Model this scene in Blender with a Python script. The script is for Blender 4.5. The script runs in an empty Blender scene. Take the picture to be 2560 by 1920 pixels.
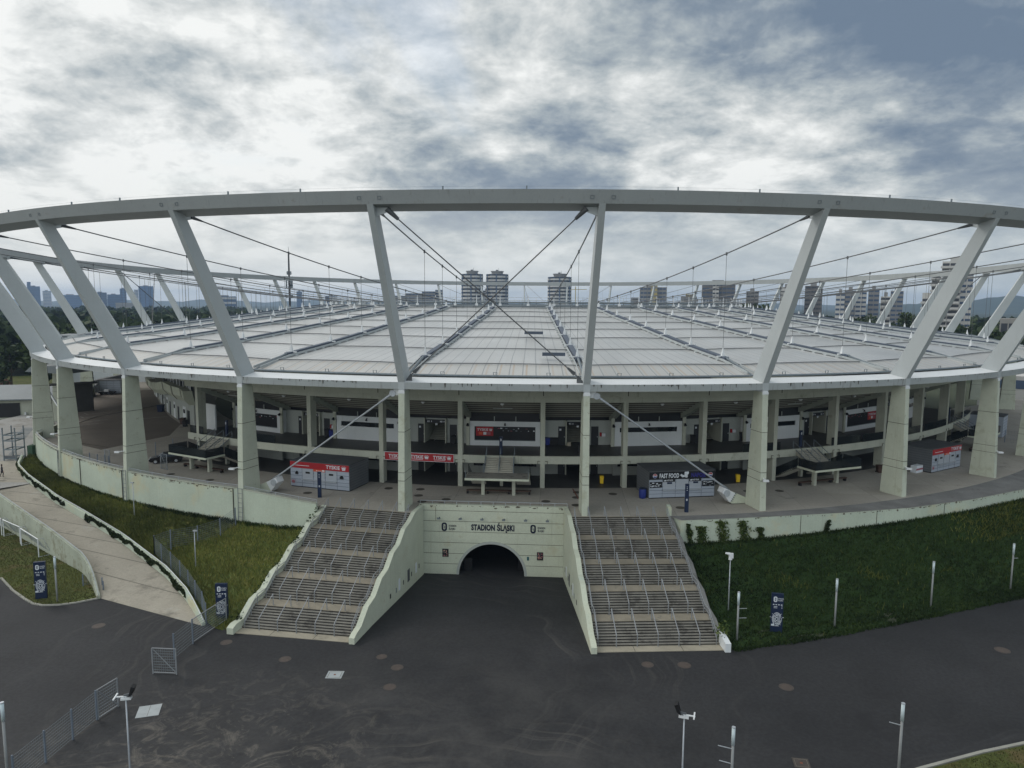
import bpy, math, random
import numpy as np
from mathutils import Vector, Matrix
from mathutils.geometry import tessellate_polygon
random.seed(7); rng = np.random.default_rng(7)
D = bpy.data; SC = bpy.context.scene; COL = SC.collection
R = math.radians

# ------------------------------------------------------------------ mesh helpers
class MB:
    def __init__(self): self.v = []; self.f = []; self.m = []; self.uv = None
    def add(self, vs, fs, mi=0):
        b = len(self.v); self.v += [tuple(map(float, p)) for p in vs]
        for f in fs: self.f.append(tuple(b + i for i in f)); self.m.append(mi)
    def hexa(self, p, mi=0):               # p: 4 bottom (ccw) + 4 top
        self.add(p, [(3, 2, 1, 0), (4, 5, 6, 7), (0, 1, 5, 4), (1, 2, 6, 5), (2, 3, 7, 6), (3, 0, 4, 7)], mi)
    def box(self, x0, x1, y0, y1, z0, z1, mi=0):
        self.hexa([(x0, y0, z0), (x1, y0, z0), (x1, y1, z0), (x0, y1, z0), (x0, y0, z1), (x1, y0, z1), (x1, y1, z1), (x0, y1, z1)], mi)
    def bar(self, a, b, w, h, up=(0, 0, 1), mi=0):
        a = Vector(a); b = Vector(b); d = (b - a).normalized(); u = Vector(up)
        s = d.cross(u)
        if s.length < 1e-4: s = d.cross(Vector((0, 1, 0)))
        s.normalize(); u = s.cross(d); s = s * w / 2; u = u * h / 2
        self.hexa([a - s - u, a + s - u, a + s + u, a - s + u, b - s - u, b + s - u, b + s + u, b - s + u], mi)
    def tube(self, pts, r, n=6, mi=0, closed=False, caps=True):
        P = [Vector(p) for p in pts]; N = len(P); b = len(self.v); prev = None
        rr = r if isinstance(r, (list, tuple)) else [r] * N
        for i, p in enumerate(P):
            if closed: d = (P[(i + 1) % N] - P[i - 1]).normalized()
            elif i == 0: d = (P[1] - P[0]).normalized()
            elif i == N - 1: d = (P[-1] - P[-2]).normalized()
            else: d = ((P[i + 1] - P[i]).normalized() + (P[i] - P[i - 1]).normalized()).normalized()
            u = Vector((0, 0, 1)) if prev is None else prev
            s = d.cross(u)
            if s.length < 1e-3: s = d.cross(Vector((0, 1, 0)))
            s.normalize(); u = s.cross(d); prev = u
            for j in range(n):
                a = 2 * math.pi * (j + .5) / n; q = p + (s * math.cos(a) + u * math.sin(a)) * rr[i]; self.v.append(tuple(q))
        for i in range(N if closed else N - 1):
            i2 = (i + 1) % N
            for j in range(n):
                j2 = (j + 1) % n; self.f.append((b + i * n + j, b + i * n + j2, b + i2 * n + j2, b + i2 * n + j)); self.m.append(mi)
        if caps and not closed:
            self.f.append(tuple(b + j for j in range(n))[::-1]); self.m.append(mi)
            self.f.append(tuple(b + (N - 1) * n + j for j in range(n))); self.m.append(mi)
    def cyl(self, x, y, z0, z1, r0, r1=None, n=16, mi=0):
        self.tube([(x, y, z0), (x, y, z1)], [r0, r0 if r1 is None else r1], n, mi)
    def sweep(self, secs, closed_sec=True, closed_path=False, mi=0, caps=True):
        n = len(secs[0]); b = len(self.v); N = len(secs)
        for s in secs: self.v += [tuple(map(float, p)) for p in s]
        for i in range(N if closed_path else N - 1):
            i2 = (i + 1) % N
            for j in range(n if closed_sec else n - 1):
                j2 = (j + 1) % n; self.f.append((b + i * n + j, b + i2 * n + j, b + i2 * n + j2, b + i * n + j2)); self.m.append(mi)
        if caps and closed_sec and not closed_path:
            self.f.append(tuple(b + j for j in range(n))); self.m.append(mi)
            self.f.append(tuple(b + (N - 1) * n + j for j in range(n))[::-1]); self.m.append(mi)
    def poly(self, pts, z, holes=(), mi=0):
        loops = [[Vector((p[0], p[1], 0)) for p in pts]] + [[Vector((p[0], p[1], 0)) for p in h] for h in holes]
        flat = [p for l in loops for p in l]; b = len(self.v)
        self.v += [(p.x, p.y, z) for p in flat]
        for t in tessellate_polygon(loops):
            a, c, d = (flat[i] for i in t)
            if (c - a).cross(d - a).z < 0: t = t[::-1]
            self.f.append(tuple(b + i for i in t)); self.m.append(mi)
    def prism(self, poly, to3, d0, d1, mi=0):  # 2-D outline extruded; to3(u, v, d)
        n = len(poly); tri = tessellate_polygon([[Vector((p[0], p[1], 0)) for p in poly]])
        self.add([to3(u, v, d0) for u, v in poly] + [to3(u, v, d1) for u, v in poly],
                 [tuple(t) for t in tri] + [tuple(i + n for i in t[::-1]) for t in tri] + [(i, (i + 1) % n, (i + 1) % n + n, i + n) for i in range(n)], mi)

class Frame:                                # local frame: o + x*ex + y*ey, z up
    def __init__(self, o, ex): self.o = np.array(o[:2], float); self.ex = np.array(ex[:2], float) / np.hypot(*ex[:2]); self.ey = np.array([-self.ex[1], self.ex[0]]); self.z = o[2] if len(o) > 2 else 0.
    def __call__(self, x, y, z=0): q = self.o + self.ex * x + self.ey * y; return (q[0], q[1], z + self.z)
    def box(self, mb, x0, x1, y0, y1, z0, z1, mi=0):
        mb.hexa([self(x0, y0, z0), self(x1, y0, z0), self(x1, y1, z0), self(x0, y1, z0), self(x0, y0, z1), self(x1, y0, z1), self(x1, y1, z1), self(x0, y1, z1)], mi)

def new_mesh(name, mb, mats, smooth=False, off=(0, 0, 0), fix=True):
    me = D.meshes.new(name)
    me.from_pydata([(x - off[0], y - off[1], z - off[2]) for x, y, z in mb.v], [], mb.f)
    mats = mats if isinstance(mats, (list, tuple)) else [mats]
    for m in mats: me.materials.append(m)
    if len(mats) > 1: me.polygons.foreach_set('material_index', mb.m)
    if fix:
        import bmesh
        bm = bmesh.new(); bm.from_mesh(me); bmesh.ops.recalc_face_normals(bm, faces=bm.faces); bm.to_mesh(me); bm.free()
    if smooth: me.polygons.foreach_set('use_smooth', [True] * len(me.polygons))
    if mb.uv is not None:
        l = me.uv_layers.new(name='UVMap'); l.data.foreach_set('uv', np.asarray(mb.uv, float).ravel())
    me.update(); return me
def tag(o, label=None, cat=None, group=None, kind=None):
    if label: o['label'] = label
    if cat: o['category'] = cat
    if group: o['group'] = group
    if kind: o['kind'] = kind
    return o
def thing(name, label, cat, loc=(0, 0, 0), rot=0, group=None):
    o = D.objects.new(name, None); COL.objects.link(o); o.location = loc; o.rotation_euler = (0, 0, rot); o.empty_display_size = .3
    return tag(o, label, cat, group)
def wloc(p):
    v = Vector((0, 0, 0))
    while p is not None: v = v + p.location; p = p.parent
    return v
def part(parent, name, mb, mats, smooth=False, local=False, fix=True, label=None):
    off = (0, 0, 0) if local else tuple(wloc(parent))
    o = D.objects.new(name, new_mesh(name, mb, mats, smooth, off, fix)); COL.objects.link(o); o.parent = parent
    if label: o['label'] = label
    return o
def solo(name, mb, mats, label, cat, loc=None, group=None, smooth=False, fix=True):
    if loc is None:
        a = np.array(mb.v); loc = (float(a[:, 0].mean()), float(a[:, 1].mean()), float(a[:, 2].min()))
    o = D.objects.new(name, new_mesh(name, mb, mats, smooth, loc, fix)); COL.objects.link(o); o.location = loc
    return tag(o, label, cat, group)
def struct(name, mb, mats, kind='structure', smooth=False, fix=True):
    o = D.objects.new(name, new_mesh(name, mb, mats, smooth, fix=fix)); COL.objects.link(o); return tag(o, kind=kind)
def copy_tree(o, parent=None):
    c = o.copy(); COL.objects.link(c)
    if parent is not None: c.parent = parent
    for ch in list(o.children): copy_tree(ch, c)
    return c

# ------------------------------------------------------------------ lettering
def text_mb(mb, s, to3, height, width=None, bold=.02, mi=0, align='LEFT', depth=.02):
    """letters as thin solid shapes; to3(u, v, d) maps the text plane into the scene"""
    cu = D.curves.new('lettering', 'FONT'); cu.body = s; cu.size = 1; cu.offset = bold; cu.resolution_u = 3; cu.space_character = 1 + bold * 1.6; cu.fill_mode = 'FRONT'
    o = D.objects.new('lettering', cu); COL.objects.link(o); dg = bpy.context.evaluated_depsgraph_get(); dg.update()
    me = D.meshes.new_from_object(o.evaluated_get(dg)); vs = np.array([v.co[:2] for v in me.vertices]) if len(me.vertices) else np.zeros((0, 2)); fs = [tuple(p.vertices) for p in me.polygons]
    D.objects.remove(o); D.curves.remove(cu); D.meshes.remove(me)
    if not len(vs): return 0
    cap = .73; k = height / cap; x0 = vs[:, 0].min(); w = (vs[:, 0].max() - x0) * k; sx = 1 if width is None else width / w; w *= sx
    a = {'LEFT': 0, 'CENTER': -w / 2, 'RIGHT': -w}[align]
    mb.add([to3((x - x0) * k * sx + a, y * k, depth) for x, y in vs], fs, mi); return w
def rect2(mb, to3, u0, u1, v0, v1, d=.015, mi=0):
    mb.hexa([to3(u0, v0, 0), to3(u1, v0, 0), to3(u1, v0, d), to3(u0, v0, d), to3(u0, v1, 0), to3(u1, v1, 0), to3(u1, v1, d), to3(u0, v1, d)], mi)
def rr_outline(w, h, r, n=6):
    pts = []
    for cx, cy, a0 in ((w / 2 - r, h / 2 - r, 0), (-w / 2 + r, h / 2 - r, 90), (-w / 2 + r, -h / 2 + r, 180), (w / 2 - r, -h / 2 + r, 270)):
        for i in range(n + 1): a = R(a0 + 90 * i / n); pts.append((cx + r * math.cos(a), cy + r * math.sin(a)))
    return pts
def emblem(mb, to3, cx, cy, h, mi=0, mi2=None):
    """upright rounded ring with an S shape in it"""
    w = h * .62; o = rr_outline(w, h, w * .42); i = rr_outline(w * .42, h * .62, w * .2); n = len(o); b = []
    mb.add([to3(cx + x, cy + y, .02) for x, y in o] + [to3(cx + x, cy + y, .02) for x, y in i], [(k, (k + 1) % n, (k + 1) % n + n, k + n) for k in range(n)], mi)
    s = [(-.16, .2), (.14, .27), (-.13, -.02), (.13, -.05), (-.14, -.27), (.16, -.2)]
    for p, q in ((0, 3), (2, 5)):
        (x0, y0), (x1, y1) = s[p], s[q]; t = .035
        mb.add([to3(cx + (x0 - t) * h * .6, cy + y0 * h, .022), to3(cx + (x0 + t * 2) * h * .6, cy + y0 * h, .022), to3(cx + (x1 + t) * h * .6, cy + y1 * h, .022), to3(cx + (x1 - t * 2) * h * .6, cy + y1 * h, .022)], [(0, 1, 2, 3)], mi)
def crown(mb, to3, cx, cy, h, mi=0):
    w = h * 1.15
    mb.add([to3(cx + x * w, cy + y * h, .02) for x, y in ((-.36, -.5), (.36, -.5), (.36, -.32), (-.36, -.32))], [(0, 1, 2, 3)], mi)
    pts = [(-.36, -.26), (.36, -.26), (.5, .2), (.27, .0), (.2, .3), (.0, .04), (-.2, .3), (-.27, .0), (-.5, .2)]
    for t in tessellate_polygon([[Vector((x, y, 0)) for x, y in pts]]): mb.add([to3(cx + pts[i][0] * w, cy + pts[i][1] * h, .02) for i in t], [(0, 1, 2)], mi)
    for x, y in ((-.48, .27), (-.19, .38), (.19, .38), (.48, .27), (0, .3)):
        mb.add([to3(cx + (x + .07 * math.cos(a)) * w, cy + (y + .08 * math.sin(a)) * h, .02) for a in (0, 1.05, 2.1, 3.14, 4.2, 5.24)], [(0, 1, 2, 3, 4, 5)], mi)

# ------------------------------------------------------------------ materials
def mat(name, col, rough=.75, var=.12, scale=1.5, dirt=None, streak=None, fine=0, metal=0, bump=0, spec=.35, alpha=1, island=0):
    """dirt=(colour, threshold, scale): blotches; streak=(colour, amount): runs down vertical faces; fine: small grain"""
    m = D.materials.new(name); m.use_nodes = True; nt = m.node_tree; N = nt.nodes; L = nt.links; b = N['Principled BSDF']
    b.inputs['Roughness'].default_value = rough; b.inputs['Metallic'].default_value = metal; b.inputs['Specular IOR Level'].default_value = spec; b.inputs['Alpha'].default_value = alpha
    geo = N.new('ShaderNodeNewGeometry')
    def noise(sc, det=4, vec=None, ro=.6):
        n = N.new('ShaderNodeTexNoise'); n.inputs['Scale'].default_value = sc; n.inputs['Detail'].default_value = det; n.inputs['Roughness'].default_value = ro
        L.new(vec or geo.outputs['Position'], n.inputs['Vector']); return n.outputs['Fac']
    def ramp(fac, p0, p1, c0=(0, 0, 0, 1), c1=(1, 1, 1, 1)):
        r = N.new('ShaderNodeValToRGB'); r.color_ramp.elements[0].position = p0; r.color_ramp.elements[1].position = p1; r.color_ramp.elements[0].color = c0; r.color_ramp.elements[1].color = c1
        L.new(fac, r.inputs['Fac']); return r.outputs['Color']
    def mix(f, a, c, mode='MIX'):
        x = N.new('ShaderNodeMix'); x.data_type = 'RGBA'; x.blend_type = mode; x.clamp_factor = True
        for s, v in ((0, f), (6, a), (7, c)):
            if hasattr(v, 'links'): L.new(v, x.inputs[s])
            else: x.inputs[s].default_value = v if s == 0 else (*v[:3], 1)
        return x.outputs[2]
    lo = tuple(c * (1 - var) for c in col); hi = tuple(min(1, c * (1 + var)) for c in col)
    c = mix(ramp(noise(scale), .3, .7), lo, hi)
    if fine: c = mix(fine, c, ramp(noise(scale * 25, 2), .35, .65, (.55, .55, .55, 1), (1.4, 1.4, 1.4, 1)), 'MULTIPLY')
    if island:
        r = N.new('ShaderNodeMapRange'); r.inputs[3].default_value = 1 - island; r.inputs[4].default_value = 1 + island; L.new(geo.outputs['Random Per Island'], r.inputs[0])
        cc = N.new('ShaderNodeCombineColor'); [L.new(r.outputs[0], cc.inputs[i]) for i in range(3)]; c = mix(1, c, cc.outputs[0], 'MULTIPLY')
    for d in (dirt if isinstance(dirt, list) else [dirt] if dirt else []):
        c = mix(ramp(noise(d[2], 6, ro=.7), d[1], d[1] + .12), c, d[0])
    if streak:
        mp = N.new('ShaderNodeMapping'); mp.inputs['Scale'].default_value = (3.2, 3.2, .13); L.new(geo.outputs['Position'], mp.inputs['Vector'])
        s = ramp(noise(1.0, 5, mp.outputs['Vector'], .7), .57, .72)
        sx = N.new('ShaderNodeSeparateXYZ'); L.new(geo.outputs['Normal'], sx.inputs[0])
        mm = N.new('ShaderNodeMath'); mm.operation = 'ABSOLUTE'; L.new(sx.outputs[2], mm.inputs[0])
        m2 = N.new('ShaderNodeMath'); m2.operation = 'LESS_THAN'; L.new(mm.outputs[0], m2.inputs[0]); m2.inputs[1].default_value = .5
        m3 = N.new('ShaderNodeMath'); m3.operation = 'MULTIPLY'; L.new(s, m3.inputs[0]); L.new(m2.outputs[0], m3.inputs[1])
        m4 = N.new('ShaderNodeMath'); m4.operation = 'MULTIPLY'; L.new(m3.outputs[0], m4.inputs[0]); m4.inputs[1].default_value = streak[1]
        c = mix(m4.outputs[0], c, streak[0])
    L.new(c, b.inputs['Base Color'])
    if bump:
        bp = N.new('ShaderNodeBump'); bp.inputs['Strength'].default_value = bump; bp.inputs['Distance'].default_value = .05; L.new(noise(scale * 12, 3), bp.inputs['Height']); L.new(bp.outputs['Normal'], b.inputs['Normal'])
    m['_c'] = 0; return m
RUST = (.17, .1, .05)
M = dict(
    mint=mat('painted_concrete', (.50, .53, .425), .85, .07, .35, [((.45, .44, .32), .58, .4), ((.46, .53, .46), .61, .3), ((.24, .22, .15), .665, 1.6), ((.14, .12, .08), .69, 3.2)], ((.30, .29, .20), .35), .12),
    mintwall=mat('painted_wall', (.46, .515, .42), .85, .08, .25, [((.50, .48, .33), .54, .16), ((.42, .52, .47), .60, .22), ((.19, .16, .10), .665, 1.1), ((.12, .10, .07), .70, 2.7)], ((.26, .25, .18), .3), .1),
    pier=mat('pier_paint', (.49, .52, .425), .85, .07, .5, [((.40, .41, .31), .57, .6), ((.19, .15, .09), .635, 1.6), ((.10, .075, .045), .67, 2.6)], ((.28, .26, .18), .35), .1),
    ringtop=mat('upper_ring_paint', (.29, .31, .31), .55, .06, .25, [((.25, .25, .23), .6, .5)], ((.16, .16, .15), .4), .05),
    steel=mat('painted_steel', (.42, .45, .455), .5, .05, .2, None, ((.34, .35, .33), .3), .04, spec=.4),
    steelw=mat('white_steel', (.66, .68, .69), .45, .05, .3, None, None, .05),
    ringface=mat('ring_face_paint', (.35, .375, .375), .55, .05, .25, [((.33, .34, .31), .64, .8)], ((.12, .11, .09), .8), .05),
    cable=mat('steel_cable', (.10, .105, .11), .5, .1, 1),
    galv=mat('galvanised_steel', (.42, .45, .48), .45, .1, 3, metal=.3),
    galvd=mat('dark_galvanised', (.17, .20, .22), .55, .1, 3, metal=.2),
    conc=mat('concrete', (.41, .425, .355), .85, .1, .4, [((.26, .27, .2), .6, .5)], ((.2, .2, .15), .5), .12),
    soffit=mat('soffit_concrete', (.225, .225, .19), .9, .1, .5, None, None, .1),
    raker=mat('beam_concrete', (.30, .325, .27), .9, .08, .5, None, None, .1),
    white=mat('white_plaster', (.62, .65, .66), .8, .04, .5, None, ((.4, .42, .4), .3), .05),
    greywall=mat('grey_plaster', (.36, .385, .36), .85, .06, .4, None, ((.25, .26, .22), .4), .08),
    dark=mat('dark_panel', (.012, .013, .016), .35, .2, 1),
    door=mat('dark_door', (.018, .02, .024), .45, .2, 1),
    glass=mat('dark_glass', (.012, .016, .02), .08, .2, 1, spec=.6),
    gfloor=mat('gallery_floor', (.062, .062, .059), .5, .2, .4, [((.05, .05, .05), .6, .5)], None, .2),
    black=mat('black_plastic', (.01, .01, .011), .5, .1, 1),
    navy=mat('navy_paint', (.010, .020, .052), .4, .1, 1),
    navyl=mat('navy_lettering', (.006, .010, .03), .6, .1, 1),
    paper=mat('white_print', (.62, .66, .70), .6, .03, 1),
    red=mat('red_sign', (.34, .016, .022), .5, .06, 1),
    orange=mat('orange_poster', (.55, .09, .04), .6, .1, 2),
    yellow=mat('yellow_plastic', (.72, .48, .02), .5, .08, 2),
    blue=mat('blue_plastic', (.02, .035, .20), .5, .1, 2),
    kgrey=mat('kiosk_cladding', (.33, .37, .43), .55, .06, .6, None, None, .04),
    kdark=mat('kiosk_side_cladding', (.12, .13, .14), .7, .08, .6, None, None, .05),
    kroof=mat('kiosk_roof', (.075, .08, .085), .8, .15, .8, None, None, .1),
    shutter=mat('roller_shutter', (.36, .39, .43), .5, .04, 1),
    plastic=mat('pale_lens', (.50, .58, .60), .3, .03, 1),
    bpole=mat('bollard_pole', (.24, .25, .25), .55, .08, 2),
    asph=None,
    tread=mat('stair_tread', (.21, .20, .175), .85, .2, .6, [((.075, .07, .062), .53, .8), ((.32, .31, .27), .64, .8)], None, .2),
    riser=mat('stair_riser', (.018, .017, .015), .9, .2, .8, None, None, .2),  # overhang shade and dirt are both put into this near-black colour
    apron=mat('apron_slab', (.33, .30, .235), .9, .12, .5, [((.22, .20, .16), .58, .8), ((.40, .37, .30), .62, .25)], None, .15),
    slab=mat('stair_slab', (.255, .228, .178), .9, .15, .5, [((.13, .12, .105), .58, .9), ((.34, .22, .085), .67, .30)], None, .15),
    rampc=mat('ramp_concrete', (.31, .285, .235), .9, .14, .18, [((.19, .175, .145), .55, .3), ((.11, .10, .085), .62, .4), ((.39, .385, .35), .60, .13)], None, .15),
    softjoint=mat('joint_soft', (.15, .14, .115), .9, .2, .5),
    stain=mat('stained_wall', (.38, .41, .33), .9, .12, .3, [((.26, .26, .19), .52, .5), ((.13, .12, .08), .58, 1.2), ((.07, .06, .045), .64, 2.4)], ((.12, .11, .08), .6), .15),
    flight=mat('platform_step', (.34, .33, .28), .9, .12, .6, [((.2, .19, .16), .58, 1.2)]),
    joint=mat('joint_dark', (.07, .065, .05), .9, .1, 1),
    kerb=mat('kerb_stone', (.30, .295, .26), .9, .1, 1, [((.18, .17, .14), .6, 1.5)], None, .15),
    fpost=mat('fence_post_paint', (.15, .18, .22), .55, .1, 2),
    rail=mat('dull_galvanised_rail', (.26, .275, .29), .5, .12, 2, metal=.2),
    manhole=mat('iron_cover', (.062, .052, .046), .7, .2, 4, None, None, .2),
    plate=mat('steel_plate', (.33, .36, .37), .55, .12, 1.5, [((.22, .23, .22), .6, 2)]),
    ledge=mat('ledge_concrete', (.17, .17, .165), .9, .2, .4, [((.09, .09, .085), .58, .7), ((.27, .27, .26), .66, .6)], None, .2),
    bark=mat('bark', (.09, .07, .05), .9, .2, 2),
    wood=mat('bench_wood', (.07, .04, .03), .7, .2, 2),
    skin=mat('skin', (.45, .28, .2), .6, .05, 3),
    cloth=mat('dark_cloth', (.02, .022, .03), .9, .2, 4),
    carpaint=mat('black_car_paint', (.008, .008, .010), .15, .1, 1, spec=.7),
    chrome=mat('lamp_glass', (.6, .62, .62), .2, .02, 1),
    rust=mat('rusty_pipe', (.18, .07, .045), .8, .2, 2),
    roofgrey=mat('grey_sheet_roof', (.15, .17, .18), .6, .08, .4),
    socket=mat('dark_cast_socket', (.03, .033, .036), .45, .1, 2),
    green=mat('pitch_green', (.05, .16, .03), .9, .1, 1),
    girder=mat('girder_navy', (.085, .105, .14), .6, .1, .5),
    pink=mat('faded_red_print', (.30, .10, .12), .7, .1, 2),
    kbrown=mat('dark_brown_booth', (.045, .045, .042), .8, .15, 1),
)
def leafmat(name, c0, c1, rough=.7):
    m = D.materials.new(name); m.use_nodes = True; N = m.node_tree.nodes; L = m.node_tree.links; b = N['Principled BSDF']
    g = N.new('ShaderNodeNewGeometry'); r = N.new('ShaderNodeValToRGB'); L.new(g.outputs['Random Per Island'], r.inputs['Fac'])
    r.color_ramp.elements[0].color = (*c0, 1); r.color_ramp.elements[1].color = (*c1, 1)
    n = N.new('ShaderNodeTexNoise'); n.inputs['Scale'].default_value = .12; n.inputs['Detail'].default_value = 3; L.new(g.outputs['Position'], n.inputs['Vector'])
    x = N.new('ShaderNodeMix'); x.data_type = 'RGBA'; x.blend_type = 'MULTIPLY'; x.inputs[0].default_value = 1
    r2 = N.new('ShaderNodeValToRGB'); r2.color_ramp.elements[0].position = .35; r2.color_ramp.elements[1].position = .65; r2.color_ramp.elements[0].color = (.5, .52, .5, 1); r2.color_ramp.elements[1].color = (1.5, 1.4, 1.2, 1)
    L.new(n.outputs['Fac'], r2.inputs['Fac']); L.new(r.outputs['Color'], x.inputs[6]); L.new(r2.outputs['Color'], x.inputs[7]); L.new(x.outputs[2], b.inputs['Base Color'])
    b.inputs['Roughness'].default_value = rough; b.inputs['Specular IOR Level'].default_value = .15; return m
M['leaf'] = leafmat('forest_leaves', (.016, .032, .012), (.040, .062, .022))
M['leaf2'] = leafmat('tree_leaves', (.016, .032, .014), (.05, .075, .026))
M['ivy'] = leafmat('ivy_leaves', (.02, .045, .012), (.075, .10, .03))
M['ivyd'] = leafmat('dark_ivy_leaves', (.010, .022, .008), (.04, .055, .02))
HAZE_D = 1.3e-4; SUN_E = .9; SKY_S = .08; WS = 1.0; BACK = .85; EXPO = 0.55; CL_OFF = (8, 13, 5)
# ------------------------------------------------------------------ camera
CAM = np.array([6.861, -210.10, 22.386]); YAW, PIT, ROL, FPX = -.06531, .1125, .00604, 1790.2
cy_, sy_ = math.cos(YAW), math.sin(YAW); cp_, sp_ = math.cos(PIT), math.sin(PIT); cr_, sr_ = math.cos(ROL), math.sin(ROL)
fw = Vector((sy_ * cp_, cy_ * cp_, -sp_)); r0 = Vector((cy_, -sy_, 0)); u0 = Vector((sy_ * sp_, cy_ * sp_, cp_))
rt = r0 * cr_ + u0 * sr_; up = -r0 * sr_ + u0 * cr_
cam = D.objects.new('camera', D.cameras.new('camera')); COL.objects.link(cam); SC.camera = cam
cam.matrix_world = Matrix(((rt.x, up.x, -fw.x, CAM[0]), (rt.y, up.y, -fw.y, CAM[1]), (rt.z, up.z, -fw.z, CAM[2]), (0, 0, 0, 1)))
cam.data.sensor_width = 36; cam.data.lens = FPX / 2560 * 36; cam.data.clip_start = .5; cam.data.clip_end = 30000

# ------------------------------------------------------------------ the stadium's plan: a slightly squared ellipse, forty bays
EA, EB, EN, NB = 112.033, 135.785, 2.08988, 40
_t = np.linspace(-np.pi / 2, 1.5 * np.pi, 8001); _c, _s = np.cos(_t), np.sin(_t)
_x = EA * np.sign(_c) * abs(_c) ** (2 / EN); _y = EB * np.sign(_s) * abs(_s) ** (2 / EN)
_L = np.r_[0, np.cumsum(np.hypot(np.diff(_x), np.diff(_y)))]; PER = _L[-1]
def ring(k, off=0):
    s = ((k - .5) * PER / NB) % PER; a, b = (s + .5) % PER, (s - .5) % PER
    x, y = np.interp(s, _L, _x), np.interp(s, _L, _y); tx = np.interp(a, _L, _x) - np.interp(b, _L, _x); ty = np.interp(a, _L, _y) - np.interp(b, _L, _y)
    l = math.hypot(tx, ty); n = np.array([ty / l, -tx / l]); return np.array([x, y]) + n * off, n
def rp(k, off, z): q, _ = ring(k, off); return (q[0], q[1], z)
_ks = np.linspace(-9.5, 10.5, 2001); _pp = np.array([ring(k, -11.3)[0] for k in _ks]); _LL = np.r_[0, np.cumsum(np.hypot(*np.diff(_pp, axis=0).T))]; _LL -= np.interp(.5, _ks, _LL)
kc = lambda s: float(np.interp(s, _LL, _ks))          # gallery arc length -> bay number
def gframe(s, off=-11.3, z=0):
    k = kc(s); q, n = ring(k, off); return Frame((q[0], q[1], z), (-n[1], n[0]))
Z1, Z2, EO = 13.96, 31.29, 8.863

# ------------------------------------------------------------------ roof
roof = thing('stadium_roof', 'huge pale grey ring roof with leaning struts over the stadium', 'stadium roof')
KS = [i / 8 for i in range(320)]
def ringsec(sec, ks=KS): return [[rp(k, o, z) for o, z in sec] for k in ks]
mb = MB(); mb.sweep(ringsec([(EO, Z2), (EO + .3, Z2 + 1.2), (EO - 1.9, Z2 + 1.32), (EO - 2.05, Z2 - .42)]), closed_path=True); part(roof, 'upper_ring', mb, M['ringtop'], fix=False)
mb = MB(); mb.sweep(ringsec([(0, Z1), (-.04, Z1 - .74), (-2.3, Z1 - .78), (-2.3, Z1 + .1)]), closed_path=True); part(roof, 'lower_ring', mb, M['ringface'], fix=False)
mb = MB(); mb.sweep(ringsec([(-.02, Z1 + .004), (-2.3, Z1 + .36), (-2.3, Z1 + .15)]), closed_path=True); part(roof, 'gutter', mb, M['steelw'], fix=False)
mb = MB(); mb.tube([rp(k, -2.55, Z1 + .55) for k in KS], .13, 6, closed=True); part(roof, 'edge_pipe', mb, M['galvd'], True, fix=False)
for k in range(-9, 11):                                # small loops on the edge pipe
    for f in (.2, .5, .8):
        q = Frame(rp(k + f, -2.55, 0), np.r_[-ring(k + f)[1][1], ring(k + f)[1][0]]); m2 = MB()
        m2.tube([q(-.16, 0, Z1 + .6), q(-.2, 0, Z1 + .95), q(.2, 0, Z1 + .95), q(.16, 0, Z1 + .6)], .045, 5); part(roof, 'pipe_loop', m2, M['galvd'])
RT = [2.3, 6.3, 16.8, 25.4, 32.7, 39.5, 46, 51, 55.5, 58.5]; RZ = [14.45, 15.35, 16.41, 17.46, 18.4, 19.25, 20.0, 20.74, 21.33, 21.6]
rz = lambda t: float(np.interp(t, RT, RZ))
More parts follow.
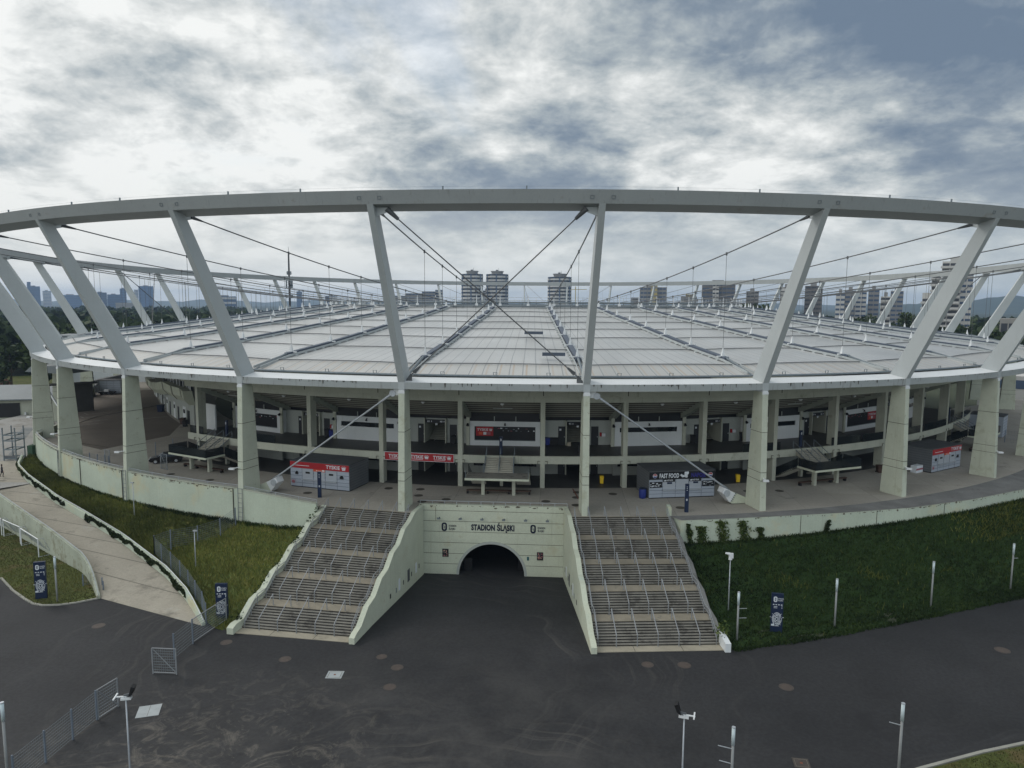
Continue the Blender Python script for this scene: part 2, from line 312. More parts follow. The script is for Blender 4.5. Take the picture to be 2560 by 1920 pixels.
# strut > bracket ; suspension cable > hanger
ang = math.atan2(EO, Z2 - Z1); HT = [9.5, 18, 26, 33, 39.5, 45.5, 50.5, 55]
far_h = MB()
for k in range(-19, 21):
    q, n = ring(k); ex = np.array([-n[1], n[0]]); F = Frame(q, ex)      # F y axis points inwards
    near = -8 <= k <= 9
    def sec(z, o, d, w): return [F(-w, -o, z), F(w, -o, z), F(w, -o + d, z), F(-w, -o + d, z)]
    mb = MB(); mb.sweep([sec(Z1 - .8, .03, .5, .36), sec(Z1 - .05, .03, 1.2, .36), sec(Z1 + .02, .03, 2.35, .36), sec(Z2 + .02, EO + .02, 1.45, .30)])
    st = part(roof, 'strut', mb, M['steel'])
    if near:
        m2 = MB()
        for sg in ((1, -1) if k in (0, 1) else (0,)):
            u = Frame(F(0, -EO + 1.5), ex); s_ = (1 if k == 0 else -1)
            if sg == 0: m2.hexa([u(-.05, 0, Z2 - .9), u(.05, 0, Z2 - .9), u(.05, 1.6, Z2 - .5), u(-.05, 1.6, Z2 - .5), u(-.05, 0, Z2), u(.05, 0, Z2), u(.05, 1.7, Z2), u(-.05, 1.7, Z2)])
            elif sg == 1: m2.hexa([u(0, -.6, Z2 - 1.1), u(s_ * 1.5, -.6, Z2 - .55), u(s_ * 1.5, -.45, Z2 - .55), u(0, -.45, Z2 - 1.1), u(0, -.6, Z2 + .1), u(s_ * 1.6, -.6, Z2), u(s_ * 1.6, -.45, Z2), u(0, -.45, Z2 + .1)])
        part(st, 'bracket', m2, M['steel'])
    a = np.array(F(0, -EO + 2.6, Z2 - .35)); e = np.array(rp(k, -57.5, 22.5))
    P = lambda f: a + (e - a) * f + np.array([0, 0, -1.1 * 4 * f * (1 - f) * .6])
    mb = MB(); mb.tube([P(f) for f in np.linspace(0, 1, 13)], .075, 5)
    cb = part(roof, 'suspension_cable', mb, M['cable'], fix=False)
    if near: m2 = MB(); m2.tube([P(0) , P(.025)], [.22, .09], 6); part(cb, 'socket', m2, M['socket'])
    for t in HT:
        f = (t + EO - 2.6) / (57.5 + EO - 2.6); p = P(f); b = rp(k, -t, rz(t) + .9)
        if -5 <= k <= 6:
            m2 = MB(); m2.tube([p + np.array([0, 0, .12]), b], .027, 4); m2.tube([p + np.array([0, 0, .16]), p - np.array([0, 0, .22])], .11, 5); part(cb, 'hanger', m2, M['cable'], fix=False)
        else: far_h.tube([p, b], .03, 4)
tag(part(roof, 'far_hanger', far_h, M['cable'], fix=False), kind='stuff')
# radial girders with their posts
for k in range(-19, 21):
    q, n = ring(k); F = Frame(q, np.array([-n[1], n[0]]))
    ts = [8.5] + HT[1:]; mb = MB()
    for t0, t1 in zip(ts[:-1], ts[1:]): mb.hexa([F(-.3, t0, rz(t0) + .1), F(.3, t0, rz(t0) + .1), F(.3, t1, rz(t1) + .1), F(-.3, t1, rz(t1) + .1), F(-.3, t0, rz(t0) + .55), F(.3, t0, rz(t0) + .55), F(.3, t1, rz(t1) + .55), F(-.3, t1, rz(t1) + .55)])
    g = part(roof, 'girder', mb, M['girder'])
    m2 = MB()
    for sx in (-.47, .47):
        for t0, t1 in zip([3] + ts[:-1], ts): m2.bar(F(sx, t0, rz(t0) + (.22 if t0 > 4 else .2)), F(sx, t1, rz(t1) + .22), .09, .26)
    for t in np.arange(9.5, 55, 1.9 if -6 < k < 7 else 3.8):
        for sx in (-.62, .62): m2.bar(F(sx, t, rz(t) + .06), F(sx, t + .4, rz(t + .4) + .06), .22, .14)
    part(g, 'flange', m2, M['steel'])
    if -9 <= k <= 10:
        m3 = MB()
        for t in HT:
            z = rz(t); m3.hexa([F(-.2, t - .2, z + .5), F(.2, t - .2, z + .5), F(.2, t + .2, z + .5), F(-.2, t + .2, z + .5), F(-.04, t - .04, z + 1.5), F(.04, t - .04, z + 1.5), F(.04, t + .04, z + 1.5), F(-.04, t + .04, z + 1.5)])
            m3.bar(F(-.75, t, z + .5), F(.75, t, z + .5), .22, .14)
        part(g, 'cable_post', m3, M['steelw'])
    m4 = MB(); m4.tube([F(0, 2.4, Z1 + .5), F(0, 8.8, rz(8.8) + .45)], .16, 6); part(g, 'end_link', m4, M['galvd'])
# roof panels: one bay each, with joints from the UV map
def roofmat():
    m = D.materials.new('polycarbonate_roof'); m.use_nodes = True; nt = m.node_tree; N = nt.nodes; L = nt.links; b = N['Principled BSDF']
    b.inputs['Roughness'].default_value = .3; b.inputs['Specular IOR Level'].default_value = .55
    uv = N.new('ShaderNodeUVMap'); sp = N.new('ShaderNodeSeparateXYZ'); L.new(uv.outputs[0], sp.inputs[0])
    def math_(op, a, bb=None, c=None):
        x = N.new('ShaderNodeMath'); x.operation = op
        for i, v in enumerate((a, bb, c)):
            if v is None: continue
            if hasattr(v, 'links'): L.new(v, x.inputs[i])
            else: x.inputs[i].default_value = v
        return x.outputs[0]
    u, v = sp.outputs[0], sp.outputs[1]
    fu = math_('FRACT', u); seam = math_('LESS_THAN', math_('ABSOLUTE', math_('SUBTRACT', fu, .5)), .034)
    cell = N.new('ShaderNodeCombineXYZ'); L.new(math_('FLOOR', math_('ADD', u, .5)), cell.inputs[0]); L.new(math_('FLOOR', v), cell.inputs[1])
    g = N.new('ShaderNodeNewGeometry')
    wn = N.new('ShaderNodeTexWhiteNoise'); wn.noise_dimensions = '3D'; L.new(cell.outputs[0], wn.inputs['Vector'])
    n1 = N.new('ShaderNodeTexNoise'); n1.inputs['Scale'].default_value = .09; n1.inputs['Detail'].default_value = 5; L.new(g.outputs['Position'], n1.inputs['Vector'])
    su = N.new('ShaderNodeCombineXYZ'); L.new(math_('MULTIPLY', u, 3.2), su.inputs[0]); L.new(math_('MULTIPLY', v, .5), su.inputs[1])
    n2 = N.new('ShaderNodeTexNoise'); n2.inputs['Scale'].default_value = 1.0; n2.inputs['Detail'].default_value = 4; L.new(su.outputs[0], n2.inputs['Vector'])
    def mixc(f, a, c, mode='MIX'):
        x = N.new('ShaderNodeMix'); x.data_type = 'RGBA'; x.blend_type = mode; x.clamp_factor = True
        for s, vv in ((0, f), (6, a), (7, c)):
            if hasattr(vv, 'links'): L.new(vv, x.inputs[s])
            else: x.inputs[s].default_value = vv if s == 0 else (*vv, 1)
        return x.outputs[2]
    mr = N.new('ShaderNodeMapRange'); mr.inputs[1].default_value = .3; mr.inputs[2].default_value = .7; L.new(n1.outputs['Fac'], mr.inputs[0])
    c = mixc(mr.outputs[0], (.31, .32, .318), (.50, .51, .508))
    c = mixc(math_('MULTIPLY', wn.outputs['Value'], .22), c, (.49, .475, .445))
    c = mixc(math_('MULTIPLY', math_('SUBTRACT', n2.outputs['Fac'], .42), 1.6), c, (.40, .39, .37))
    rowedge = math_('LESS_THAN', v, 1.0); fv = math_('ABSOLUTE', math_('SUBTRACT', math_('FRACT', math_('ADD', u, .72)), .5))
    st = math_('MULTIPLY', math_('MULTIPLY', math_('MULTIPLY', rowedge, math_('LESS_THAN', fv, .07)), wn.outputs['Value']), .8)
    c = mixc(math_('MULTIPLY', rowedge, .45), c, (.49, .47, .43)); c = mixc(st, c, (.40, .28, .17))
    c = mixc(math_('MULTIPLY', seam, .8), c, (.17, .18, .19))
    L.new(c, b.inputs['Base Color'])
    bp = N.new('ShaderNodeBump'); bp.inputs['Strength'].default_value = .25; bp.inputs['Distance'].default_value = .1; L.new(wn.outputs['Value'], bp.inputs['Height']); L.new(bp.outputs['Normal'], b.inputs['Normal'])
    return m
M['roof'] = roofmat()
for k in range(-19, 21):
    mb = MB(); nu = 6; uvs = []; P = []
    for j, t in enumerate(RT):
        a = np.array(rp(k, -t, 0)); c = np.array(rp(k + 1, -t, 0))
        for i in range(nu + 1):
            f = i / nu; p = a + (c - a) * f; P.append((p[0], p[1], rz(t) + .10 * 4 * f * (1 - f)))
    fs = []
    for j in range(len(RT) - 1):
        for i in range(nu):
            a = j * (nu + 1) + i; fs.append((a, a + 1, a + nu + 2, a + nu + 1))
            for (ii, jj) in ((i, j), (i + 1, j), (i + 1, j + 1), (i, j + 1)): uvs.append((ii / nu * 13, jj))
    mb.add(P, fs); mb.uv = uvs; part(roof, 'roof_panel', mb, M['roof'], True, fix=False)
for t in RT[1:-1]:
    mb = MB(); pts = []
    for k in range(-19, 21):
        a = np.array(rp(k, -t, 0)); c = np.array(rp(k + 1, -t, 0))
        for f in (0, .25, .5, .75): p = a + (c - a) * f; pts.append((p[0], p[1], rz(t) + .10 + .10 * 4 * f * (1 - f)))
    mb.tube(pts, .065, 4, closed=True); part(roof, 'ring_rope', mb, M['cable'], fix=False)
# inner tension ring with catwalk
mb = MB()
for o, z, r in ((-57.6, 22.5, .16), (-58.6, 21.7, .3), (-58.6, 20.6, .2)): mb.tube([rp(k / 2, o, z) for k in range(80)], r, 6, closed=True)
for k in range(160): mb.bar(rp(k / 4, -58.6, 20.6), rp(k / 4, -57.7, 22.5), .1, .1)
part(roof, 'tension_ring', mb, M['galvd'], fix=False)
mb = MB()
for z in (22.9, 23.4): mb.tube([rp(k / 2, -57.9, z) for k in range(80)], .04, 4, closed=True)
for k in range(160): mb.bar(rp(k / 4, -57.9, 21.8), rp(k / 4, -57.9, 23.4), .06, .06)
part(roof, 'catwalk_rail', mb, M['galv'], fix=False)
for k in range(0, 80):
    if ring(k / 2)[0][1] < 60:
        m2 = MB(); q = rp(k / 2 + .1, -57.2, 22.2); m2.cyl(q[0], q[1], 22.2, 23.8, .09, .05, 6); m2.box(q[0] - .25, q[0] + .25, q[1] - .2, q[1] + .2, 21.9, 22.3); part(roof, 'roof_light', m2, M['steelw'])
# crossed bracing cables in four bays, ground ties at the near one
for k in (0, 10, -10, 20):
    mb = MB()
    for a, c in ((k, k + 1), (k + 1, k)):
        c2 = -19 if c == 21 else c; s_ = 1 if c > a else -1
        qa, na = ring(a); qc, nc = ring(c2); Fa = Frame(qa, (-na[1], na[0])); Fc = Frame(qc, (-nc[1], nc[0]))
        p0 = np.array(Fa(s_ * 1.5, -EO + .9, Z2 - .5)); p1 = np.array(Fc(-s_ * .9, .7, Z1 + .75))
        for dx in (-.14, .14): mb.tube([p0 + np.array([0, dx, 0]), p1 + np.array([0, dx, 0])], .055, 5)
        if k == 0:
            mb.tube([p0 - np.array([s_ * .2, 0, -.2]), p0 + (p1 - p0) * .045], [.28, .16], 6); mb.tube([p1 + (p0 - p1) * .06, p1 + (p0 - p1) * .02], [.12, .22], 6)
            d = np.array([s_ * -.8, 0, -.9]); mb.hexa([tuple(p1 + v) for v in ([-.1, -.06, 0.1], [.1, -.06, .1], [.1, .06, .1], [-.1, .06, .1])] + [tuple(np.array(Fc(-s_ * x, .7 + y, Z1 + .1))) for x, y in ((1.0, -.06), (.2, -.06), (.2, .06), (1.0, .06))])
    part(roof, 'brace_cable', mb, M['cable'], fix=False)
for k in range(-9, 11):
    for f in (.32, .68):
        q = rp(k + f, EO - .1, 0); mb = MB(); mb.box(q[0] - .06, q[0] + .06, q[1] - .06, q[1] + .06, Z2 + 1.2, Z2 + 1.55); part(roof, 'roof_cleat', mb, M['galvd'])
mb = MB(); mb.tube([rp(k / 2, EO - .1, Z2 + 1.52) for k in range(-18, 24)], .006, 4); part(roof, 'life_line', mb, M['cable'], fix=False)
for x, y, w in ((4.6, 26.2, 2.6), (7.6, 10.0, 2.7)):   # two dark maintenance trolleys lying on the centre bay
    mb = MB(); F = Frame((0, -135.8), (1, 0)); z = rz(y) + .5; F.box(mb, x - w, x, y, y + .35, z, z + .4); F.box(mb, x - w, x, y - .25, y, z + .05, z + .12); part(roof, 'maintenance_beam', mb, M['girder'])

# drip stains under the lower ring's top edge, hatches on the upper ring
r_ = np.random.default_rng(21); mb = MB()
for _ in range(260):
    k = r_.uniform(-4.5, 5.2); k = k if r_.random() < .3 else round(k) + .5 + r_.normal() * .22; w = r_.uniform(.002, .012); h = r_.uniform(.06, .45) * r_.random() + .05; o = .012
    mb.add([rp(k - w * .5, o, Z1 - .01), rp(k + w * .5, o, Z1 - .01), rp(k + w * .2, o, Z1 - h), rp(k - w * .1, o, Z1 - h * 1.15)], [(0, 1, 2, 3)])
tag(part(roof, 'drip_stain', mb, mat('rust_drip', (.10, .095, .085), .9, .3, 2), fix=False), kind='stuff')
for k in range(-5, 7):
    for f in (-.045, .045):
        q = np.array(rp(k + f, EO + .17, Z2 + .55)); n = ring(k)[1]; F = Frame((q[0], q[1], q[2]), (-n[1], n[0])); mb = MB()
        for a in ((-.17, -.14, -.15, .15), (.14, .17, -.15, .15), (-.14, .14, -.15, -.12), (-.14, .14, .12, .15)): mb.hexa([F(x, -.02 - (z + .0) * .25 + dy, z) for z in (a[2], a[3]) for x, dy in ((a[0], 0), (a[1], 0), (a[1], .03), (a[0], .03))])
        part(roof, 'inspection_hatch', mb, M['galvd'])
# ------------------------------------------------------------------ piers
PL = {-8: 'pier far back at left beside the grey container', -7: 'second pier from the grey container far back at left', -6: 'pier at far left just behind the dark ticket booth',
      -5: 'pier at far left mostly hidden behind the outermost left pier', -4: 'outermost pier at the left end of the curved wall', -3: 'pier with a floodlight arm, second from left end of the curved wall',
      -2: 'pier on the curved wall left of the black car', -1: 'pier on the curved wall between black car and red kiosk', 0: 'pier at the head of the left staircase', 1: 'pier at the head of the right staircase',
      2: 'pier beside the white stay anchor right of the fast food kiosk', 3: 'rust streaked pier left of the right hand red kiosk', 4: 'pier right of the right hand red kiosk', 5: 'pier at the right edge of the picture on the terrace',
      6: 'pier just outside the right edge, sixth from tunnel', 7: 'pier behind the far right one, seventh from tunnel', 8: 'pier far back at right above the distant lawn', 9: 'last pier far back at right under the roof'}
for k in range(-8, 10):
    if k in (6, 7): continue
    q, n = ring(k); F = Frame(q, (-n[1], n[0])); zb = -3.4 if k < 0 else -.4
    t = thing('concrete_pier', ('tall tapering ' + PL[k]), 'pier', (q[0], q[1], 0), group='concrete piers carrying the roof')
    def sec(z, w):
        f = (13.15 - z) / 13.15; return [F(-w, -.5 * f, z), F(w, -.5 * f, z), F(w, 1.75 + .75 * f, z), F(-w, 1.75 + .75 * f, z)]
    mb = MB(); mb.sweep([sec(zb, .37), sec(13.0, .33)]); part(t, 'shaft', mb, M['pier'])
    mb = MB(); mb.sweep([sec(13.0, .30), sec(13.2, .30)]); mb.sweep([[F(-.36, -.05, 12.75), F(.36, -.05, 12.75), F(.36, .0, 12.75), F(-.36, .0, 12.75)], [F(-.36, -.05, 13.0), F(.36, -.05, 13.0), F(.36, 0, 13.0), F(-.36, 0, 13.0)]]); part(t, 'bearing', mb, M['steelw'])
    for z in (8.6, 4.2, 3.3):
        mb = MB(); s0 = sec(z, .36); c = np.array(s0).mean(0); ex_ = [tuple(c + (np.array(p) - c) * np.array([1.02, 1.02, 1])) for p in s0]; mb.sweep([ex_, [(x, y, zz + .045) for x, y, zz in ex_]]); part(t, 'joint_band', mb, M['joint'])
    if k in (-4, -3, -2, -1, 2, 3, 4):
        mb = MB(); f = (13.15 - 3.6) / 13.15; sx = -.8 if k < 0 else .0
        mb.bar(F(0, -.5 * f, 3.6), F(sx * .9, -.5 * f - .45, 3.5), .07, .07); mb.box(0, 0, 0, 0, 0, 0) if 0 else None
        p = F(sx, -.5 * f - .5, 3.35); mb.box(p[0] - .3, p[0] + .3, p[1] - .17, p[1] + .17, p[2], p[2] + .2); part(t, 'floodlight', mb, M['steelw'])
    if k in (-3, -1, -2):
        mb = MB()
        for sx in (-.3, .3): mb.bar(F(sx, -.66, -2.9), F(sx, -.58, 1.2), .045, .045)
        for z in np.arange(-2.7, 1.2, .55): mb.bar(F(-.3, -.66, z), F(.3, -.66, z), .035, .035)
        part(t, 'cable_ladder', mb, M['galvd'])

# ground stays of the near bay: tie rod things with their anchor blocks
for k, s_, lab in ((0, -1, 'left'), (1, 1, 'right')):
    q, n = ring(k); ex = np.array([-n[1], n[0]]); F = Frame(q, ex)
    t = thing('tie_rod', 'long grey steel tie rod slanting down to the anchor %s' % ('left of the red kiosk' if k == 0 else 'right of the fast food kiosk'), 'tie rod', F(s_ * 1, .5, 0), group='diagonal tie rods')
    top = np.array(F(s_ * 1.05, .6, 12.75)); bot = np.array((-26.6, -129.4, 1.55) if k == 0 else (26.2, -129.6, 1.55)); d = (bot - top) / np.linalg.norm(bot - top)
    mb = MB(); mb.tube([top, top + d * 1.4, top + d * 2.2, bot - d * 1.6, bot], [.16, .13, .10, .10, .17], 8); part(t, 'rod', mb, M['galv'], True)
    mb = MB(); mb.hexa([F(s_ * .3, .5, 12.5), F(s_ * 1.3, .5, 12.45), F(s_ * 1.3, .62, 12.45), F(s_ * .3, .62, 12.5), F(s_ * .3, .5, 13.3), F(s_ * 1.0, .5, 13.2), F(s_ * 1.0, .62, 13.2), F(s_ * .3, .62, 13.3)]); part(t, 'gusset', mb, M['steelw'])
    mb = MB(); c = top + d * .1; A = Frame((c[0], c[1], c[2]), ex); mb.prism([(.36 * math.cos(a), .36 * math.sin(a)) for a in np.linspace(0, 6.283, 17)[:-1]], lambda u, v, dd: A(u, dd, v), -.2, .05); part(t, 'pin_plate', mb, M['galv'])
    hx = np.array([d[0], d[1], 0]); hx /= np.linalg.norm(hx); B = Frame((bot[0], bot[1], 0), hx[:2])     # block frame: x outward along the rod
    t = thing('anchor_block', 'white wedge shaped stay anchor %s' % ('behind the left curved wall' if k == 0 else 'beside the pier right of the fast food kiosk'), 'anchor', B(0, 0, 0), group='stay anchors')
    mb = MB(); mb.sweep([[B(-.75, y, 1.9), B(-1.0, y, 1.45), B(.15, y, .1), B(3.0, y, .02), B(2.7, y, .35), B(.9, y, 1.15)] for y in (-.5, .5)]); part(t, 'block', mb, M['mint'])
    mb = MB(); mb.sweep([[B(-.85, y, 1.98), B(-1.12, y, 1.42), B(-.1, y, .25), B(.55, y, 1.28)] for y in (-.54, .54)]); part(t, 'steel_cap', mb, M['steelw'])
    mb = MB()
    for i in range(5): x = -.02 + i * .12; z = .44 + i * .2; mb.hexa([B(x + dx, -.58 + dy, z + dz) for dx, dy, dz in ((0, 0, 0), (.18, 0, -.1), (.18, .06, -.1), (0, .06, 0), (.03, 0, .09), (.2, 0, 0), (.2, .06, 0), (.03, .06, .09))])
    part(t, 'fin', mb, M['galvd'])
    mb = MB(); mb.prism([(.38 * math.cos(a), .38 * math.sin(a)) for a in np.linspace(0, 6.283, 17)[:-1]], lambda u, v, dd: B(-.55 + u, dd, 1.35 + v), -.66, .66); part(t, 'pin_plate', mb, M['galv'])
# ------------------------------------------------------------------ grandstand under the roof
stand = thing('grandstand', 'concrete grandstand with open two level gallery of booths under the ring roof', 'grandstand')
S0, S1 = -47.5, 96
SS = list(np.arange(S0, S1 + .1, 2.5))
def gstrip(pts, s=SS): return [[rp(kc(a), o, z) for o, z in pts] for a in s]
SF = list(np.arange(-47.5, 180, 3.0))
mb = MB(); mb.sweep(gstrip([(-10.2, 11.3), (-10.2, 13.0), (-10.6, 13.0), (-10.6, 11.3)], SF)); part(stand, 'fascia', mb, M['conc'], fix=True)
mb = MB(); mb.sweep(gstrip([(-10.75, 10.55), (-10.75, 11.35), (-11.5, 11.35), (-11.5, 10.55)], SF)); part(stand, 'edge_beam', mb, M['conc'])
for s in np.arange(S0 + 2.3, S1, 10.05):                    # joints in the fascia above each column
    q = gframe(s, -10.2); m2 = MB(); q.box(m2, -.05, .05, -.012, .02, 11.4, 12.9); part(stand, 'fascia_joint', m2, M['joint'])
# stepped underside of the upper tier and the tier itself
prof = []; o, z = -11.4, 10.95
while o > -20: prof += [(o, z), (o, z - .38)]; o -= .9; z -= .38; prof += [(o, z)]
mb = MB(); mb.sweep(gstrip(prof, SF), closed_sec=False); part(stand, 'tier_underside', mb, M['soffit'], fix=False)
o, z = -11.4, 10.95
while o > -20:                                             # dark strips standing in for the shade under each tier step
    m2 = MB(); m2.sweep(gstrip([(o + .01, z - .40), (o + .01, z - .30), (o - .03, z - .30), (o - .03, z - .40)], SF)); part(stand, 'step_shade', m2, M['joint'], fix=False); o -= .9; z -= .38
mb = MB(); mb.sweep([[rp(k, o, z) for o, z in ((-10.6, 13.0), (-20, 9.3), (-46, -.5), (-46, -3), (-20, 9.0), (-11, 12.5))] for k in np.arange(-2.2, 20.1, .4)], closed_path=False); part(stand, 'seating_tier', mb, M['conc'])
for j in range(-5, 9):                                     # gallery columns with raker beams
    s = 5.03 + 10.05 * j; F = gframe(s); dep = .75 if abs(j) < 3 else .95
    mb = MB(); F.box(mb, -.28, .28, -.3, dep, -.1, 10.9); c = part(stand, 'gallery_column', mb, M['conc'])
    m2 = MB(); F.box(m2, -.33, .33, -.36, .4, 10.75, 10.95); part(c, 'cap', m2, M['joint'])
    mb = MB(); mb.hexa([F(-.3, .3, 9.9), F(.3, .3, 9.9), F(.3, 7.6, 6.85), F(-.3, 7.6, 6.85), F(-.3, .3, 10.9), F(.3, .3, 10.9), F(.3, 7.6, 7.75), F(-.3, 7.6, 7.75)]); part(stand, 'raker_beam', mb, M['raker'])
    for sx in (-.6, .6):                                    # little bracket outline beside each column on the slab edge
        m3 = MB(); m3.bar(F(sx, -.45, 3.02), F(sx, -.45, 3.35), .05, .05); m3.bar(F(sx, -.45, 3.35), F(sx * .5, -.45, 3.35), .05, .05); part(stand, 'slab_bracket', m3, M['joint'])
mb = MB(); mb.sweep(gstrip([(-10.95, 2.98), (-10.95, 3.93), (-11.25, 3.93), (-11.25, 2.98)])); part(stand, 'slab_edge', mb, M['conc'])
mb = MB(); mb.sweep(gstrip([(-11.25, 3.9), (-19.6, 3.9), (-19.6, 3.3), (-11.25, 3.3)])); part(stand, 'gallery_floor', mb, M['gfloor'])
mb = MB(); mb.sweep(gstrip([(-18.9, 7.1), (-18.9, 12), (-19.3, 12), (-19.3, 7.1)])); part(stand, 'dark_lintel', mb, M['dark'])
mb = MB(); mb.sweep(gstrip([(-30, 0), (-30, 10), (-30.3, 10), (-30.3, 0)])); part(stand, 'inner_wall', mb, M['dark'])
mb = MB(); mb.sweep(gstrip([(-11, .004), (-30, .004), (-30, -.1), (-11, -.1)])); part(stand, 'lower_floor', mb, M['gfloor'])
# booths (white boxes) every second bay, recessed walls with doors and stair passages between
BOOTH = {0: 'menu', 1: 'slit', 2: 'slit', 3: 'menu', -1: 'slit', -2: 'menu', 4: 'slit'}
for i, kind in BOOTH.items():
    F = gframe(20.1 * i, -17.3); w = 4.58
    mb = MB(); wx0, wx1, wz0, wz1 = (-4.0, 3.95, 4.55, 6.42) if kind == 'menu' else (-3.9, 3.9, 5.72, 6.35)
    for a, b, c, d in ((-w, wx0, 3.9, 7.1), (wx1, w, 3.9, 7.1), (wx0, wx1, 3.9, wz0), (wx0, wx1, wz1, 7.1)): F.box(mb, a, b, 0, .2, c, d)
    for sx in (-w, w - .2): F.box(mb, sx, sx + .2, .2, 3, 3.9, 7.1)
    F.box(mb, -w, w, .2, 3, 7.0, 7.1)
    b = part(stand, 'booth', mb, M['white'])
    mb = MB(); F.box(mb, wx0, wx1, .1, .16, wz0, wz1); to = lambda u, v, d, F=F: F(u, .1 - d, v)
    if kind == 'menu':
        sgn = 1 if i <= 0 else -1; x0 = -3.9 if sgn > 0 else 1.5
        rect2(mb, to, x0 + .1, x0 + 2.35, 5.15, 6.36, .012, 1) if i != -2 else None
        if i != -2:
            text_mb(mb, 'TYSKIE', to, .32, 1.45, .02, 2, depth=.03) if 0 else text_mb(mb, 'TYSKIE', lambda u, v, d, F=F, x0=x0: F(x0 + .25 + u, .1 - d, 5.82 + v), .32, 1.45, .02, 2, depth=.03)
            crown(mb, lambda u, v, d, F=F: F(u, .09 - d, v), x0 + 2.02, 5.98, .36, 2)
            for a, bb, c in ((.45, .95, 3), (1.05, 1.45, 2), (1.5, 2.0, 4)): rect2(mb, to, x0 + a, x0 + bb, 5.3, 5.66, .02, c)
        rr = random.Random(i)
        for n_ in range(16):
            u = -1.3 + n_ * .33 if sgn > 0 else -3.7 + n_ * .31
            if rr.random() < .8: hgt = rr.uniform(.05, .22); zz = rr.choice([6.0, 6.12, 5.8]); rect2(mb, to, u, u + rr.uniform(.1, .28), zz, zz + hgt * .7, .02, rr.choice([5, 5, 2, 4]))
        F.box(mb, wx0, wx1, .02, .1, wz0, wz0 + .08, 5)
    part(b, 'menu_board' if kind == 'menu' else 'slit_window', mb, [M['dark'], M['red'], M['paper'], M['orange'], M['pink'], M['galvd']] if kind == 'menu' else M['glass'])
    m2 = MB(); p = F(.0 if kind == 'menu' else .3, -.25, 6.75); m2.tube([F(0, .1, 6.9), F(0, -.25, 6.85), F(0, -.25, 6.6)], [.05, .07, .16], 8); part(b, 'wall_lamp', m2, M['black'])
    for sx in (-1.4, 1.4):                                  # light uprights across the dark strip over the booth
        m3 = MB(); F.box(m3, sx - .05, sx + .05, -.02, .06, 7.1, 7.75); part(b, 'upright', m3, M['greywall'])
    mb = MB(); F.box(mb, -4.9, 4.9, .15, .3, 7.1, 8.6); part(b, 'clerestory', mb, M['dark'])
    for sx in (-4.85, 4.85): m3 = MB(); F.box(m3, sx - .22, sx + .22, -.12, .1, 3.9, 7.6); part(b, 'pilaster', m3, M['conc']); m4 = MB(); m4.tube([F(sx, -.3, 6.8), F(sx, -.5, 6.55)], [.12, .2], 8); part(b, 'spot_lamp', m4, M['black'])
    # ground floor below: plain wall with a dark serving window
    mb = MB(); F.box(mb, -4.7, 4.7, .1, .3, 0, 3.3); lw = part(stand, 'lower_wall', mb, M['greywall']); mb = MB(); F.box(mb, -4.1, 4.1, .04, .11, 1.2, 2.6); part(lw, 'serving_window', mb, M['glass'])
NUM = {0: ('41', '41'), -1: ('01', '40'), 1: ('39', '38'), -2: ('03', '02'), 2: ('37', '36'), 3: ('35', '34')}
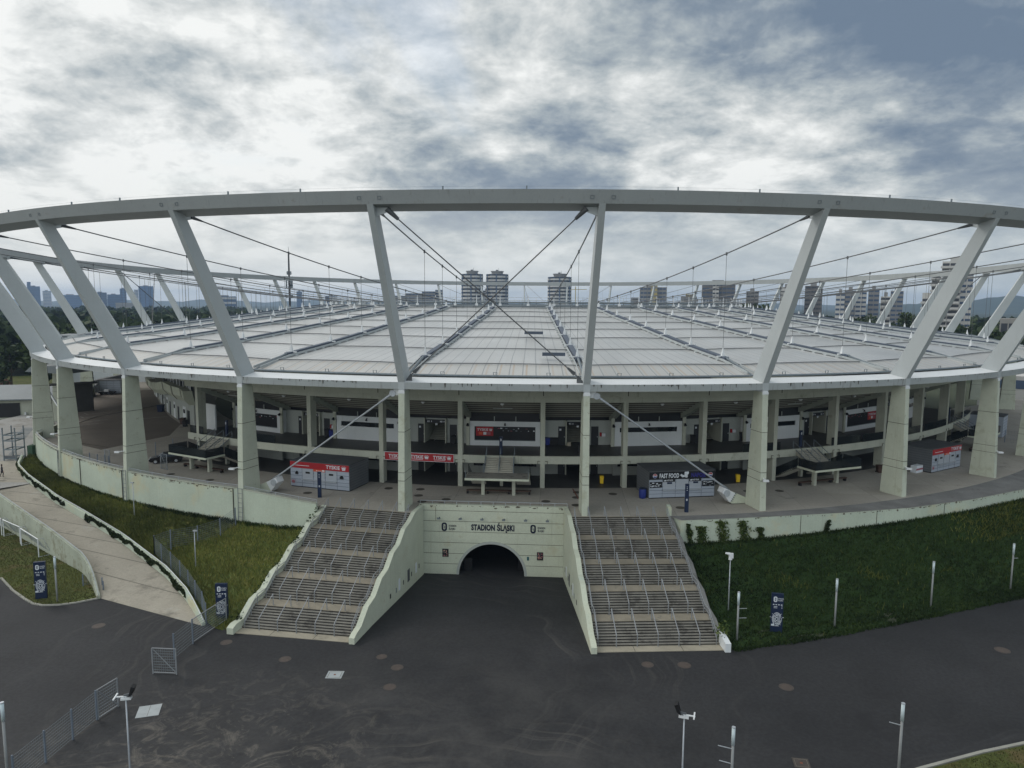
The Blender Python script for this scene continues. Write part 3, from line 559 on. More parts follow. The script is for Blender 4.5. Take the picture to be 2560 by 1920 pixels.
for i in range(-3, 5):
    s = 10.05 + 20.1 * i
    if not S0 < s < S1: continue
    F = gframe(s, -18.4)
    for zf, zt, lv in ((3.9, 7.15, 1), (0, 3.3, 0)):
        mb = MB()
        for a, b in ((-5.4, -1.45), (1.45, 5.4)): F.box(mb, a, b, 0, .25, zf, zt)
        F.box(mb, -1.45, 1.45, 0, .25, zf + 3.05, zt)
        rw = part(stand, 'recess_wall', mb, M['greywall'])
        for x0 in (-2.45, 1.9):
            m2 = MB(); F.box(m2, x0, x0 + .95, -.04, .02, zf, zf + 2.45); d = part(rw, 'door', m2, M['door']); m3 = MB(); F.box(m3, x0 + .78, x0 + .84, -.1, -.04, zf + 1.0, zf + 1.15); part(d, 'handle', m3, M['galv'])
            if lv and x0 < 0: m3 = MB(); F.box(m3, x0 + .15, x0 + .4, -.06, -.04, zf + 1.9, zf + 2.15); part(d, 'notice', m3, M['paper'])
        for sx in (-1.45, 1.45): m2 = MB(); F.box(m2, sx - .07, sx + .07, -.5, 5, zf, zt); part(stand, 'passage_wall', m2, M['conc'])
        if lv:
            m2 = MB(); F.box(m2, -1.38, 1.38, -.2, -.1, zf + 2.62, zf + 3.08); to = lambda u, v, d, F=F, zf=zf: F(u, -.2 - d, zf + 2.72 + v)
            if i in NUM:
                text_mb(m2, NUM[i][0] + ' ^' if 0 else NUM[i][0], lambda u, v, d, t=to: t(u - 1.1, v, d), .26, None, .02, 1); text_mb(m2, NUM[i][1], lambda u, v, d, t=to: t(u + .6, v, d), .26, None, .02, 1)
                rect2(m2, to, -.6, -.5, .02, .2, .012, 1); rect2(m2, to, 1.12, 1.22, .02, .2, .012, 1)
            rect2(m2, lambda u, v, d, F=F, zf=zf: F(u, -.12 - d, zf + v), -.05, .25, 2.35, 2.58, .02, 1)
            part(stand, 'gate_sign', m2, [M['dark'], M['paper']])
            m2 = MB()                                       # stairs climbing through the passage to the stand
            for n_ in range(12): F.box(m2, -1.38, 1.38, 1.8 + n_ * .34, 1.8 + (n_ + 1) * .34, zf, zf + .17 * (n_ + 1))
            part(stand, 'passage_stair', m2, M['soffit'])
            if i == 0: m2 = MB(); F.box(m2, -1.4, 1.4, 9, 9.1, zf + 2.2, zf + 3.6); part(stand, 'green_backdrop', m2, M['green'])
            if i in (-2, 0, -1, 1):
                m2 = MB(); F.box(m2, 3.3, 3.75, -.25, 0, zf + 1.15, zf + 1.55); hb = part(stand, 'hydrant_box', m2, M['paper']); m3 = MB(); F.box(m3, 3.02, 3.25, -.2, 0, zf + 1.15, zf + 1.65); part(hb, 'extinguisher', m3, M['red'])
        else:
            m2 = MB(); F.box(m2, -1.38, 1.38, 4.4, 4.6, 0, 3.3); part(stand, 'passage_end', m2, M['dark'])
for s in np.arange(-45.2, 90, 10.05):                        # dome lamps under the stepped ceiling
    F = gframe(s + 5, -12.5); m2 = MB(); m2.tube([F(0, 0, 10.45), F(0, 0, 10.05), F(0, 0, 9.92)], [.05, .26, .12], 8); part(stand, 'dome_lamp', m2, M['steelw'])
for s in (0, -40.2, 40.2): F = gframe(s, -13.4); m2 = MB(); F.box(m2, -1.2, 1.2, -.06, .06, 9.35, 9.43); m2.bar(F(0, 0, 9.4), F(0, 0, 10.3), .03, .03); part(stand, 'strip_lamp', m2, M['greywall'])
# glass balustrade on both sides beyond the middle
glassm = mat('smoked_glass', (.015, .02, .022), .1, .1, 1, alpha=.72)
for a, b in ((30.5, 36), (44.5, 50), (50.5, 58), (58.5, 66), (66.5, 76), (84, 94), (-47, -44), (-36, -30.5)):
    mb = MB(); ss = np.linspace(a, b, 4)
    mb.sweep([[rp(kc(s), o, z) for o, z in ((-11.0, 3.93), (-11.0, 5.0), (-11.04, 5.0), (-11.04, 3.93))] for s in ss]); part(stand, 'glass_balustrade', mb, glassm)
# red banner on the slab edge
q0, q1 = np.array(gframe(-14.6, -10.92)(0, 0)), np.array(gframe(-5.75, -10.92)(0, 0)); F = Frame((q0[0], q0[1], 2.96), (q1 - q0)[:2]); W = np.hypot(*(q1 - q0)[:2])
t = thing('advertising_banner', 'long red banner with white lettering and crowns on the gallery edge', 'banner', F(W / 2, 0, 0))
mb = MB(); F.box(mb, 0, W, -.06, 0, -.02, 1.02); part(t, 'frame', mb, M['paper']); mb = MB(); F.box(mb, .05, W - .05, -.075, -.055, .03, .97); part(t, 'cloth', mb, M['red'])
mb = MB()
for i in range(3):
    x = .55 + i * 2.85; text_mb(mb, 'TYSKIE', lambda u, v, d, x=x: F(x + u, -.075 - d, .34 + v), .42, 1.6, .02); crown(mb, lambda u, v, d: F(u, -.075 - d, v), x + 2.02, .54, .5); rect2(mb, lambda u, v, d: F(u, -.075 - d, v), x + .1, x + 1.55, .2, .25)
part(t, 'lettering', mb, M['paper'], fix=False)
# stair platforms in front of the gallery
for s, lab in ((0, 'in the middle of the plaza'), (-40.2, 'beside the black car'), (40.2, 'right of the fast food kiosk'), (80.4, 'far right behind the red kiosk')):
    F = gframe(s, -11.3); t = thing('platform_stair', 'raised concrete stair platform with bench beneath, ' + lab, 'stair platform', F(0, -3.7, 0), group='stair platforms before the gallery')
    mb = MB(); F.box(mb, -3.75, 3.65, -5.75, -2.75, 2.16, 2.4); part(t, 'landing', mb, M['mint'])
    mb = MB(); F.box(mb, -3.7, 3.6, -5.7, -2.75, 2.404, 2.41); part(t, 'landing_paving', mb, M['tread'])
    for x, y in ((-1.83, -3.75), (1.78, -3.75), (0, .5)): mb = MB(); F.box(mb, x - .19, x + .19, y - .19, y + .3, 0, 2.16 if y < 0 else 3.0); part(t, 'support', mb, M['conc'])
    mb = MB()
    for n_ in range(10): F.box(mb, -1.75, 1.6, -2.75 + n_ * .29, -2.75 + (n_ + 1) * .29, 2.0 + .15 * n_, 2.4 + .15 * (n_ + 1), 0)
    part(t, 'upper_flight', mb, M['flight'])
    mb = MB()
    for x in (-1.80, -.08, 1.62):
        mb.bar(F(x, -2.75, 3.35), F(x, .15, 4.85), .06, .06); mb.bar(F(x, -2.75, 2.55), F(x, .15, 4.05), .06, .1)
        for f in (0, .5, 1): mb.bar(F(x, -2.75 + 2.9 * f, 2.3 + 1.5 * f), F(x, -2.75 + 2.9 * f, 3.35 + 1.5 * f), .05, .05)
    part(t, 'flight_rail', mb, M['galvd'])
    for x0, x1 in ((-3.7, -1.95), (1.85, 3.6)):
        mb = MB()
        for n_ in range(16): F.box(mb, x0, x1, -2.75 + n_ * .28, -2.75 + (n_ + 1) * .28, 2.4 - .15 * (n_ + 1) - .16, 2.4 - .15 * (n_ + 1))
        part(t, 'lower_flight', mb, M['flight'])
        mb = MB(); x = x0 if x0 < 0 else x1; mb.hexa([F(x, -2.75, 2.1), F(x + .04, -2.75, 2.1), F(x + .04, 1.7, -.2), F(x, 1.7, -.2), F(x, -2.75, 3.4), F(x + .04, -2.75, 3.4), F(x + .04, 1.7, 1.05), F(x, 1.7, 1.05)]); part(t, 'side_glass', mb, glassm)
    if s: mb = MB(); F.box(mb, -3.7, 3.6, -5.72, -5.68, 2.42, 3.45); [F.box(mb, x, x + .04, -5.68, -2.9, 2.42, 3.45) for x in (-3.7, 3.56)]; part(t, 'front_glass', mb, glassm)
    else:
        mb = MB()
        for x in (-3.65, -1.9, 1.7, 3.55): mb.bar(F(x, -5.6 if abs(x) > 2 else -2.9, 2.4), F(x, -5.6 if abs(x) > 2 else -2.9, 3.45), .05, .05)
        part(t, 'rail_post', mb, M['galvd'])
    b = thing('bench', 'long low dark wooden bench under the stair platform ' + lab, 'bench', F(0, -3.3, 0), group='benches under the stair platforms')
    mb = MB(); F.box(mb, -3.8, 3.8, -3.55, -3.1, .36, .46); part(b, 'seat', mb, M['wood'])
    for x in (-3.7, -1.3, 1.2, 3.6): mb = MB(); F.box(mb, x - .12, x + .12, -3.5, -3.15, 0, .36); part(b, 'leg', mb, M['black'])
    g = gframe(s, -11.3); tt = thing('information_pillar', 'slim navy information pillar at the gallery head of the stair ' + lab, 'info pillar', g(-.1, .7, 3.9), group='navy pillars on the gallery')
    mb = MB(); g.box(mb, -.3, .1, .6, .8, 3.9, 6.1); part(tt, 'body', mb, M['navy']); mb = MB(); emblem(mb, lambda u, v, d: g(-.1 + u, .6 - d, 5.7 + v), 0, 0, .3); part(tt, 'emblem', mb, M['paper'], fix=False)

# ------------------------------------------------------------------ curved concourse wall at far left (lower side building)
VW = [(-56.5, -90.5), (-59.3, -86.2), (-63.1, -82.6), (-68.5, -76.0), (-73.5, -69.5), (-77.5, -63.2), (-81.5, -57.6), (-84.9, -52.3), (-88.3, -47.8), (-90.8, -44.2), (-93.5, -36), (-95, -26)]
vb = thing('concourse_wing', 'curved cream concourse wing with bulging panels and dark window band at left', 'building', (-72, -72, 0))
def voff(i, d):
    a = np.array(VW[max(0, i - 1)]); b = np.array(VW[min(len(VW) - 1, i + 1)]); t_ = (b - a) / np.linalg.norm(b - a); return np.array(VW[i]) + np.array([-t_[1], t_[0]]) * -d * -1 if 0 else np.array(VW[i]) - np.array([t_[1], -t_[0]]) * d * 1.
VZ = [0, 0, 0, 0, -1.0, -1.7, -2.3, -2.8, -2.8, -2.8, -2.8, -2.8]
def vsec(p): return [[(*voff(i, d), z + (VZ[i] if z > 4 else 0)) for d, z in p] for i in range(len(VW))]
mb = MB(); mb.sweep(vsec([(0, 0), (0, 4.4), (-.4, 4.4), (-.4, 0)])); part(vb, 'lower_wall', mb, M['greywall'])
mb = MB(); mb.sweep(vsec([(.7, 4.4), (1.5, 5.4), (1.7, 6.9), (.2, 6.9), (-.3, 4.4)])); part(vb, 'bulging_parapet', mb, M['mint'])
mb = MB(); mb.sweep(vsec([(.3, 6.9), (.3, 10.5), (0, 10.5), (0, 6.9)])); part(vb, 'window_band', mb, M['glass'])
mb = MB(); mb.sweep(vsec([(1, 10.5), (1, 11.2), (-14, 12), (-14, 10.5)])); part(vb, 'roof_slab', mb, M['conc'])
for i in range(len(VW) - 1):
    a, b = np.array(VW[i]), np.array(VW[i + 1]); F = Frame((*a, 0), a - b); l = np.linalg.norm(b - a)
    F = Frame((*b, 0), a - b)
    for f in (.15, .5, .85):
        m2 = MB(); F.box(m2, l * f - .06, l * f + .06, -.45, .1, 6.9 + VZ[i], 10.5 + VZ[i]); part(vb, 'mullion', m2, M['steelw'])
    m2 = MB(); m2.sweep([[F(.05, y, z + VZ[i]) for y, z in ((-.75, 4.35), (-1.6, 5.4), (-1.8, 6.95), (-.3, 6.95))], [F(.5, y, z + VZ[i]) for y, z in ((-.75, 4.35), (-1.6, 5.4), (-1.8, 6.95), (-.3, 6.95))]]); part(vb, 'rib', m2, M['soffit'])
    if i in (1, 2, 3, 4, 5, 7):
        m2 = MB(); F.box(m2, l * .2, l * .2 + 1.5, -.08, 0, .05, 3.1); d = part(vb, 'door', m2, M['white']); m3 = MB(); F.box(m3, l * .2 + .3, l * .2 + 1.2, -.11, -.08, 1.9, 2.6); part(d, 'pane', m3, M['glass'])
        m2 = MB(); F.box(m2, l * .62, l * .62 + 1.2, -.06, 0, .05, 2.6); part(vb, 'dark_door', m2, M['door'])
# white sliding gate wall left of the stairs platform
mb = MB(); F = Frame((-46.5, -108.4, 0), (.82, -.57)); F.box(mb, 0, 5.0, 0, .2, 3.2, 7.6); g = solo('wall_panel', mb, M['white'], 'tall white panel wall at the left end of the gallery', 'wall')
mb = MB(); F.box(mb, 2.4, 2.5, -.03, 0, 3.2, 7.6); part(g, 'joint', mb, M['joint'])

# ------------------------------------------------------------------ plaza
LW = [(-19.3, -135.7), (-21.5, -135.2), (-24.5, -134.2), (-27.3, -133.2)] + [tuple(ring(k, .32)[0]) for k in np.arange(-1.02, -3.95, -.12)]
LW += [(-77.3, -100.4), (-78.6, -97.6), (-79.4, -94), (-81.5, -90)]
RW = [(19.75, -136.55), (24, -135.7), (29.4, -134.4), (38, -132.2), (46.5, -129.5), (55.5, -125.2), (64.5, -119.8), (72, -114.5), (80, -108), (95, -93)]
STL, STR = [(-18.5, -134.55), (-8.72, -136.25)], [(8.45, -136.15), (18.75, -135.25)]
edge = LW[::-1] + STL + [(-8.55, -133.3), (8.2, -133.3)] + STR + RW
rear = [tuple(ring(k, -31)[0]) for k in np.arange(5.5, -8.6, -.5)]
mb = MB(); mb.poly(edge + [(115, -70), (118, -30)] + rear + [(-112, -20), (-104, -55)], 0.0)
def plazamat():
    m = mat('plaza_paving', (.345, .322, .28), .85, .10, .12, [((.17, .16, .145), .60, .22), ((.27, .21, .145), .64, .12), ((.33, .315, .29), .66, .35)], None, .12, bump=.05)
    nt = m.node_tree; N = nt.nodes; L = nt.links; b = N['Principled BSDF']; src = b.inputs['Base Color'].links[0].from_socket
    g = N.new('ShaderNodeNewGeometry'); br = N.new('ShaderNodeTexBrick'); br.offset = 0; br.inputs['Scale'].default_value = 1; br.inputs['Mortar Size'].default_value = .018; br.inputs['Brick Width'].default_value = 4.9; br.inputs['Row Height'].default_value = 5.4
    br.inputs['Color1'].default_value = (1, 1, 1, 1); br.inputs['Color2'].default_value = (.88, .88, .88, 1); br.inputs['Mortar'].default_value = (.55, .55, .55, 1); L.new(g.outputs['Position'], br.inputs['Vector'])
    x = N.new('ShaderNodeMix'); x.data_type = 'RGBA'; x.blend_type = 'MULTIPLY'; x.inputs[0].default_value = 1; L.new(src, x.inputs[6]); L.new(br.outputs['Color'], x.inputs[7]); L.new(x.outputs[2], b.inputs['Base Color']); return m
M['plaza'] = plazamat()
struct('plaza', mb, M['plaza'])
# darker asphalt of the left concourse with old painted bay lines
mb = MB(); mb.poly([(-58, -96), (-62, -108), (-74, -101), (-83, -88), (-92, -76), (-101, -62), (-108, -48), (-96, -36), (-88, -48), (-79, -62), (-70, -75), (-62, -85)], .006)
struct('concourse_paving', mb, mat('concourse_asphalt', (.135, .115, .095), .9, .12, .2, [((.08, .07, .06), .6, .3), ((.2, .18, .15), .66, .4)], None, .15))
mb = MB()
for x, y, a in ((-84, -80, .9), (-81, -85, .9), (-79.5, -88.5, .9), (-86, -76, .9), (-72, -80, .9)):
    F = Frame((x, y, .012), (math.cos(a), math.sin(a))); F.box(mb, 0, 4.5, 0, .14, 0, .003); F.box(mb, 0, .14, 0, 2.0, 0, .003)
struct('bay_marking', mb, mat('worn_white_paint', (.34, .33, .31), .9, .2, 2))
mb = MB(); mb.tube([(-73, -101.5, .0), (-78, -93, 0), (-80.5, -88, 0), (-82.5, -78, 0), (-80, -68, 0), (-79, -60, 0)], .1, 4); mb.tube([(-62, -106.3, 0), (-73, -101.5, 0)], .06, 4); struct('drain_channel', mb, M['joint'])
# ledge in front of the right hand piers
inn = [tuple(ring(k, .95)[0]) for k in np.arange(5.2, 1.35, -.15)]
mb = MB(); mb.poly([(19.9, -136.5)] + [(x - .05, y + .05) for x, y in RW[1:-1]] + inn, .012); struct('terrace_strip', mb, M['ledge'])

# retaining walls
def wall(mb, P, zt, zb, th=.35, mi=0):
    n = len(P); secs = []
    for i in range(n):
        a = np.array(P[max(0, i - 1)][:2]); b = np.array(P[min(n - 1, i + 1)][:2]); t_ = (b - a) / np.linalg.norm(b - a); nn = np.array([-t_[1], t_[0]]); p = np.array(P[i][:2]); q = p + nn * th
        T = zt(i) if callable(zt) else zt; B = zb(i) if callable(zb) else zb; secs.append([(*p, B), (*p, T), (*q, T), (*q, B)])
    mb.sweep(secs)
def offs(P, d):
    out = []; n = len(P)
    for i in range(n):
        a = np.array(P[max(0, i - 1)][:2]); b = np.array(P[min(n - 1, i + 1)][:2]); t_ = (b - a) / np.linalg.norm(b - a); out.append(tuple(np.array(P[i][:2]) + np.array([-t_[1], t_[0]]) * d))
    return out
LWr = LW[::-1]
nL = len(LWr); ztL = lambda i: 1.0 if i < nL - 3 else (.85, .7, .55)[i - nL + 3]
t = thing('retaining_wall', 'long curved mint green retaining wall with a rail, left of the left staircase', 'retaining wall', (-48, -124.5, -3))
mb = MB(); wall(mb, LWr, ztL, -4.4, .3); part(t, 'wall_face', mb, M['mintwall'])
mb = MB(); cop = [(x, y) for x, y in offs(LWr, .02)]; wall(mb, offs(LWr, -.05), lambda i: ztL(i) + .09, lambda i: ztL(i) + .004, .42); part(t, 'coping', mb, M['conc'])
mb = MB(); mid = offs(LWr, .15); mb.tube([(x, y, ztL(i) + .42) for i, (x, y) in enumerate(mid)], .035, 5); mb.tube([(x, y, ztL(i) + .25) for i, (x, y) in enumerate(mid)], .02, 4)
for i, (x, y) in enumerate(mid): mb.bar((x, y, ztL(i)), (x, y, ztL(i) + .42), .04, .04)
part(t, 'guard_rail', mb, M['galv'])
for k in (-1.06, -2.05, -3.05, -2.62, -1.0 + .045):
    q, n = ring(k, .34); F = Frame(q, (-n[1], n[0])); m2 = MB(); F.box(m2, -.05, .05, -.06, .0, -3.3, 1.0); part(t, 'downpipe', m2, M['joint'])
F = Frame((-78.4, -97.9, 0), (-.42, .9)); F = Frame((-78.75, -97.0, 0), (.34, -.94)); m2 = MB(); F.box(m2, -1.6, .7, -.08, .02, -2.2, -.2); w = part(t, 'window', m2, M['glass']); m3 = MB(); F.box(m3, -1.75, .85, -.12, -.08, -2.35, -2.2); part(w, 'sill', m3, M['conc'])
zbR = [-5.5, -2.6, -2.5, -2.2, -1.8, -1.7, -1.8, -2, -2, -2]
t = thing('retaining_wall', 'low mint green retaining wall above the dark grass bank, right of the right staircase', 'retaining wall', (45, -129, -2))
mb = MB(); wall(mb, RW, -.02, lambda i: zbR[i] - 1.5, .3); part(t, 'wall_face', mb, M['mintwall'])
mb = MB(); wall(mb, [(18.95, -134.9), (19.75, -136.55)], -.02, -6, .3); part(t, 'return_wall', mb, M['mintwall']); mb = MB(); mb.box(18.62, 19.0, -135.2, -134.0, -.1, .95); part(t, 'end_post', mb, M['mintwall'])
for i, s in enumerate((24, 33, 42, 51)):
    j = next(n_ for n_ in range(len(RW)) if RW[n_][0] > s); f = (s - RW[j - 1][0]) / (RW[j][0] - RW[j - 1][0]); y = RW[j - 1][1] + f * (RW[j][1] - RW[j - 1][1]); m2 = MB(); m2.box(s - .03, s + .03, y - .02, y + .03, -2.6, -.05); part(t, 'joint', m2, M['joint'])

# flaked paint along the wall tops: uncountable small chips
def chips(t, P, n, zt, seed, depth=.3):
    r = np.random.default_rng(seed); P = resamp([(x, y, 0) for x, y in P], 200); mb = MB()
    for _ in range(n):
        i = int(r.integers(1, 196)); w = r.uniform(.05, .4) * r.random() ** 1.5; h = r.uniform(.03, .14); d = P[i + 1][:2] - P[i][:2]; d /= np.linalg.norm(d); nn = np.array([d[1], -d[0]]) * .012; z = zt(P[i][0]) - .02 - abs(r.normal()) * depth * .4
        c = [(-1, r.uniform(-.4, .4)), (-.5, -r.uniform(.3, 1)), (.2, -r.uniform(.3, 1.2)), (1, r.uniform(-.6, .2)), (.6, r.uniform(.3, .8)), (-.3, r.uniform(.4, 1))]
        mb.add([(P[i][0] + d[0] * u * w + nn[0], P[i][1] + d[1] * u * w + nn[1], z + v * h) for u, v in c], [tuple(range(6))])
    tag(part(t, 'flaked_paint', mb, M['chip'], fix=False), kind='stuff')
def resamp(P, n):
    P = np.array(P, float); l = np.r_[0, np.cumsum(np.linalg.norm(np.diff(P[:, :2], axis=0), axis=1))]; s = np.linspace(0, l[-1], n); return np.stack([np.interp(s, l, P[:, i]) for i in range(3)], 1)
M['chip'] = mat('bare_dirty_concrete', (.13, .115, .085), .9, .3, 2)
for o in [o for o in COL.objects if o.get('category') == 'retaining wall']:
    if o.location.x < 0: chips(o, LWr[4:-4], 420, lambda x: 1.0, 1)
    else: chips(o, RW[:-2], 160, lambda x: -.04, 2, .2)
# ------------------------------------------------------------------ tunnel portal
FY = -133.3; FX0, FX1, FZ = -8.45, 8.1, -7.86
t = thing('tunnel_portal', 'mint green tunnel portal wall with dark round arch between the two staircases', 'tunnel portal', (-.2, FY, FZ))
AX, AR, AZ = -.32, 3.68, -7.86; AT = 3.62
arc = [(AX + AR * math.cos(a), AZ + AT * math.sin(a)) for a in np.linspace(0, math.pi, 33)]
mb = MB()
for y in (FY, FY + .5):
    b = len(mb.v); mb.v += [(x, y, z) for x, z in arc] + [(FX1, y, FZ)] + [(FX0 + (FX1 - FX0) * f, y, .02) for f in np.linspace(1, 0, 31)] + [(FX0, y, FZ)]
    for i in range(32): mb.f.append((b + i, b + i + 1, b + 33 + i + 1, b + 33 + i)); mb.m.append(0)
mb.box(FX0, FX1, FY, FY + .5, .02, .12)
part(t, 'portal_wall', mb, M['mint'])
for z in (-.55, -1.75, -2.95, -4.2, -5.45, -6.65):           # horizontal casting joints, stopping at the arch
    h = AR * math.sqrt(max(0, 1 - ((z - AZ) / AT) ** 2)) + .32 if z < AZ + AT + .3 else 0
    m2 = MB()
    for a, b in (((FX0, AX - h), (AX + h, FX1)) if h > .4 else ((FX0, FX1),)): m2.box(a, b, FY - .006, FY + .01, z - .022, z + .022)
    part(t, 'casting_joint', m2, M['joint'])
for x in (FX0 + .06, FX1 - .06): m2 = MB(); m2.box(x - .035, x + .035, FY - .008, FY + .01, FZ, .0); part(t, 'corner_joint', m2, M['joint'])
m2 = MB(); m2.box(-6.6, -6.56, FY - .007, FY + .01, -1.7, -.2); part(t, 'drip_stain', m2, M['joint'])
m2 = MB(); m2.sweep([[(AX + r * math.cos(a), y, AZ + (r - AR + AT) * math.sin(a)) for r, y in ((AR - .02, FY - .06), (AR + .27, FY - .06), (AR + .27, FY + .02), (AR - .02, FY + .02))] for a in np.linspace(0, math.pi, 41)]); part(t, 'arch_rim', m2, M['greywall'])
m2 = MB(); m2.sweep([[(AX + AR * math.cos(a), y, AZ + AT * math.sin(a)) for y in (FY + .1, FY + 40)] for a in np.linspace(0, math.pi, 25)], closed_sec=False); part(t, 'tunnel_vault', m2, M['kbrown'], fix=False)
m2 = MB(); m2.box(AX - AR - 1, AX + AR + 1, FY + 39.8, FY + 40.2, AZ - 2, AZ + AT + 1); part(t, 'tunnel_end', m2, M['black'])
for x0, y in ((-3.55, 1.2), (2.6, 1.6)): m2 = MB(); m2.box(x0, x0 + .9, FY + y, FY + y + .1, AZ, AZ + 1.5); part(t, 'folded_gate', m2, M['black'])
to = lambda u, v, d: (u, FY - d, v)
m2 = MB(); text_mb(m2, 'STADION ŚLĄSKI', lambda u, v, d: (-.2 + u, FY - d - .02, -2.68 + v), .64, 4.7, .022, align='CENTER') if 0 else text_mb(m2, 'STADION ŚLĄSKI', lambda u, v, d: (-.2 + u, FY - d - .02, -2.68 + v), .66, 4.8, .045, align='CENTER'); part(t, 'lettering', m2, M['navyl'], fix=False)
for cx in (-5.62, 4.27):
    m2 = MB(); emblem(m2, to, cx, -2.4, .98); text_mb(m2, 'STADION', lambda u, v, d: (cx + .5 + u, FY - d, -2.38 + v), .22, .84, .03); text_mb(m2, 'ŚLĄSKI', lambda u, v, d: (cx + .5 + u, FY - d, -2.72 + v), .22, .72, .03); part(t, 'emblem', m2, M['navyl'], fix=False)
for i in range(6):
    x = -6.15 + i * 2.4; m2 = MB(); m2.bar((x, FY, -1.3), (x, FY - .55, -1.28), .05, .05); m2.box(x - .17, x + .17, FY - .75, FY - .5, -1.36, -1.22); part(t, 'wall_lamp', m2, M['galvd'])
m2 = MB(); m2.tube([(FX0 + .1, FY + .2, .5), (FX1 - .1, FY + .2, .5)], .035, 5)
for x in np.linspace(FX0 + .1, FX1 - .1, 13): m2.bar((x, FY + .2, .1), (x, FY + .2, .5), .045, .045)
part(t, 'guard_rail', m2, M['galv'])
m2 = MB(); m2.box(3.62, 3.84, FY - .05, FY, -6.0, -5.6); part(t, 'green_notice', m2, mat('teal_sign', (.02, .10, .11), .6))
PGEN = random.Random(3)
chips(t, [(FX0 + .1, FY), (FX1 - .1, FY)], 40, lambda x: .08, 3, .25)
for nm, x, z, lab in (('poster', -5.85, -5.85, 'dark framed event poster left of the tunnel arch'), ('poster', 4.72, -5.95, 'dark framed event poster right of the tunnel arch')):
    m2 = MB(); m2.box(x, x + .7, FY - .04, FY - .005, z, z + .92); p = solo(nm, m2, M['dark'], lab, 'poster', group='posters beside the arch')
    m2 = MB()
    for _ in range(26):
        u, v = PGEN.uniform(.05, .5), PGEN.uniform(.05, .75); rect2(m2, lambda a, b, d: (x + a, FY - .04 - d, z + b), u, u + PGEN.uniform(.05, .16), v, v + PGEN.uniform(.04, .14), .006 + _ * .0004, PGEN.choice([0, 1, 2]))
    part(p, 'print', m2, [M['pink'], M['kroof'], M['skin']])

# ------------------------------------------------------------------ the two staircases
ZA = -6.6
def stairs(name, lab, bl, br, tl, tr, group):
    bl, br, tl, tr = map(np.array, (bl, br, tl, tr)); Lr = 16.65
    def P(u, s, z): a = bl + (tl - bl) * s / Lr; b = br + (tr - br) * s / Lr; q = a + (b - a) * u; return (q[0], q[1], z)
    t = thing(name, lab, 'staircase', P(.5, 0, ZA), group=group)
    mb = MB(); mb.hexa([P(0, 0, ZA - .1), P(1, 0, ZA - .1), P(1, 1.0, ZA - .1), P(0, 1.0, ZA - .1), P(0, 0, ZA + .05), P(1, 0, ZA + .05), P(1, 1.0, ZA + .05), P(0, 1.0, ZA + .05)]); part(t, 'apron', mb, M['apron'])
    for u in (.3, .68): m2 = MB(); m2.hexa([P(u, 0, ZA + .05), P(u + .004, 0, ZA + .05), P(u + .004, 1, ZA + .05), P(u, 1, ZA + .05), P(u, 0, ZA + .054), P(u + .004, 0, ZA + .054), P(u + .004, 1, ZA + .054), P(u, 1, ZA + .054)]); part(t, 'slab_joint', m2, M['joint'])
    s, z = 1.0, ZA + .05; rise = -z / 45; prof = []
    for f in range(5):
        tr_ = MB(); s0, z0 = s, z
        for i in range(9):
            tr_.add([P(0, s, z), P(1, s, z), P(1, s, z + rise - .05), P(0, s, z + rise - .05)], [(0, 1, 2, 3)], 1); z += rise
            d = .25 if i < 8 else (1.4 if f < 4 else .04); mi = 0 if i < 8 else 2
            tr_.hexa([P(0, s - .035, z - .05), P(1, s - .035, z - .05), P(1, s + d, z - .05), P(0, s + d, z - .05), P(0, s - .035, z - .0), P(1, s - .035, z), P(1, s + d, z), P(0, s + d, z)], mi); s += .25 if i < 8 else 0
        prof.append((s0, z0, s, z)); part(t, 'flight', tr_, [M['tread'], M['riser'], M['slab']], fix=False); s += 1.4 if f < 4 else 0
    for f, (s0, z0, s1, z1) in enumerate(prof):
        for i in range(5):
            u = (i + 1) / 6; m2 = MB(); m2.tube([P(u, s0 - .2, z0), P(u, s0 - .2, z0 + 1.05), P(u, s1 + .12, z1 + 1.05), P(u, s1 + .12, z1)], .045, 6); part(t, 'handrail', m2, M['rail'])
    for u in (.025, .975):
        m2 = MB()
        for h in (.95, .55):
            pts = []
            for s0, z0, s1, z1 in prof: pts += [P(u, s0, z0 + h), P(u, s1, z1 + h)]
            m2.tube(pts, .035, 5)
        for s0, z0, s1, z1 in prof:
            for f in (0, .5, 1): q = P(u, s0 + (s1 - s0) * f, z0 + (z1 - z0) * f); m2.bar(q, (q[0], q[1], q[2] + .95), .05, .05)
        part(t, 'side_rail', m2, M['rail'])
    return P, prof
PLs, prof = stairs('staircase', 'wide concrete staircase with rows of handrails, left of the tunnel', (-21.2, -151.75), (-10.68, -152.7), STL[0], STL[1], 'plaza staircases')
PRs, _ = stairs('staircase', 'wide concrete staircase with rows of handrails, right of the tunnel', (10.35, -152.8), (21.05, -151.6), STR[0], STR[1], 'plaza staircases')
def cheek(P, u0, u1, lab, h, zb, tunnel, mm='mint'):
    t0 = [(-.25, ZA + .55), (.25, ZA + .75)]; pts = list(t0)
    for s0, z0, s1, z1 in prof: pts += [(s0 + .35, z0 + h + .25), (s1 + .05, z1 + h)]
    pts = [(s, min(z, .1)) for s, z in pts]
    if tunnel: pts += [(17.2, .1), (19.45, .1)]
    mb = MB(); secs = []
    for s, z in pts:
        zz = zb if not tunnel else (ZA - .3 if s < 3 else -8.3); secs.append([P(u0, s, zz), P(u0, s, z), P(u1, s, z), P(u1, s, zz)])
    t = thing('stair_wall', lab, 'wall', secs[0][0], group='sloping stair walls'); part(t, 'wall_body', mb, M['mint']) if 0 else None
    mb.sweep(secs); part(t, 'wall_body', mb, M[mm])
    m2 = MB(); um = (u0 + u1) / 2; wv = (u1 - u0) * .38
    return t
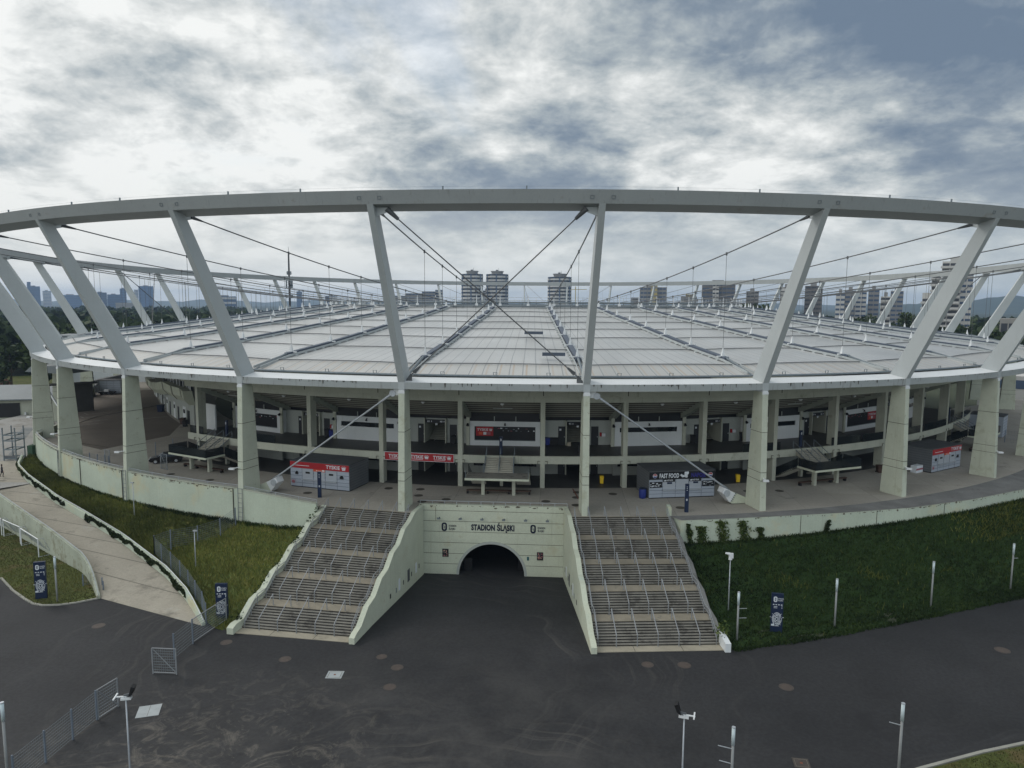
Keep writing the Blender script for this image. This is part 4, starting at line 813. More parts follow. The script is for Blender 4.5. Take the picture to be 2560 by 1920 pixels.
w1 = cheek(PLs, 1.002, 1.05, 'sloping wall between the left staircase and the tunnel forecourt', .62, -8.3, True)
w2 = cheek(PRs, -.048, -.002, 'sloping wall between the right staircase and the tunnel forecourt', .62, -8.3, True)
w3 = cheek(PLs, -.06, -.002, 'ivy grown sloping wall on the grass side of the left staircase', .45, -7.2, False)
w4 = cheek(PRs, 1.002, 1.04, 'low sloping kerb wall on the grass side of the right staircase', .06, -7.2, False, 'ledge')
mb = MB(); q = PRs(1.0, -.3, 0); mb.hexa([PRs(1.0, -.35, ZA - .1), PRs(1.045, -.35, ZA - .1), PRs(1.04, 1.2, ZA - .1), PRs(1.0, 1.2, ZA - .1), PRs(1.0, -.35, ZA + .75), PRs(1.045, -.35, ZA + .75), PRs(1.04, 1.2, ZA + 1.15), PRs(1.0, 1.2, ZA + 1.15)]); part(w4, 'end_block', mb, M['white'])
# notices on the tunnel side of the cheek walls
for P, u, w_, sg in ((PLs, 1.05, w1, 1), (PRs, -.048, w2, -1)):
    for j, (s, z, ww, hh, mm) in enumerate(((8.5, -6.2, .3, .45, 'black'), (10.2, -6.3, .22, .5, 'galvd'), (11.0, -6.4, .5, 1.2, 'paper'), (12.4, -6.3, .2, .45, 'black'), (13.8, -6.6, .7, 1.3, 'kroof'), (15, -6.4, .22, .45, 'black'), (16.4, -6.6, .5, 1.1, 'paper'), (17.6, -6.5, .2, .5, 'black'))):
        m2 = MB(); e = .0022 * sg; m2.hexa([P(u, s, z), P(u + e, s, z), P(u + e, s + ww, z), P(u, s + ww, z), P(u, s, z + hh), P(u + e, s, z + hh), P(u + e, s + ww, z + hh), P(u, s + ww, z + hh)]); part(w_, 'notice', m2, M[mm])

# ------------------------------------------------------------------ ground, road, forecourt
HOLE = [(-10.2, -152.6), (10.0, -152.6), (9.0, -92), (-9.0, -92)]
mb = MB(); mb.poly([(12000 * math.cos(a), 12000 * math.sin(a)) for a in np.linspace(0, 2 * math.pi, 65)[:-1]], -6.72, [HOLE])
struct('ground', mb, mat('far_ground', (.05, .06, .035), .95, .25, .02, [((.09, .085, .06), .62, .01)]))
def asphalt():
    m = mat('asphalt', (.025, .0255, .0275), .8, .2, .14, [((.018, .018, .020), .58, .22), ((.034, .034, .035), .63, .09)], None, .35, bump=.12, spec=.3)
    nt = m.node_tree; N = nt.nodes; L = nt.links; b = N['Principled BSDF']; src = b.inputs['Base Color'].links[0].from_socket
    g = N.new('ShaderNodeNewGeometry')
    def tyre(cx, cy, r0, r1, sc, seed):                      # dusty curved tyre tracks round a turning centre
        mp = N.new('ShaderNodeMapping'); mp.inputs['Location'].default_value = (-cx, -cy, 0); L.new(g.outputs['Position'], mp.inputs['Vector'])
        ln = N.new('ShaderNodeVectorMath'); ln.operation = 'LENGTH'; sx = N.new('ShaderNodeVectorMath'); sx.operation = 'MULTIPLY'; sx.inputs[1].default_value = (1, 1, 0); L.new(mp.outputs[0], sx.inputs[0]); wv = N.new('ShaderNodeTexNoise'); wv.inputs['Scale'].default_value = .11; wv.inputs['Detail'].default_value = 2; L.new(g.outputs['Position'], wv.inputs['Vector']); wm = N.new('ShaderNodeVectorMath'); wm.operation = 'MULTIPLY_ADD'; wm.inputs[1].default_value = (9, 9, 0); L.new(wv.outputs['Color'], wm.inputs[0]); L.new(sx.outputs[0], wm.inputs[2]); L.new(wm.outputs[0], ln.inputs[0])
        n = N.new('ShaderNodeTexNoise'); n.noise_dimensions = '1D'; n.inputs['Scale'].default_value = sc; n.inputs['Detail'].default_value = 5; n.inputs['Roughness'].default_value = .75; ad = N.new('ShaderNodeMath'); ad.inputs[1].default_value = seed; L.new(ln.outputs['Value'], ad.inputs[0]); L.new(ad.outputs[0], n.inputs['W'])
        r = N.new('ShaderNodeValToRGB'); r.color_ramp.elements[0].position = .5; r.color_ramp.elements[1].position = .72; L.new(n.outputs['Fac'], r.inputs['Fac'])
        mr = N.new('ShaderNodeMapRange'); mr.inputs[1].default_value = r0; mr.inputs[2].default_value = r0 + 3; L.new(ln.outputs['Value'], mr.inputs[0])
        mr2 = N.new('ShaderNodeMapRange'); mr2.inputs[1].default_value = r1; mr2.inputs[2].default_value = r1 - 5; L.new(ln.outputs['Value'], mr2.inputs[0])
        pn = N.new('ShaderNodeTexNoise'); pn.inputs['Scale'].default_value = .13; pn.inputs['Detail'].default_value = 5; L.new(g.outputs['Position'], pn.inputs['Vector'])
        pr = N.new('ShaderNodeValToRGB'); pr.color_ramp.elements[0].position = .42; pr.color_ramp.elements[1].position = .66; L.new(pn.outputs['Fac'], pr.inputs['Fac'])
        o = r.outputs['Color']
        for v in (mr.outputs[0], mr2.outputs[0], pr.outputs['Color']):
            x = N.new('ShaderNodeMath'); x.operation = 'MULTIPLY'; L.new(o, x.inputs[0]); L.new(v, x.inputs[1]); o = x.outputs[0]
        return o
    c = src
    for args, col, am in (((4, -178, 5, 24, .9, 0), (.10, .093, .083), .75), ((-2, -150, 12, 30, .7, 7), (.088, .083, .076), .55), ((-16, -186, 2, 24, 1.3, 3), (.15, .13, .10), .9), ((60, -250, 62, 100, .35, 11), (.060, .059, .060), .7)):
        f = tyre(*args); k = N.new('ShaderNodeMath'); k.operation = 'MULTIPLY'; k.inputs[1].default_value = am; L.new(f, k.inputs[0])
        x = N.new('ShaderNodeMix'); x.data_type = 'RGBA'; L.new(k.outputs[0], x.inputs[0]); L.new(c, x.inputs[6]); x.inputs[7].default_value = (*col, 1); c = x.outputs[2]
    # sandy dust swept over the lower left, long paving seams and hairline cracks
    dn = N.new('ShaderNodeTexNoise'); dn.inputs['Scale'].default_value = .55; dn.inputs['Detail'].default_value = 8; dn.inputs['Roughness'].default_value = .75; dn.inputs['Distortion'].default_value = 1.2; L.new(g.outputs['Position'], dn.inputs['Vector'])
    dr = N.new('ShaderNodeValToRGB'); dr.color_ramp.elements[0].position = .5; dr.color_ramp.elements[1].position = .75; L.new(dn.outputs['Fac'], dr.inputs['Fac'])
    dd = N.new('ShaderNodeVectorMath'); dd.operation = 'DISTANCE'; dd.inputs[1].default_value = (-14, -172, -6.6); L.new(g.outputs['Position'], dd.inputs[0])
    dm = N.new('ShaderNodeMapRange'); dm.inputs[1].default_value = 16; dm.inputs[2].default_value = 4; L.new(dd.outputs['Value'], dm.inputs[0])
    k = N.new('ShaderNodeMath'); k.operation = 'MULTIPLY'; L.new(dr.outputs['Color'], k.inputs[0]); L.new(dm.outputs[0], k.inputs[1])
    x = N.new('ShaderNodeMix'); x.data_type = 'RGBA'; L.new(k.outputs[0], x.inputs[0]); L.new(c, x.inputs[6]); x.inputs[7].default_value = (.20, .18, .15, 1); c = x.outputs[2]
    d2 = N.new('ShaderNodeTexNoise'); d2.inputs['Scale'].default_value = .16; d2.inputs['Detail'].default_value = 9; d2.inputs['Roughness'].default_value = .72; L.new(g.outputs['Position'], d2.inputs['Vector'])
    r3 = N.new('ShaderNodeValToRGB'); r3.color_ramp.elements[0].position = .44; r3.color_ramp.elements[1].position = .72; L.new(d2.outputs['Fac'], r3.inputs['Fac'])
    d3 = N.new('ShaderNodeVectorMath'); d3.operation = 'DISTANCE'; d3.inputs[1].default_value = (0, -174, -6.6); L.new(g.outputs['Position'], d3.inputs[0]); m3 = N.new('ShaderNodeMapRange'); m3.inputs[1].default_value = 26; m3.inputs[2].default_value = 6; L.new(d3.outputs['Value'], m3.inputs[0])
    k3 = N.new('ShaderNodeMath'); k3.operation = 'MULTIPLY'; L.new(r3.outputs['Color'], k3.inputs[0]); L.new(m3.outputs[0], k3.inputs[1])
    x = N.new('ShaderNodeMix'); x.data_type = 'RGBA'; L.new(k3.outputs[0], x.inputs[0]); L.new(c, x.inputs[6]); x.inputs[7].default_value = (.066, .064, .062, 1); c = x.outputs[2]
    vo = N.new('ShaderNodeTexVoronoi'); vo.feature = 'DISTANCE_TO_EDGE'; vo.inputs['Scale'].default_value = .09; wv2 = N.new('ShaderNodeTexNoise'); wv2.inputs['Scale'].default_value = .4; wv2.inputs['Detail'].default_value = 4; L.new(g.outputs['Position'], wv2.inputs['Vector'])
    va = N.new('ShaderNodeVectorMath'); va.operation = 'MULTIPLY_ADD'; va.inputs[1].default_value = (3, 3, 0); L.new(wv2.outputs['Color'], va.inputs[0]); L.new(g.outputs['Position'], va.inputs[2]); L.new(va.outputs[0], vo.inputs['Vector'])
    lt = N.new('ShaderNodeMath'); lt.operation = 'LESS_THAN'; lt.inputs[1].default_value = .0045; L.new(vo.outputs['Distance'], lt.inputs[0]); lk = N.new('ShaderNodeMath'); lk.operation = 'MULTIPLY'; lk.inputs[1].default_value = .22; L.new(lt.outputs[0], lk.inputs[0])
    x = N.new('ShaderNodeMix'); x.data_type = 'RGBA'; L.new(lk.outputs[0], x.inputs[0]); L.new(c, x.inputs[6]); x.inputs[7].default_value = (.014, .014, .014, 1); c = x.outputs[2]
    L.new(c, b.inputs['Base Color']); return m
M['asph'] = asphalt()
mb = MB(); mb.poly([(-140, -215), (120, -215), (120, -110), (68, -130), (53.6, -138.0), (40.6, -144.1), (29.9, -148.8), (21.9, -151.6), (21.0, -151.0), (10, -151.0), (10.0, -152.6), (-10.2, -152.6), (-10.2, -151), (-22, -151), (-24, -150), (-26, -148), (-40, -140), (-60, -134), (-140, -120)], ZA); struct('road', mb, M['asph'], fix=False)
mb = MB(); g = [(-10.4, -152.62, ZA - .004), (10.1, -152.62, ZA - .004), (-10.2, -149, -6.75), (9.9, -149, -6.75), (-9, -133.1, FZ), (8.6, -133.1, FZ), (-9, -92, -9.2), (9, -92, -9.2)]
mb.add(g, [(0, 1, 3, 2), (2, 3, 5, 4), (4, 5, 7, 6)]); struct('tunnel_road', mb, M['asph'], fix=False)
mb = MB(); mb.add([(AX - AR, FY - .02, FZ + .012), (AX + AR, FY - .02, FZ + .012), (AX + AR, FY + 39, -9.0), (AX - AR, FY + 39, -9.0)], [(0, 1, 2, 3)]); struct('tunnel_floor', mb, M['asph'], fix=False)
# grass banks and lawns
def grassmat(name, a, b, c, sc):
    m = mat(name, a, .95, .25, sc, [(b, .52, sc * 1.6), (c, .63, sc * .8)], None, .5, bump=.3, spec=.1); return m
M['grassL'] = grassmat('dry_grass', (.090, .112, .034), (.15, .135, .045), (.050, .075, .020), .3)
M['grassR'] = grassmat('dark_ground_cover', (.020, .038, .012), (.030, .048, .014), (.013, .026, .009), .35)
M['lawn'] = grassmat('worn_lawn', (.070, .082, .026), (.11, .09, .042), (.046, .066, .018), .25)
RE = [(-24.8, -150.6, -6.6), (-28.5, -146.3, -6.25), (-33.0, -141.9, -5.8), (-42.3, -134.4, -5.05), (-51.1, -128.2, -4.4), (-57.8, -123.8, -3.8), (-67.4, -116.4, -3.0), (-74, -110, -2.95), (-78, -104, -2.95)]
LE = [(-37.6, -145.6, -6.6), (-40.3, -142.4, -6.1), (-43.2, -139.4, -5.6), (-50.4, -134.5, -4.6), (-57.5, -129.6, -4.0), (-64.8, -124.5, -3.4), (-75, -117, -3.0), (-82, -110, -2.95), (-86, -105, -2.95)]
def resamp(P, n):
    P = np.array(P, float); l = np.r_[0, np.cumsum(np.linalg.norm(np.diff(P[:, :2], axis=0), axis=1))]; s = np.linspace(0, l[-1], n); return np.stack([np.interp(s, l, P[:, i]) for i in range(3)], 1)
TUFT = {}
def bank(name, A, B, mtl, nu=60, nv=16, bulge=.0, rough=.12, flat=0.):
    A = resamp(A, nu); B = resamp(B, nu); mb = MB(); V = []; r2 = np.random.default_rng(len(name) + nu)
    for i in range(nu):
        for j in range(nv):
            f = j / (nv - 1); p = A[i] + (B[i] - A[i]) * f; g_ = max(0, (f - flat) / (1 - flat)); p[2] = A[i][2] + (B[i][2] - A[i][2]) * g_; p = p + np.array([0, 0, bulge * 4 * g_ * (1 - g_)])
            if 0 < j < nv - 1: p = p + np.array([0, 0, r2.normal() * rough])
            V.append(p)
    mb.add(V, [(i * nv + j, (i + 1) * nv + j, (i + 1) * nv + j + 1, i * nv + j + 1) for i in range(nu - 1) for j in range(nv - 1)]); TUFT[name] = np.array(V).reshape(nu, nv, 3)
    o = struct(name, mb, mtl, smooth=True, fix=False); return o
topL = [(-19.0, -135.6, -2.1), (-21.4, -135.2, -2.45), (-24.5, -134.2, -2.7), (-29.3, -132.4, -2.9)] + [(*ring(k, .4)[0], -2.95) for k in (-1.5, -2, -2.5, -3, -3.5, -3.9)] + [(-79, -99.5, -2.95)]
botL = [(-21.5, -151.6, -6.6), (-23.3, -151.1, -6.6)] + [(x + .55, y + .1, z + .25) for x, y, z in RE]
bank('left_grass_bank', botL, topL, M['grassL'], 70, 24, .15, .12, .12)
topR = [(x, y - .02, z) for (x, y), z in zip(RW, [-2.55, -2.5, -2.35, -1.9, -1.45, -1.3, -1.25, -1.2, -1.2, -1.2])]; topR = [(19.5, -135.9, -2.2)] + topR
botR = [(21.95, -151.6, ZA + .02), (29.9, -148.8, ZA + .02), (40.6, -144.1, ZA + .02), (53.6, -138.0, ZA + .02), (68, -130, ZA + .02), (95, -113, ZA + .02)]
bank('right_grass_bank', [(21.3, -151, ZA)] + botR, topR, M['grassR'], 70, 26, .1, .11, .2)
bank('side_grass_strip', [(21.35, -151.5, ZA), (21.4, -151, ZA)], [(19.0, -135.2, -1.2), (19.4, -136, -2.0)], M['grassR'], 6, 20, 0, .05)
isl = [(-85, -112), (-51.2, -141.6), (-47.5, -144.6), (-44.75, -146.5), (-43.3, -147.4), (-42.0, -147.75), (-40.5, -147.5), (-39.2, -146.9), (-37.75, -145.75), (-40.2, -142.6), (-43.2, -139.5), (-50.4, -134.6), (-57.5, -129.7), (-64.8, -124.6), (-80, -113)]
mb = MB(); mb.poly(isl, ZA + .06); struct('lawn', mb, M['lawn'])
mb = MB(); kp = isl[1:9]; wall(mb, kp, ZA + .12, ZA - .1, .2); struct('kerb', mb, M['kerb'])
kr = [(26, -168.2), (29.94, -166.32), (34.68, -164.34), (38.13, -163.1), (50, -158.5), (80, -146)]
mb = MB(); wall(mb, [(x, y) for x, y in kr], ZA + .12, ZA - .1, -.22); struct('kerb', mb, M['kerb'])
mb = MB(); mb.poly([(26.2, -168.5), (30.05, -166.6), (34.8, -164.6), (38.2, -163.4), (50.1, -158.8), (80, -146.3), (80, -175), (26, -175)], ZA + .07); struct('verge', mb, M['lawn'])
mb = MB(); mb.poly([(-26, -171.4), (-23.8, -173.6), (-27, -176), (-40, -178), (-34, -172)], ZA + .07); struct('verge', mb, M['lawn'])
# ramp
mb = MB(); a = resamp(LE, 40); b = resamp(RE, 40); mb.add([tuple(p) for q in zip(a, b) for p in q], [(2 * i, 2 * i + 1, 2 * i + 3, 2 * i + 2) for i in range(39)]); [mb.v.__setitem__(i, (x, y, z + .03)) for i, (x, y, z) in enumerate(list(mb.v))]; struct('ramp', mb, M['rampc'], fix=False)
mb = MB()
for f in (.12, .24, .35, .46, .57, .68, .8):
    i = int(f * 39); p, q = a[i], b[i]; mb.bar((p[0], p[1], p[2] + .034), (q[0], q[1], q[2] + .034), .09, .012)
struct('ramp_joint', mb, M['softjoint'])
def rampwall(P, h, th, zb, lab, rail):
    P = resamp(P, 36); n = len(P); secs = []; t = thing('ramp_wall', lab, 'wall', tuple(P[0]), group='low walls along the ramp'); mid = []
    for i in range(n):
        d = P[min(n - 1, i + 1)][:2] - P[max(0, i - 1)][:2]; d /= np.linalg.norm(d); nn = np.array([d[1], -d[0]]) * th; hh = h if i > 2 else h * (.3, .6, .85)[i]
        z = P[i][2]; p, q = P[i][:2], P[i][:2] + nn; secs.append([(*p, min(z - .3, zb)), (*p, z + hh), (*q, z + hh), (*q, min(z - .3, zb))]); mid.append((*((p + q) / 2), z + hh))
    mb = MB(); mb.sweep(secs); part(t, 'wall_body', mb, M['mintwall'] if rail else M['stain'])
    m2 = MB(); m2.tube([(x, y, z + .22) for x, y, z in mid], .035, 5)
    for x, y, z in mid[::2]: m2.bar((x, y, z), (x, y, z + .22), .04, .04)
    part(t, 'hand_rail', m2, M['steelw'] if rail else M['galv']); return mid
midR = rampwall(RE, .95, .3, -7, 'low overgrown wall on the grass bank side of the ramp', True)
midL = rampwall(LE, .95, -.3, -7, 'low stained wall between the ramp and the football goals', False)
# ------------------------------------------------------------------ kiosks
def kiosk(lab, fl, fr, dep, h, style):
    fl, fr = np.array(fl), np.array(fr); W = float(np.hypot(*(fr - fl))); F = Frame((*fl, 0), fr - fl); t = thing('kiosk', lab, 'kiosk', F(W / 2, 0, 0), group='container kiosks on the plaza')
    mb = MB(); F.box(mb, 0, W, 0, dep, .12, h - .06); b = part(t, 'body', mb, M['kgrey'])
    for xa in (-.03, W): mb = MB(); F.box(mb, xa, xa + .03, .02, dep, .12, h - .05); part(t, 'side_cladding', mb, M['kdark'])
    mb = MB(); F.box(mb, .05, W - .05, .06, dep - .05, 0, .12); part(t, 'plinth', mb, M['black'])
    mb = MB(); F.box(mb, -.06, W + .06, -.08, dep + .05, h - .06, h + .04); part(t, 'roof', mb, M['kroof'])
    mb = MB()
    for z in (.55, .98, 1.42, 1.85): F.box(mb, 0, W, -.012, 0, z - .012, z + .012)
    for i in range(1, 5): F.box(mb, W * i / 5 - .012, W * i / 5 + .012, -.012, 0, .12, h - .9)
    for z in np.arange(.4, h - .1, .32): F.box(mb, W + .03, W + .036, .05, dep - .05, z - .012, z + .012); F.box(mb, -.036, -.03, .05, dep - .05, z - .012, z + .012)
    part(t, 'panel_joint', mb, M['black'])
    for i in (1, 2, 3):
        mb = MB(); F.box(mb, W * i / 5 + .08, W * (i + 1) / 5 - .08, -.03, -.01, 1.05, 2.32); s = part(t, 'shutter', mb, M['shutter']); m2 = MB(); F.box(m2, W * i / 5 + .02, W * (i + 1) / 5 - .02, -.25, 0, .98, 1.04); part(s, 'counter', m2, M['galv'])
        if style == 'beer' and i != 2: m2 = MB(); c = W * (i + .5) / 5; F.box(m2, c - .3, c + .3, -.05, -.03, 1.75, 1.98); part(s, 'menu_card', m2, M['black'])
    to = lambda u, v, d: F(u, -.07 - d, v)
    if style == 'beer':
        mb = MB(); F.box(mb, -.02, W + .02, -.07, 0, h - .82, h - .05); sb = part(t, 'sign_band', mb, M['red'])
        mb = MB(); text_mb(mb, 'TYSKIE', lambda u, v, d: to(W * .62 + u, h - .62 + v, d), .44, 1.9, .02); crown(mb, to, W * .62 + 2.42, h - .42, .52); rect2(mb, to, W * .07, W * .33, h - .52, h - .46); part(sb, 'lettering', mb, M['paper'], fix=False)
        mb = MB(); F.box(mb, W * .4, W * .6, -.06, -.03, h - 1.1, h - .83); m = part(t, 'poster', mb, M['orange']); m2 = MB(); [rect2(m2, lambda u, v, d: F(u, -.06 - d, v), W * .42 + x, W * .42 + x + w_, h - 1.02, h - 1.02 + hh) for x, w_, hh in ((.25, .1, .1), (.45, .5, .04), (1.05, .35, .16))]; part(m, 'print', m2, M['paper'])
        for u, v, w_ in ((W * .09, 1.6, .35), (W * .9 - .4, 1.5, .45)): mb = MB(); F.box(mb, u, u + w_, -.12, -.01, v, v + .22); F.box(mb, u + .1, u + w_ - .08, -.12, -.01, v + .2, v + .36); part(t, 'wall_fitting', mb, M['black'])
        mb = MB(); crown(mb, lambda u, v, d: F(u, -.02 - d, v), .38, .72, .5); part(t, 'crown_sticker', mb, M['pink'], fix=False)
    else:
        mb = MB(); F.box(mb, -.02, W + .02, -.07, 0, h - .95, h - .05); sb = part(t, 'sign_band', mb, M['dark'])
        mb = MB(); text_mb(mb, 'FAST FOOD', lambda u, v, d: to(W * .15 + u, h - .76 + v, d), .52, 2.35, .03); part(sb, 'lettering', mb, M['paper'], fix=False)
        mb = MB(); text_mb(mb, 'NAPOJE', lambda u, v, d: to(W * .635 + u, h - .74 + v, d), .5, 1.75, .03); part(sb, 'blue_lettering', mb, mat('blue_print', (.03, .03, .22), .6), fix=False)
        mb = MB()                                            # hot dog and cup picture
        mb.tube([to(W * .47, h - .42, .03), to(W * .5, h - .62, .03), to(W * .55, h - .62, .03)], [.12, .16, .1], 6); mb.tube([to(W * .55, h - .3, .03), to(W * .56, h - .75, .03)], [.24, .14], 8); mb.tube([to(W * .53, h - .2, .03), to(W * .585, h - .25, .03)], [.1, .18], 6); part(sb, 'food_picture', mb, M['paper'])
        for cx in (W * .08, W * .93):
            mb = MB(); c = [to(cx + .26 * math.cos(a), h - .5 + .26 * math.sin(a), .02) for a in np.linspace(0, 6.283, 25)[:-1]]; mb.add(c, [tuple(range(24))], 0)
            up_ = [(.23 * math.cos(a), .23 * math.sin(a)) for a in np.linspace(.25, math.pi - .1, 12)] + [(-.05, .06), (.08, .02)]; mb.add([to(cx + x, h - .5 + y, .03) for x, y in up_], [tuple(range(len(up_)))], 1)
            lo_ = [(.23 * math.cos(a), .23 * math.sin(a)) for a in np.linspace(math.pi + .25, 2 * math.pi - .1, 12)] + [(.05, -.07), (-.08, -.03)]; mb.add([to(cx + x, h - .5 + y, .03) for x, y in lo_], [tuple(range(len(lo_)))], 2); part(sb, 'soft_drink_emblem', mb, [M['paper'], M['red'], M['blue']], fix=False)
        rr = random.Random(5)
        for u0, u1 in ((.05, W / 5 - .06), (W * .8 + .06, W - .04)):
            mb = MB(); F.box(mb, u0, u1, -.05, -.01, 1.3, 1.98); p = part(t, 'menu_poster', mb, M['dark']); mb = MB()
            for _ in range(14): a, c = rr.uniform(u0 + .05, u1 - .3), rr.uniform(1.36, 1.82); rect2(mb, lambda u, v, d: F(u, -.05 - d, v), a, a + rr.uniform(.08, .25), c, c + rr.uniform(.03, .12), .008, 0)
            part(p, 'print', mb, M['paper'])
        for i in (1, 3):
            u0 = W * i / 5 + .05; mb = MB(); F.box(mb, u0, u0 + 1.45, -.06, -.02, h - 1.25, h - .95); p = part(t, 'small_sign', mb, M['dark']); mb = MB(); text_mb(mb, 'FAST FOOD', lambda u, v, d: F(u0 + .42 + u, -.06 - d, h - 1.14 + v), .16, .75, .03); mb.tube([F(u0 + .1, -.08, h - 1.12), F(u0 + .34, -.08, h - 1.08)], [.06, .09], 5); part(p, 'lettering', mb, M['paper'], fix=False)
            mb = MB(); F.box(mb, u0 + .5, u0 + 1.1, -.06, -.03, h - 1.5, h - 1.3); part(t, 'price_board', mb, M['navy'])
    return t
kiosk('grey container kiosk with red sign band left of the left staircase', (-25.6, -126.45), (-17.75, -128.5), 4.5, 3.2, 'beer')
kiosk('grey container kiosk with black fast food sign band, right of the right staircase', (17.45, -128.5), (25.2, -126.8), 4.4, 3.2, 'food')
kiosk('grey container kiosk with red sign band between two piers at far right', (57.0, -112.3), (63.0, -107.95), 4.2, 3.25, 'beer')
F = Frame((54.9, -111.9, 0), (.81, .585)); mb = MB(); F.box(mb, -.3, 1.3, -.5, .3, 0, .95); t = solo('chest_freezer', mb, M['paper'], 'small white chest with dark stripe beside the right hand red kiosk', 'freezer'); mb = MB(); F.box(mb, -.31, 1.31, -.51, -.49, .35, .6); part(t, 'stripe', mb, M['pink'])
for nm, lab, x, y, rot, w, d, h in (('storage_container', 'pale grey storage container at far left end of the concourse', -103.4, -45.7, .3, 4.6, 7, 3.2), ('storage_container', 'grey container at far right behind a mesh fence', 82.5, -84.5, .9, 4.2, 5, 3.6)):
    F = Frame((x, y, 0), (math.cos(rot), math.sin(rot))); t = thing(nm, lab, 'container', (x, y, 0)); mb = MB(); F.box(mb, 0, w, 0, d, .1, h); part(t, 'body', mb, M['kgrey']); mb = MB(); F.box(mb, -.05, w + .05, -.05, d + .05, h, h + .15); part(t, 'roof', mb, M['kroof']); mb = MB()
    for z in np.arange(.5, h, .5): F.box(mb, 0, w, -.02, 0, z, z + .03)
    for u in (w / 3, 2 * w / 3): F.box(mb, u, u + .03, -.02, 0, .1, h)
    part(t, 'panel_joint', mb, M['kdark'])
F = Frame((-102.6, -47.6, 0), (.95, .3)); t = thing('trailer', 'small dark trailer with a pale load in front of the far left container', 'trailer', F(1.5, 0, 0))
mb = MB(); F.box(mb, 0, 3.6, 0, 1.4, .45, .75); part(t, 'bed', mb, M['black']); mb = MB(); F.box(mb, 1.2, 2.2, .1, 1.2, .75, 1.2); part(t, 'load', mb, M['steelw'])
for x in (.7, 2.9): mb = MB(); mb.tube([F(x, -.08, .35), F(x, .12, .35)], .35, 10); part(t, 'wheel', mb, M['black'])
F = Frame((-89.5, -72.5, 0), (.75, .66)); t = thing('ticket_booth', 'tall dark brown booth with overhanging flat roof behind a left pier', 'booth', F(2, 0, 0)); mb = MB(); F.box(mb, -4.0, 2.2, 0, 1.4, 0, 5.6); part(t, 'body', mb, M['kbrown']); mb = MB(); F.box(mb, -5.5, 3.0, -.6, 2, 5.6, 5.85); part(t, 'roof', mb, M['kbrown'])

# ------------------------------------------------------------------ navy totems
def totem(lab, x, y, z, rot, w=1.25, h=4.0, d=.28, big=True):
    F = Frame((x, y, z), (math.cos(rot), math.sin(rot))); t = thing('information_totem', lab, 'info totem', (x, y, z), group='navy information totems' if big else 'slim navy totems on the plaza')
    mb = MB(); F.box(mb, -w / 2, w / 2, 0, d, -.1, h); part(t, 'body', mb, M['navy']); to = lambda u, v, dd: F(u, -dd, v); mb = MB()
    if big:
        emblem(mb, to, -w * .18, h * .86, .5); text_mb(mb, 'STADION', lambda u, v, dd: to(.04 + u, h * .86 + .03 + v, dd), .11, .46, .02); text_mb(mb, 'ŚLĄSKI', lambda u, v, dd: to(.04 + u, h * .86 - .14 + v, dd), .11, .4, .02)
        part(t, 'emblem', mb, M['paper'], fix=False); mb = MB()
        for i in range(4): rect2(mb, to, -w * .38 + i * .22, -w * .38 + i * .22 + .13, h * .715, h * .735)
        for i in range(2): rect2(mb, to, -w * .3, 0, h * (.67 - .035 * i), h * (.68 - .035 * i)); rect2(mb, to, w * .36, w * .41, h * (.67 - .035 * i), h * (.69 - .035 * i))
        rect2(mb, to, w * .38, w * .41, h * .7, h * .74)
        part(t, 'directions', mb, M['paper'], fix=False); mb = MB(); cz = h * .36
        for r0_, r1_ in ((.10, .17), (.24, .30), (.36, .42), (.47, .52)):
            seg = 28
            for i in range(seg):
                if (i * 7 + int(r0_ * 100)) % 9 == 0: continue
                a, b2 = 2 * math.pi * i / seg, 2 * math.pi * (i + 1) / seg; mb.add([to(r * math.cos(q) * .95 * w / 1.25, cz + r * 1.15 * math.sin(q), .015) for r, q in ((r0_, a), (r1_, a), (r1_, b2), (r0_, b2))], [(0, 1, 2, 3)])
        for a in (.3, .9, 2.3, 2.9, 4.1, 5.3): mb.bar(to(.42 * math.cos(a), cz + .48 * math.sin(a), .01), to(.6 * math.cos(a), cz + .64 * math.sin(a), .01), .05, .02)
        rect2(mb, to, -w * .46, -w * .2, cz - .62, cz - .5); rect2(mb, to, -w * .46, w * .2, cz - .66, cz - .63)
        part(t, 'site_map', mb, M['paper'], fix=False)
    else:
        emblem(mb, to, 0, h * .45, .22); [rect2(mb, to, -.04, .04, h * (.78 + .06 * i), h * (.80 + .06 * i)) for i in range(3)]; part(t, 'emblem', mb, M['paper'], fix=False)
totem('navy information totem with site map beside the left staircase', -23.6, -149.2, -6.6, .12, 1.05, 3.4)
totem('navy information totem with site map on the dark bank, right of the right staircase', 26.45, -147.9, -6.6, -.16, 1.0, 3.6)
totem('navy information totem with site map on the lawn in front of the ramp', -43.2, -146.2, -6.55, .35, 1.0, 3.7)
totem('slim navy totem post on the plaza in front of the left red kiosk', -20.4, -131.3, 0, .2, .42, 3.0, .3, False)
totem('slim navy totem post on the plaza in front of the fast food kiosk', 20.85, -133.6, 0, -.1, .42, 3.1, .3, False)

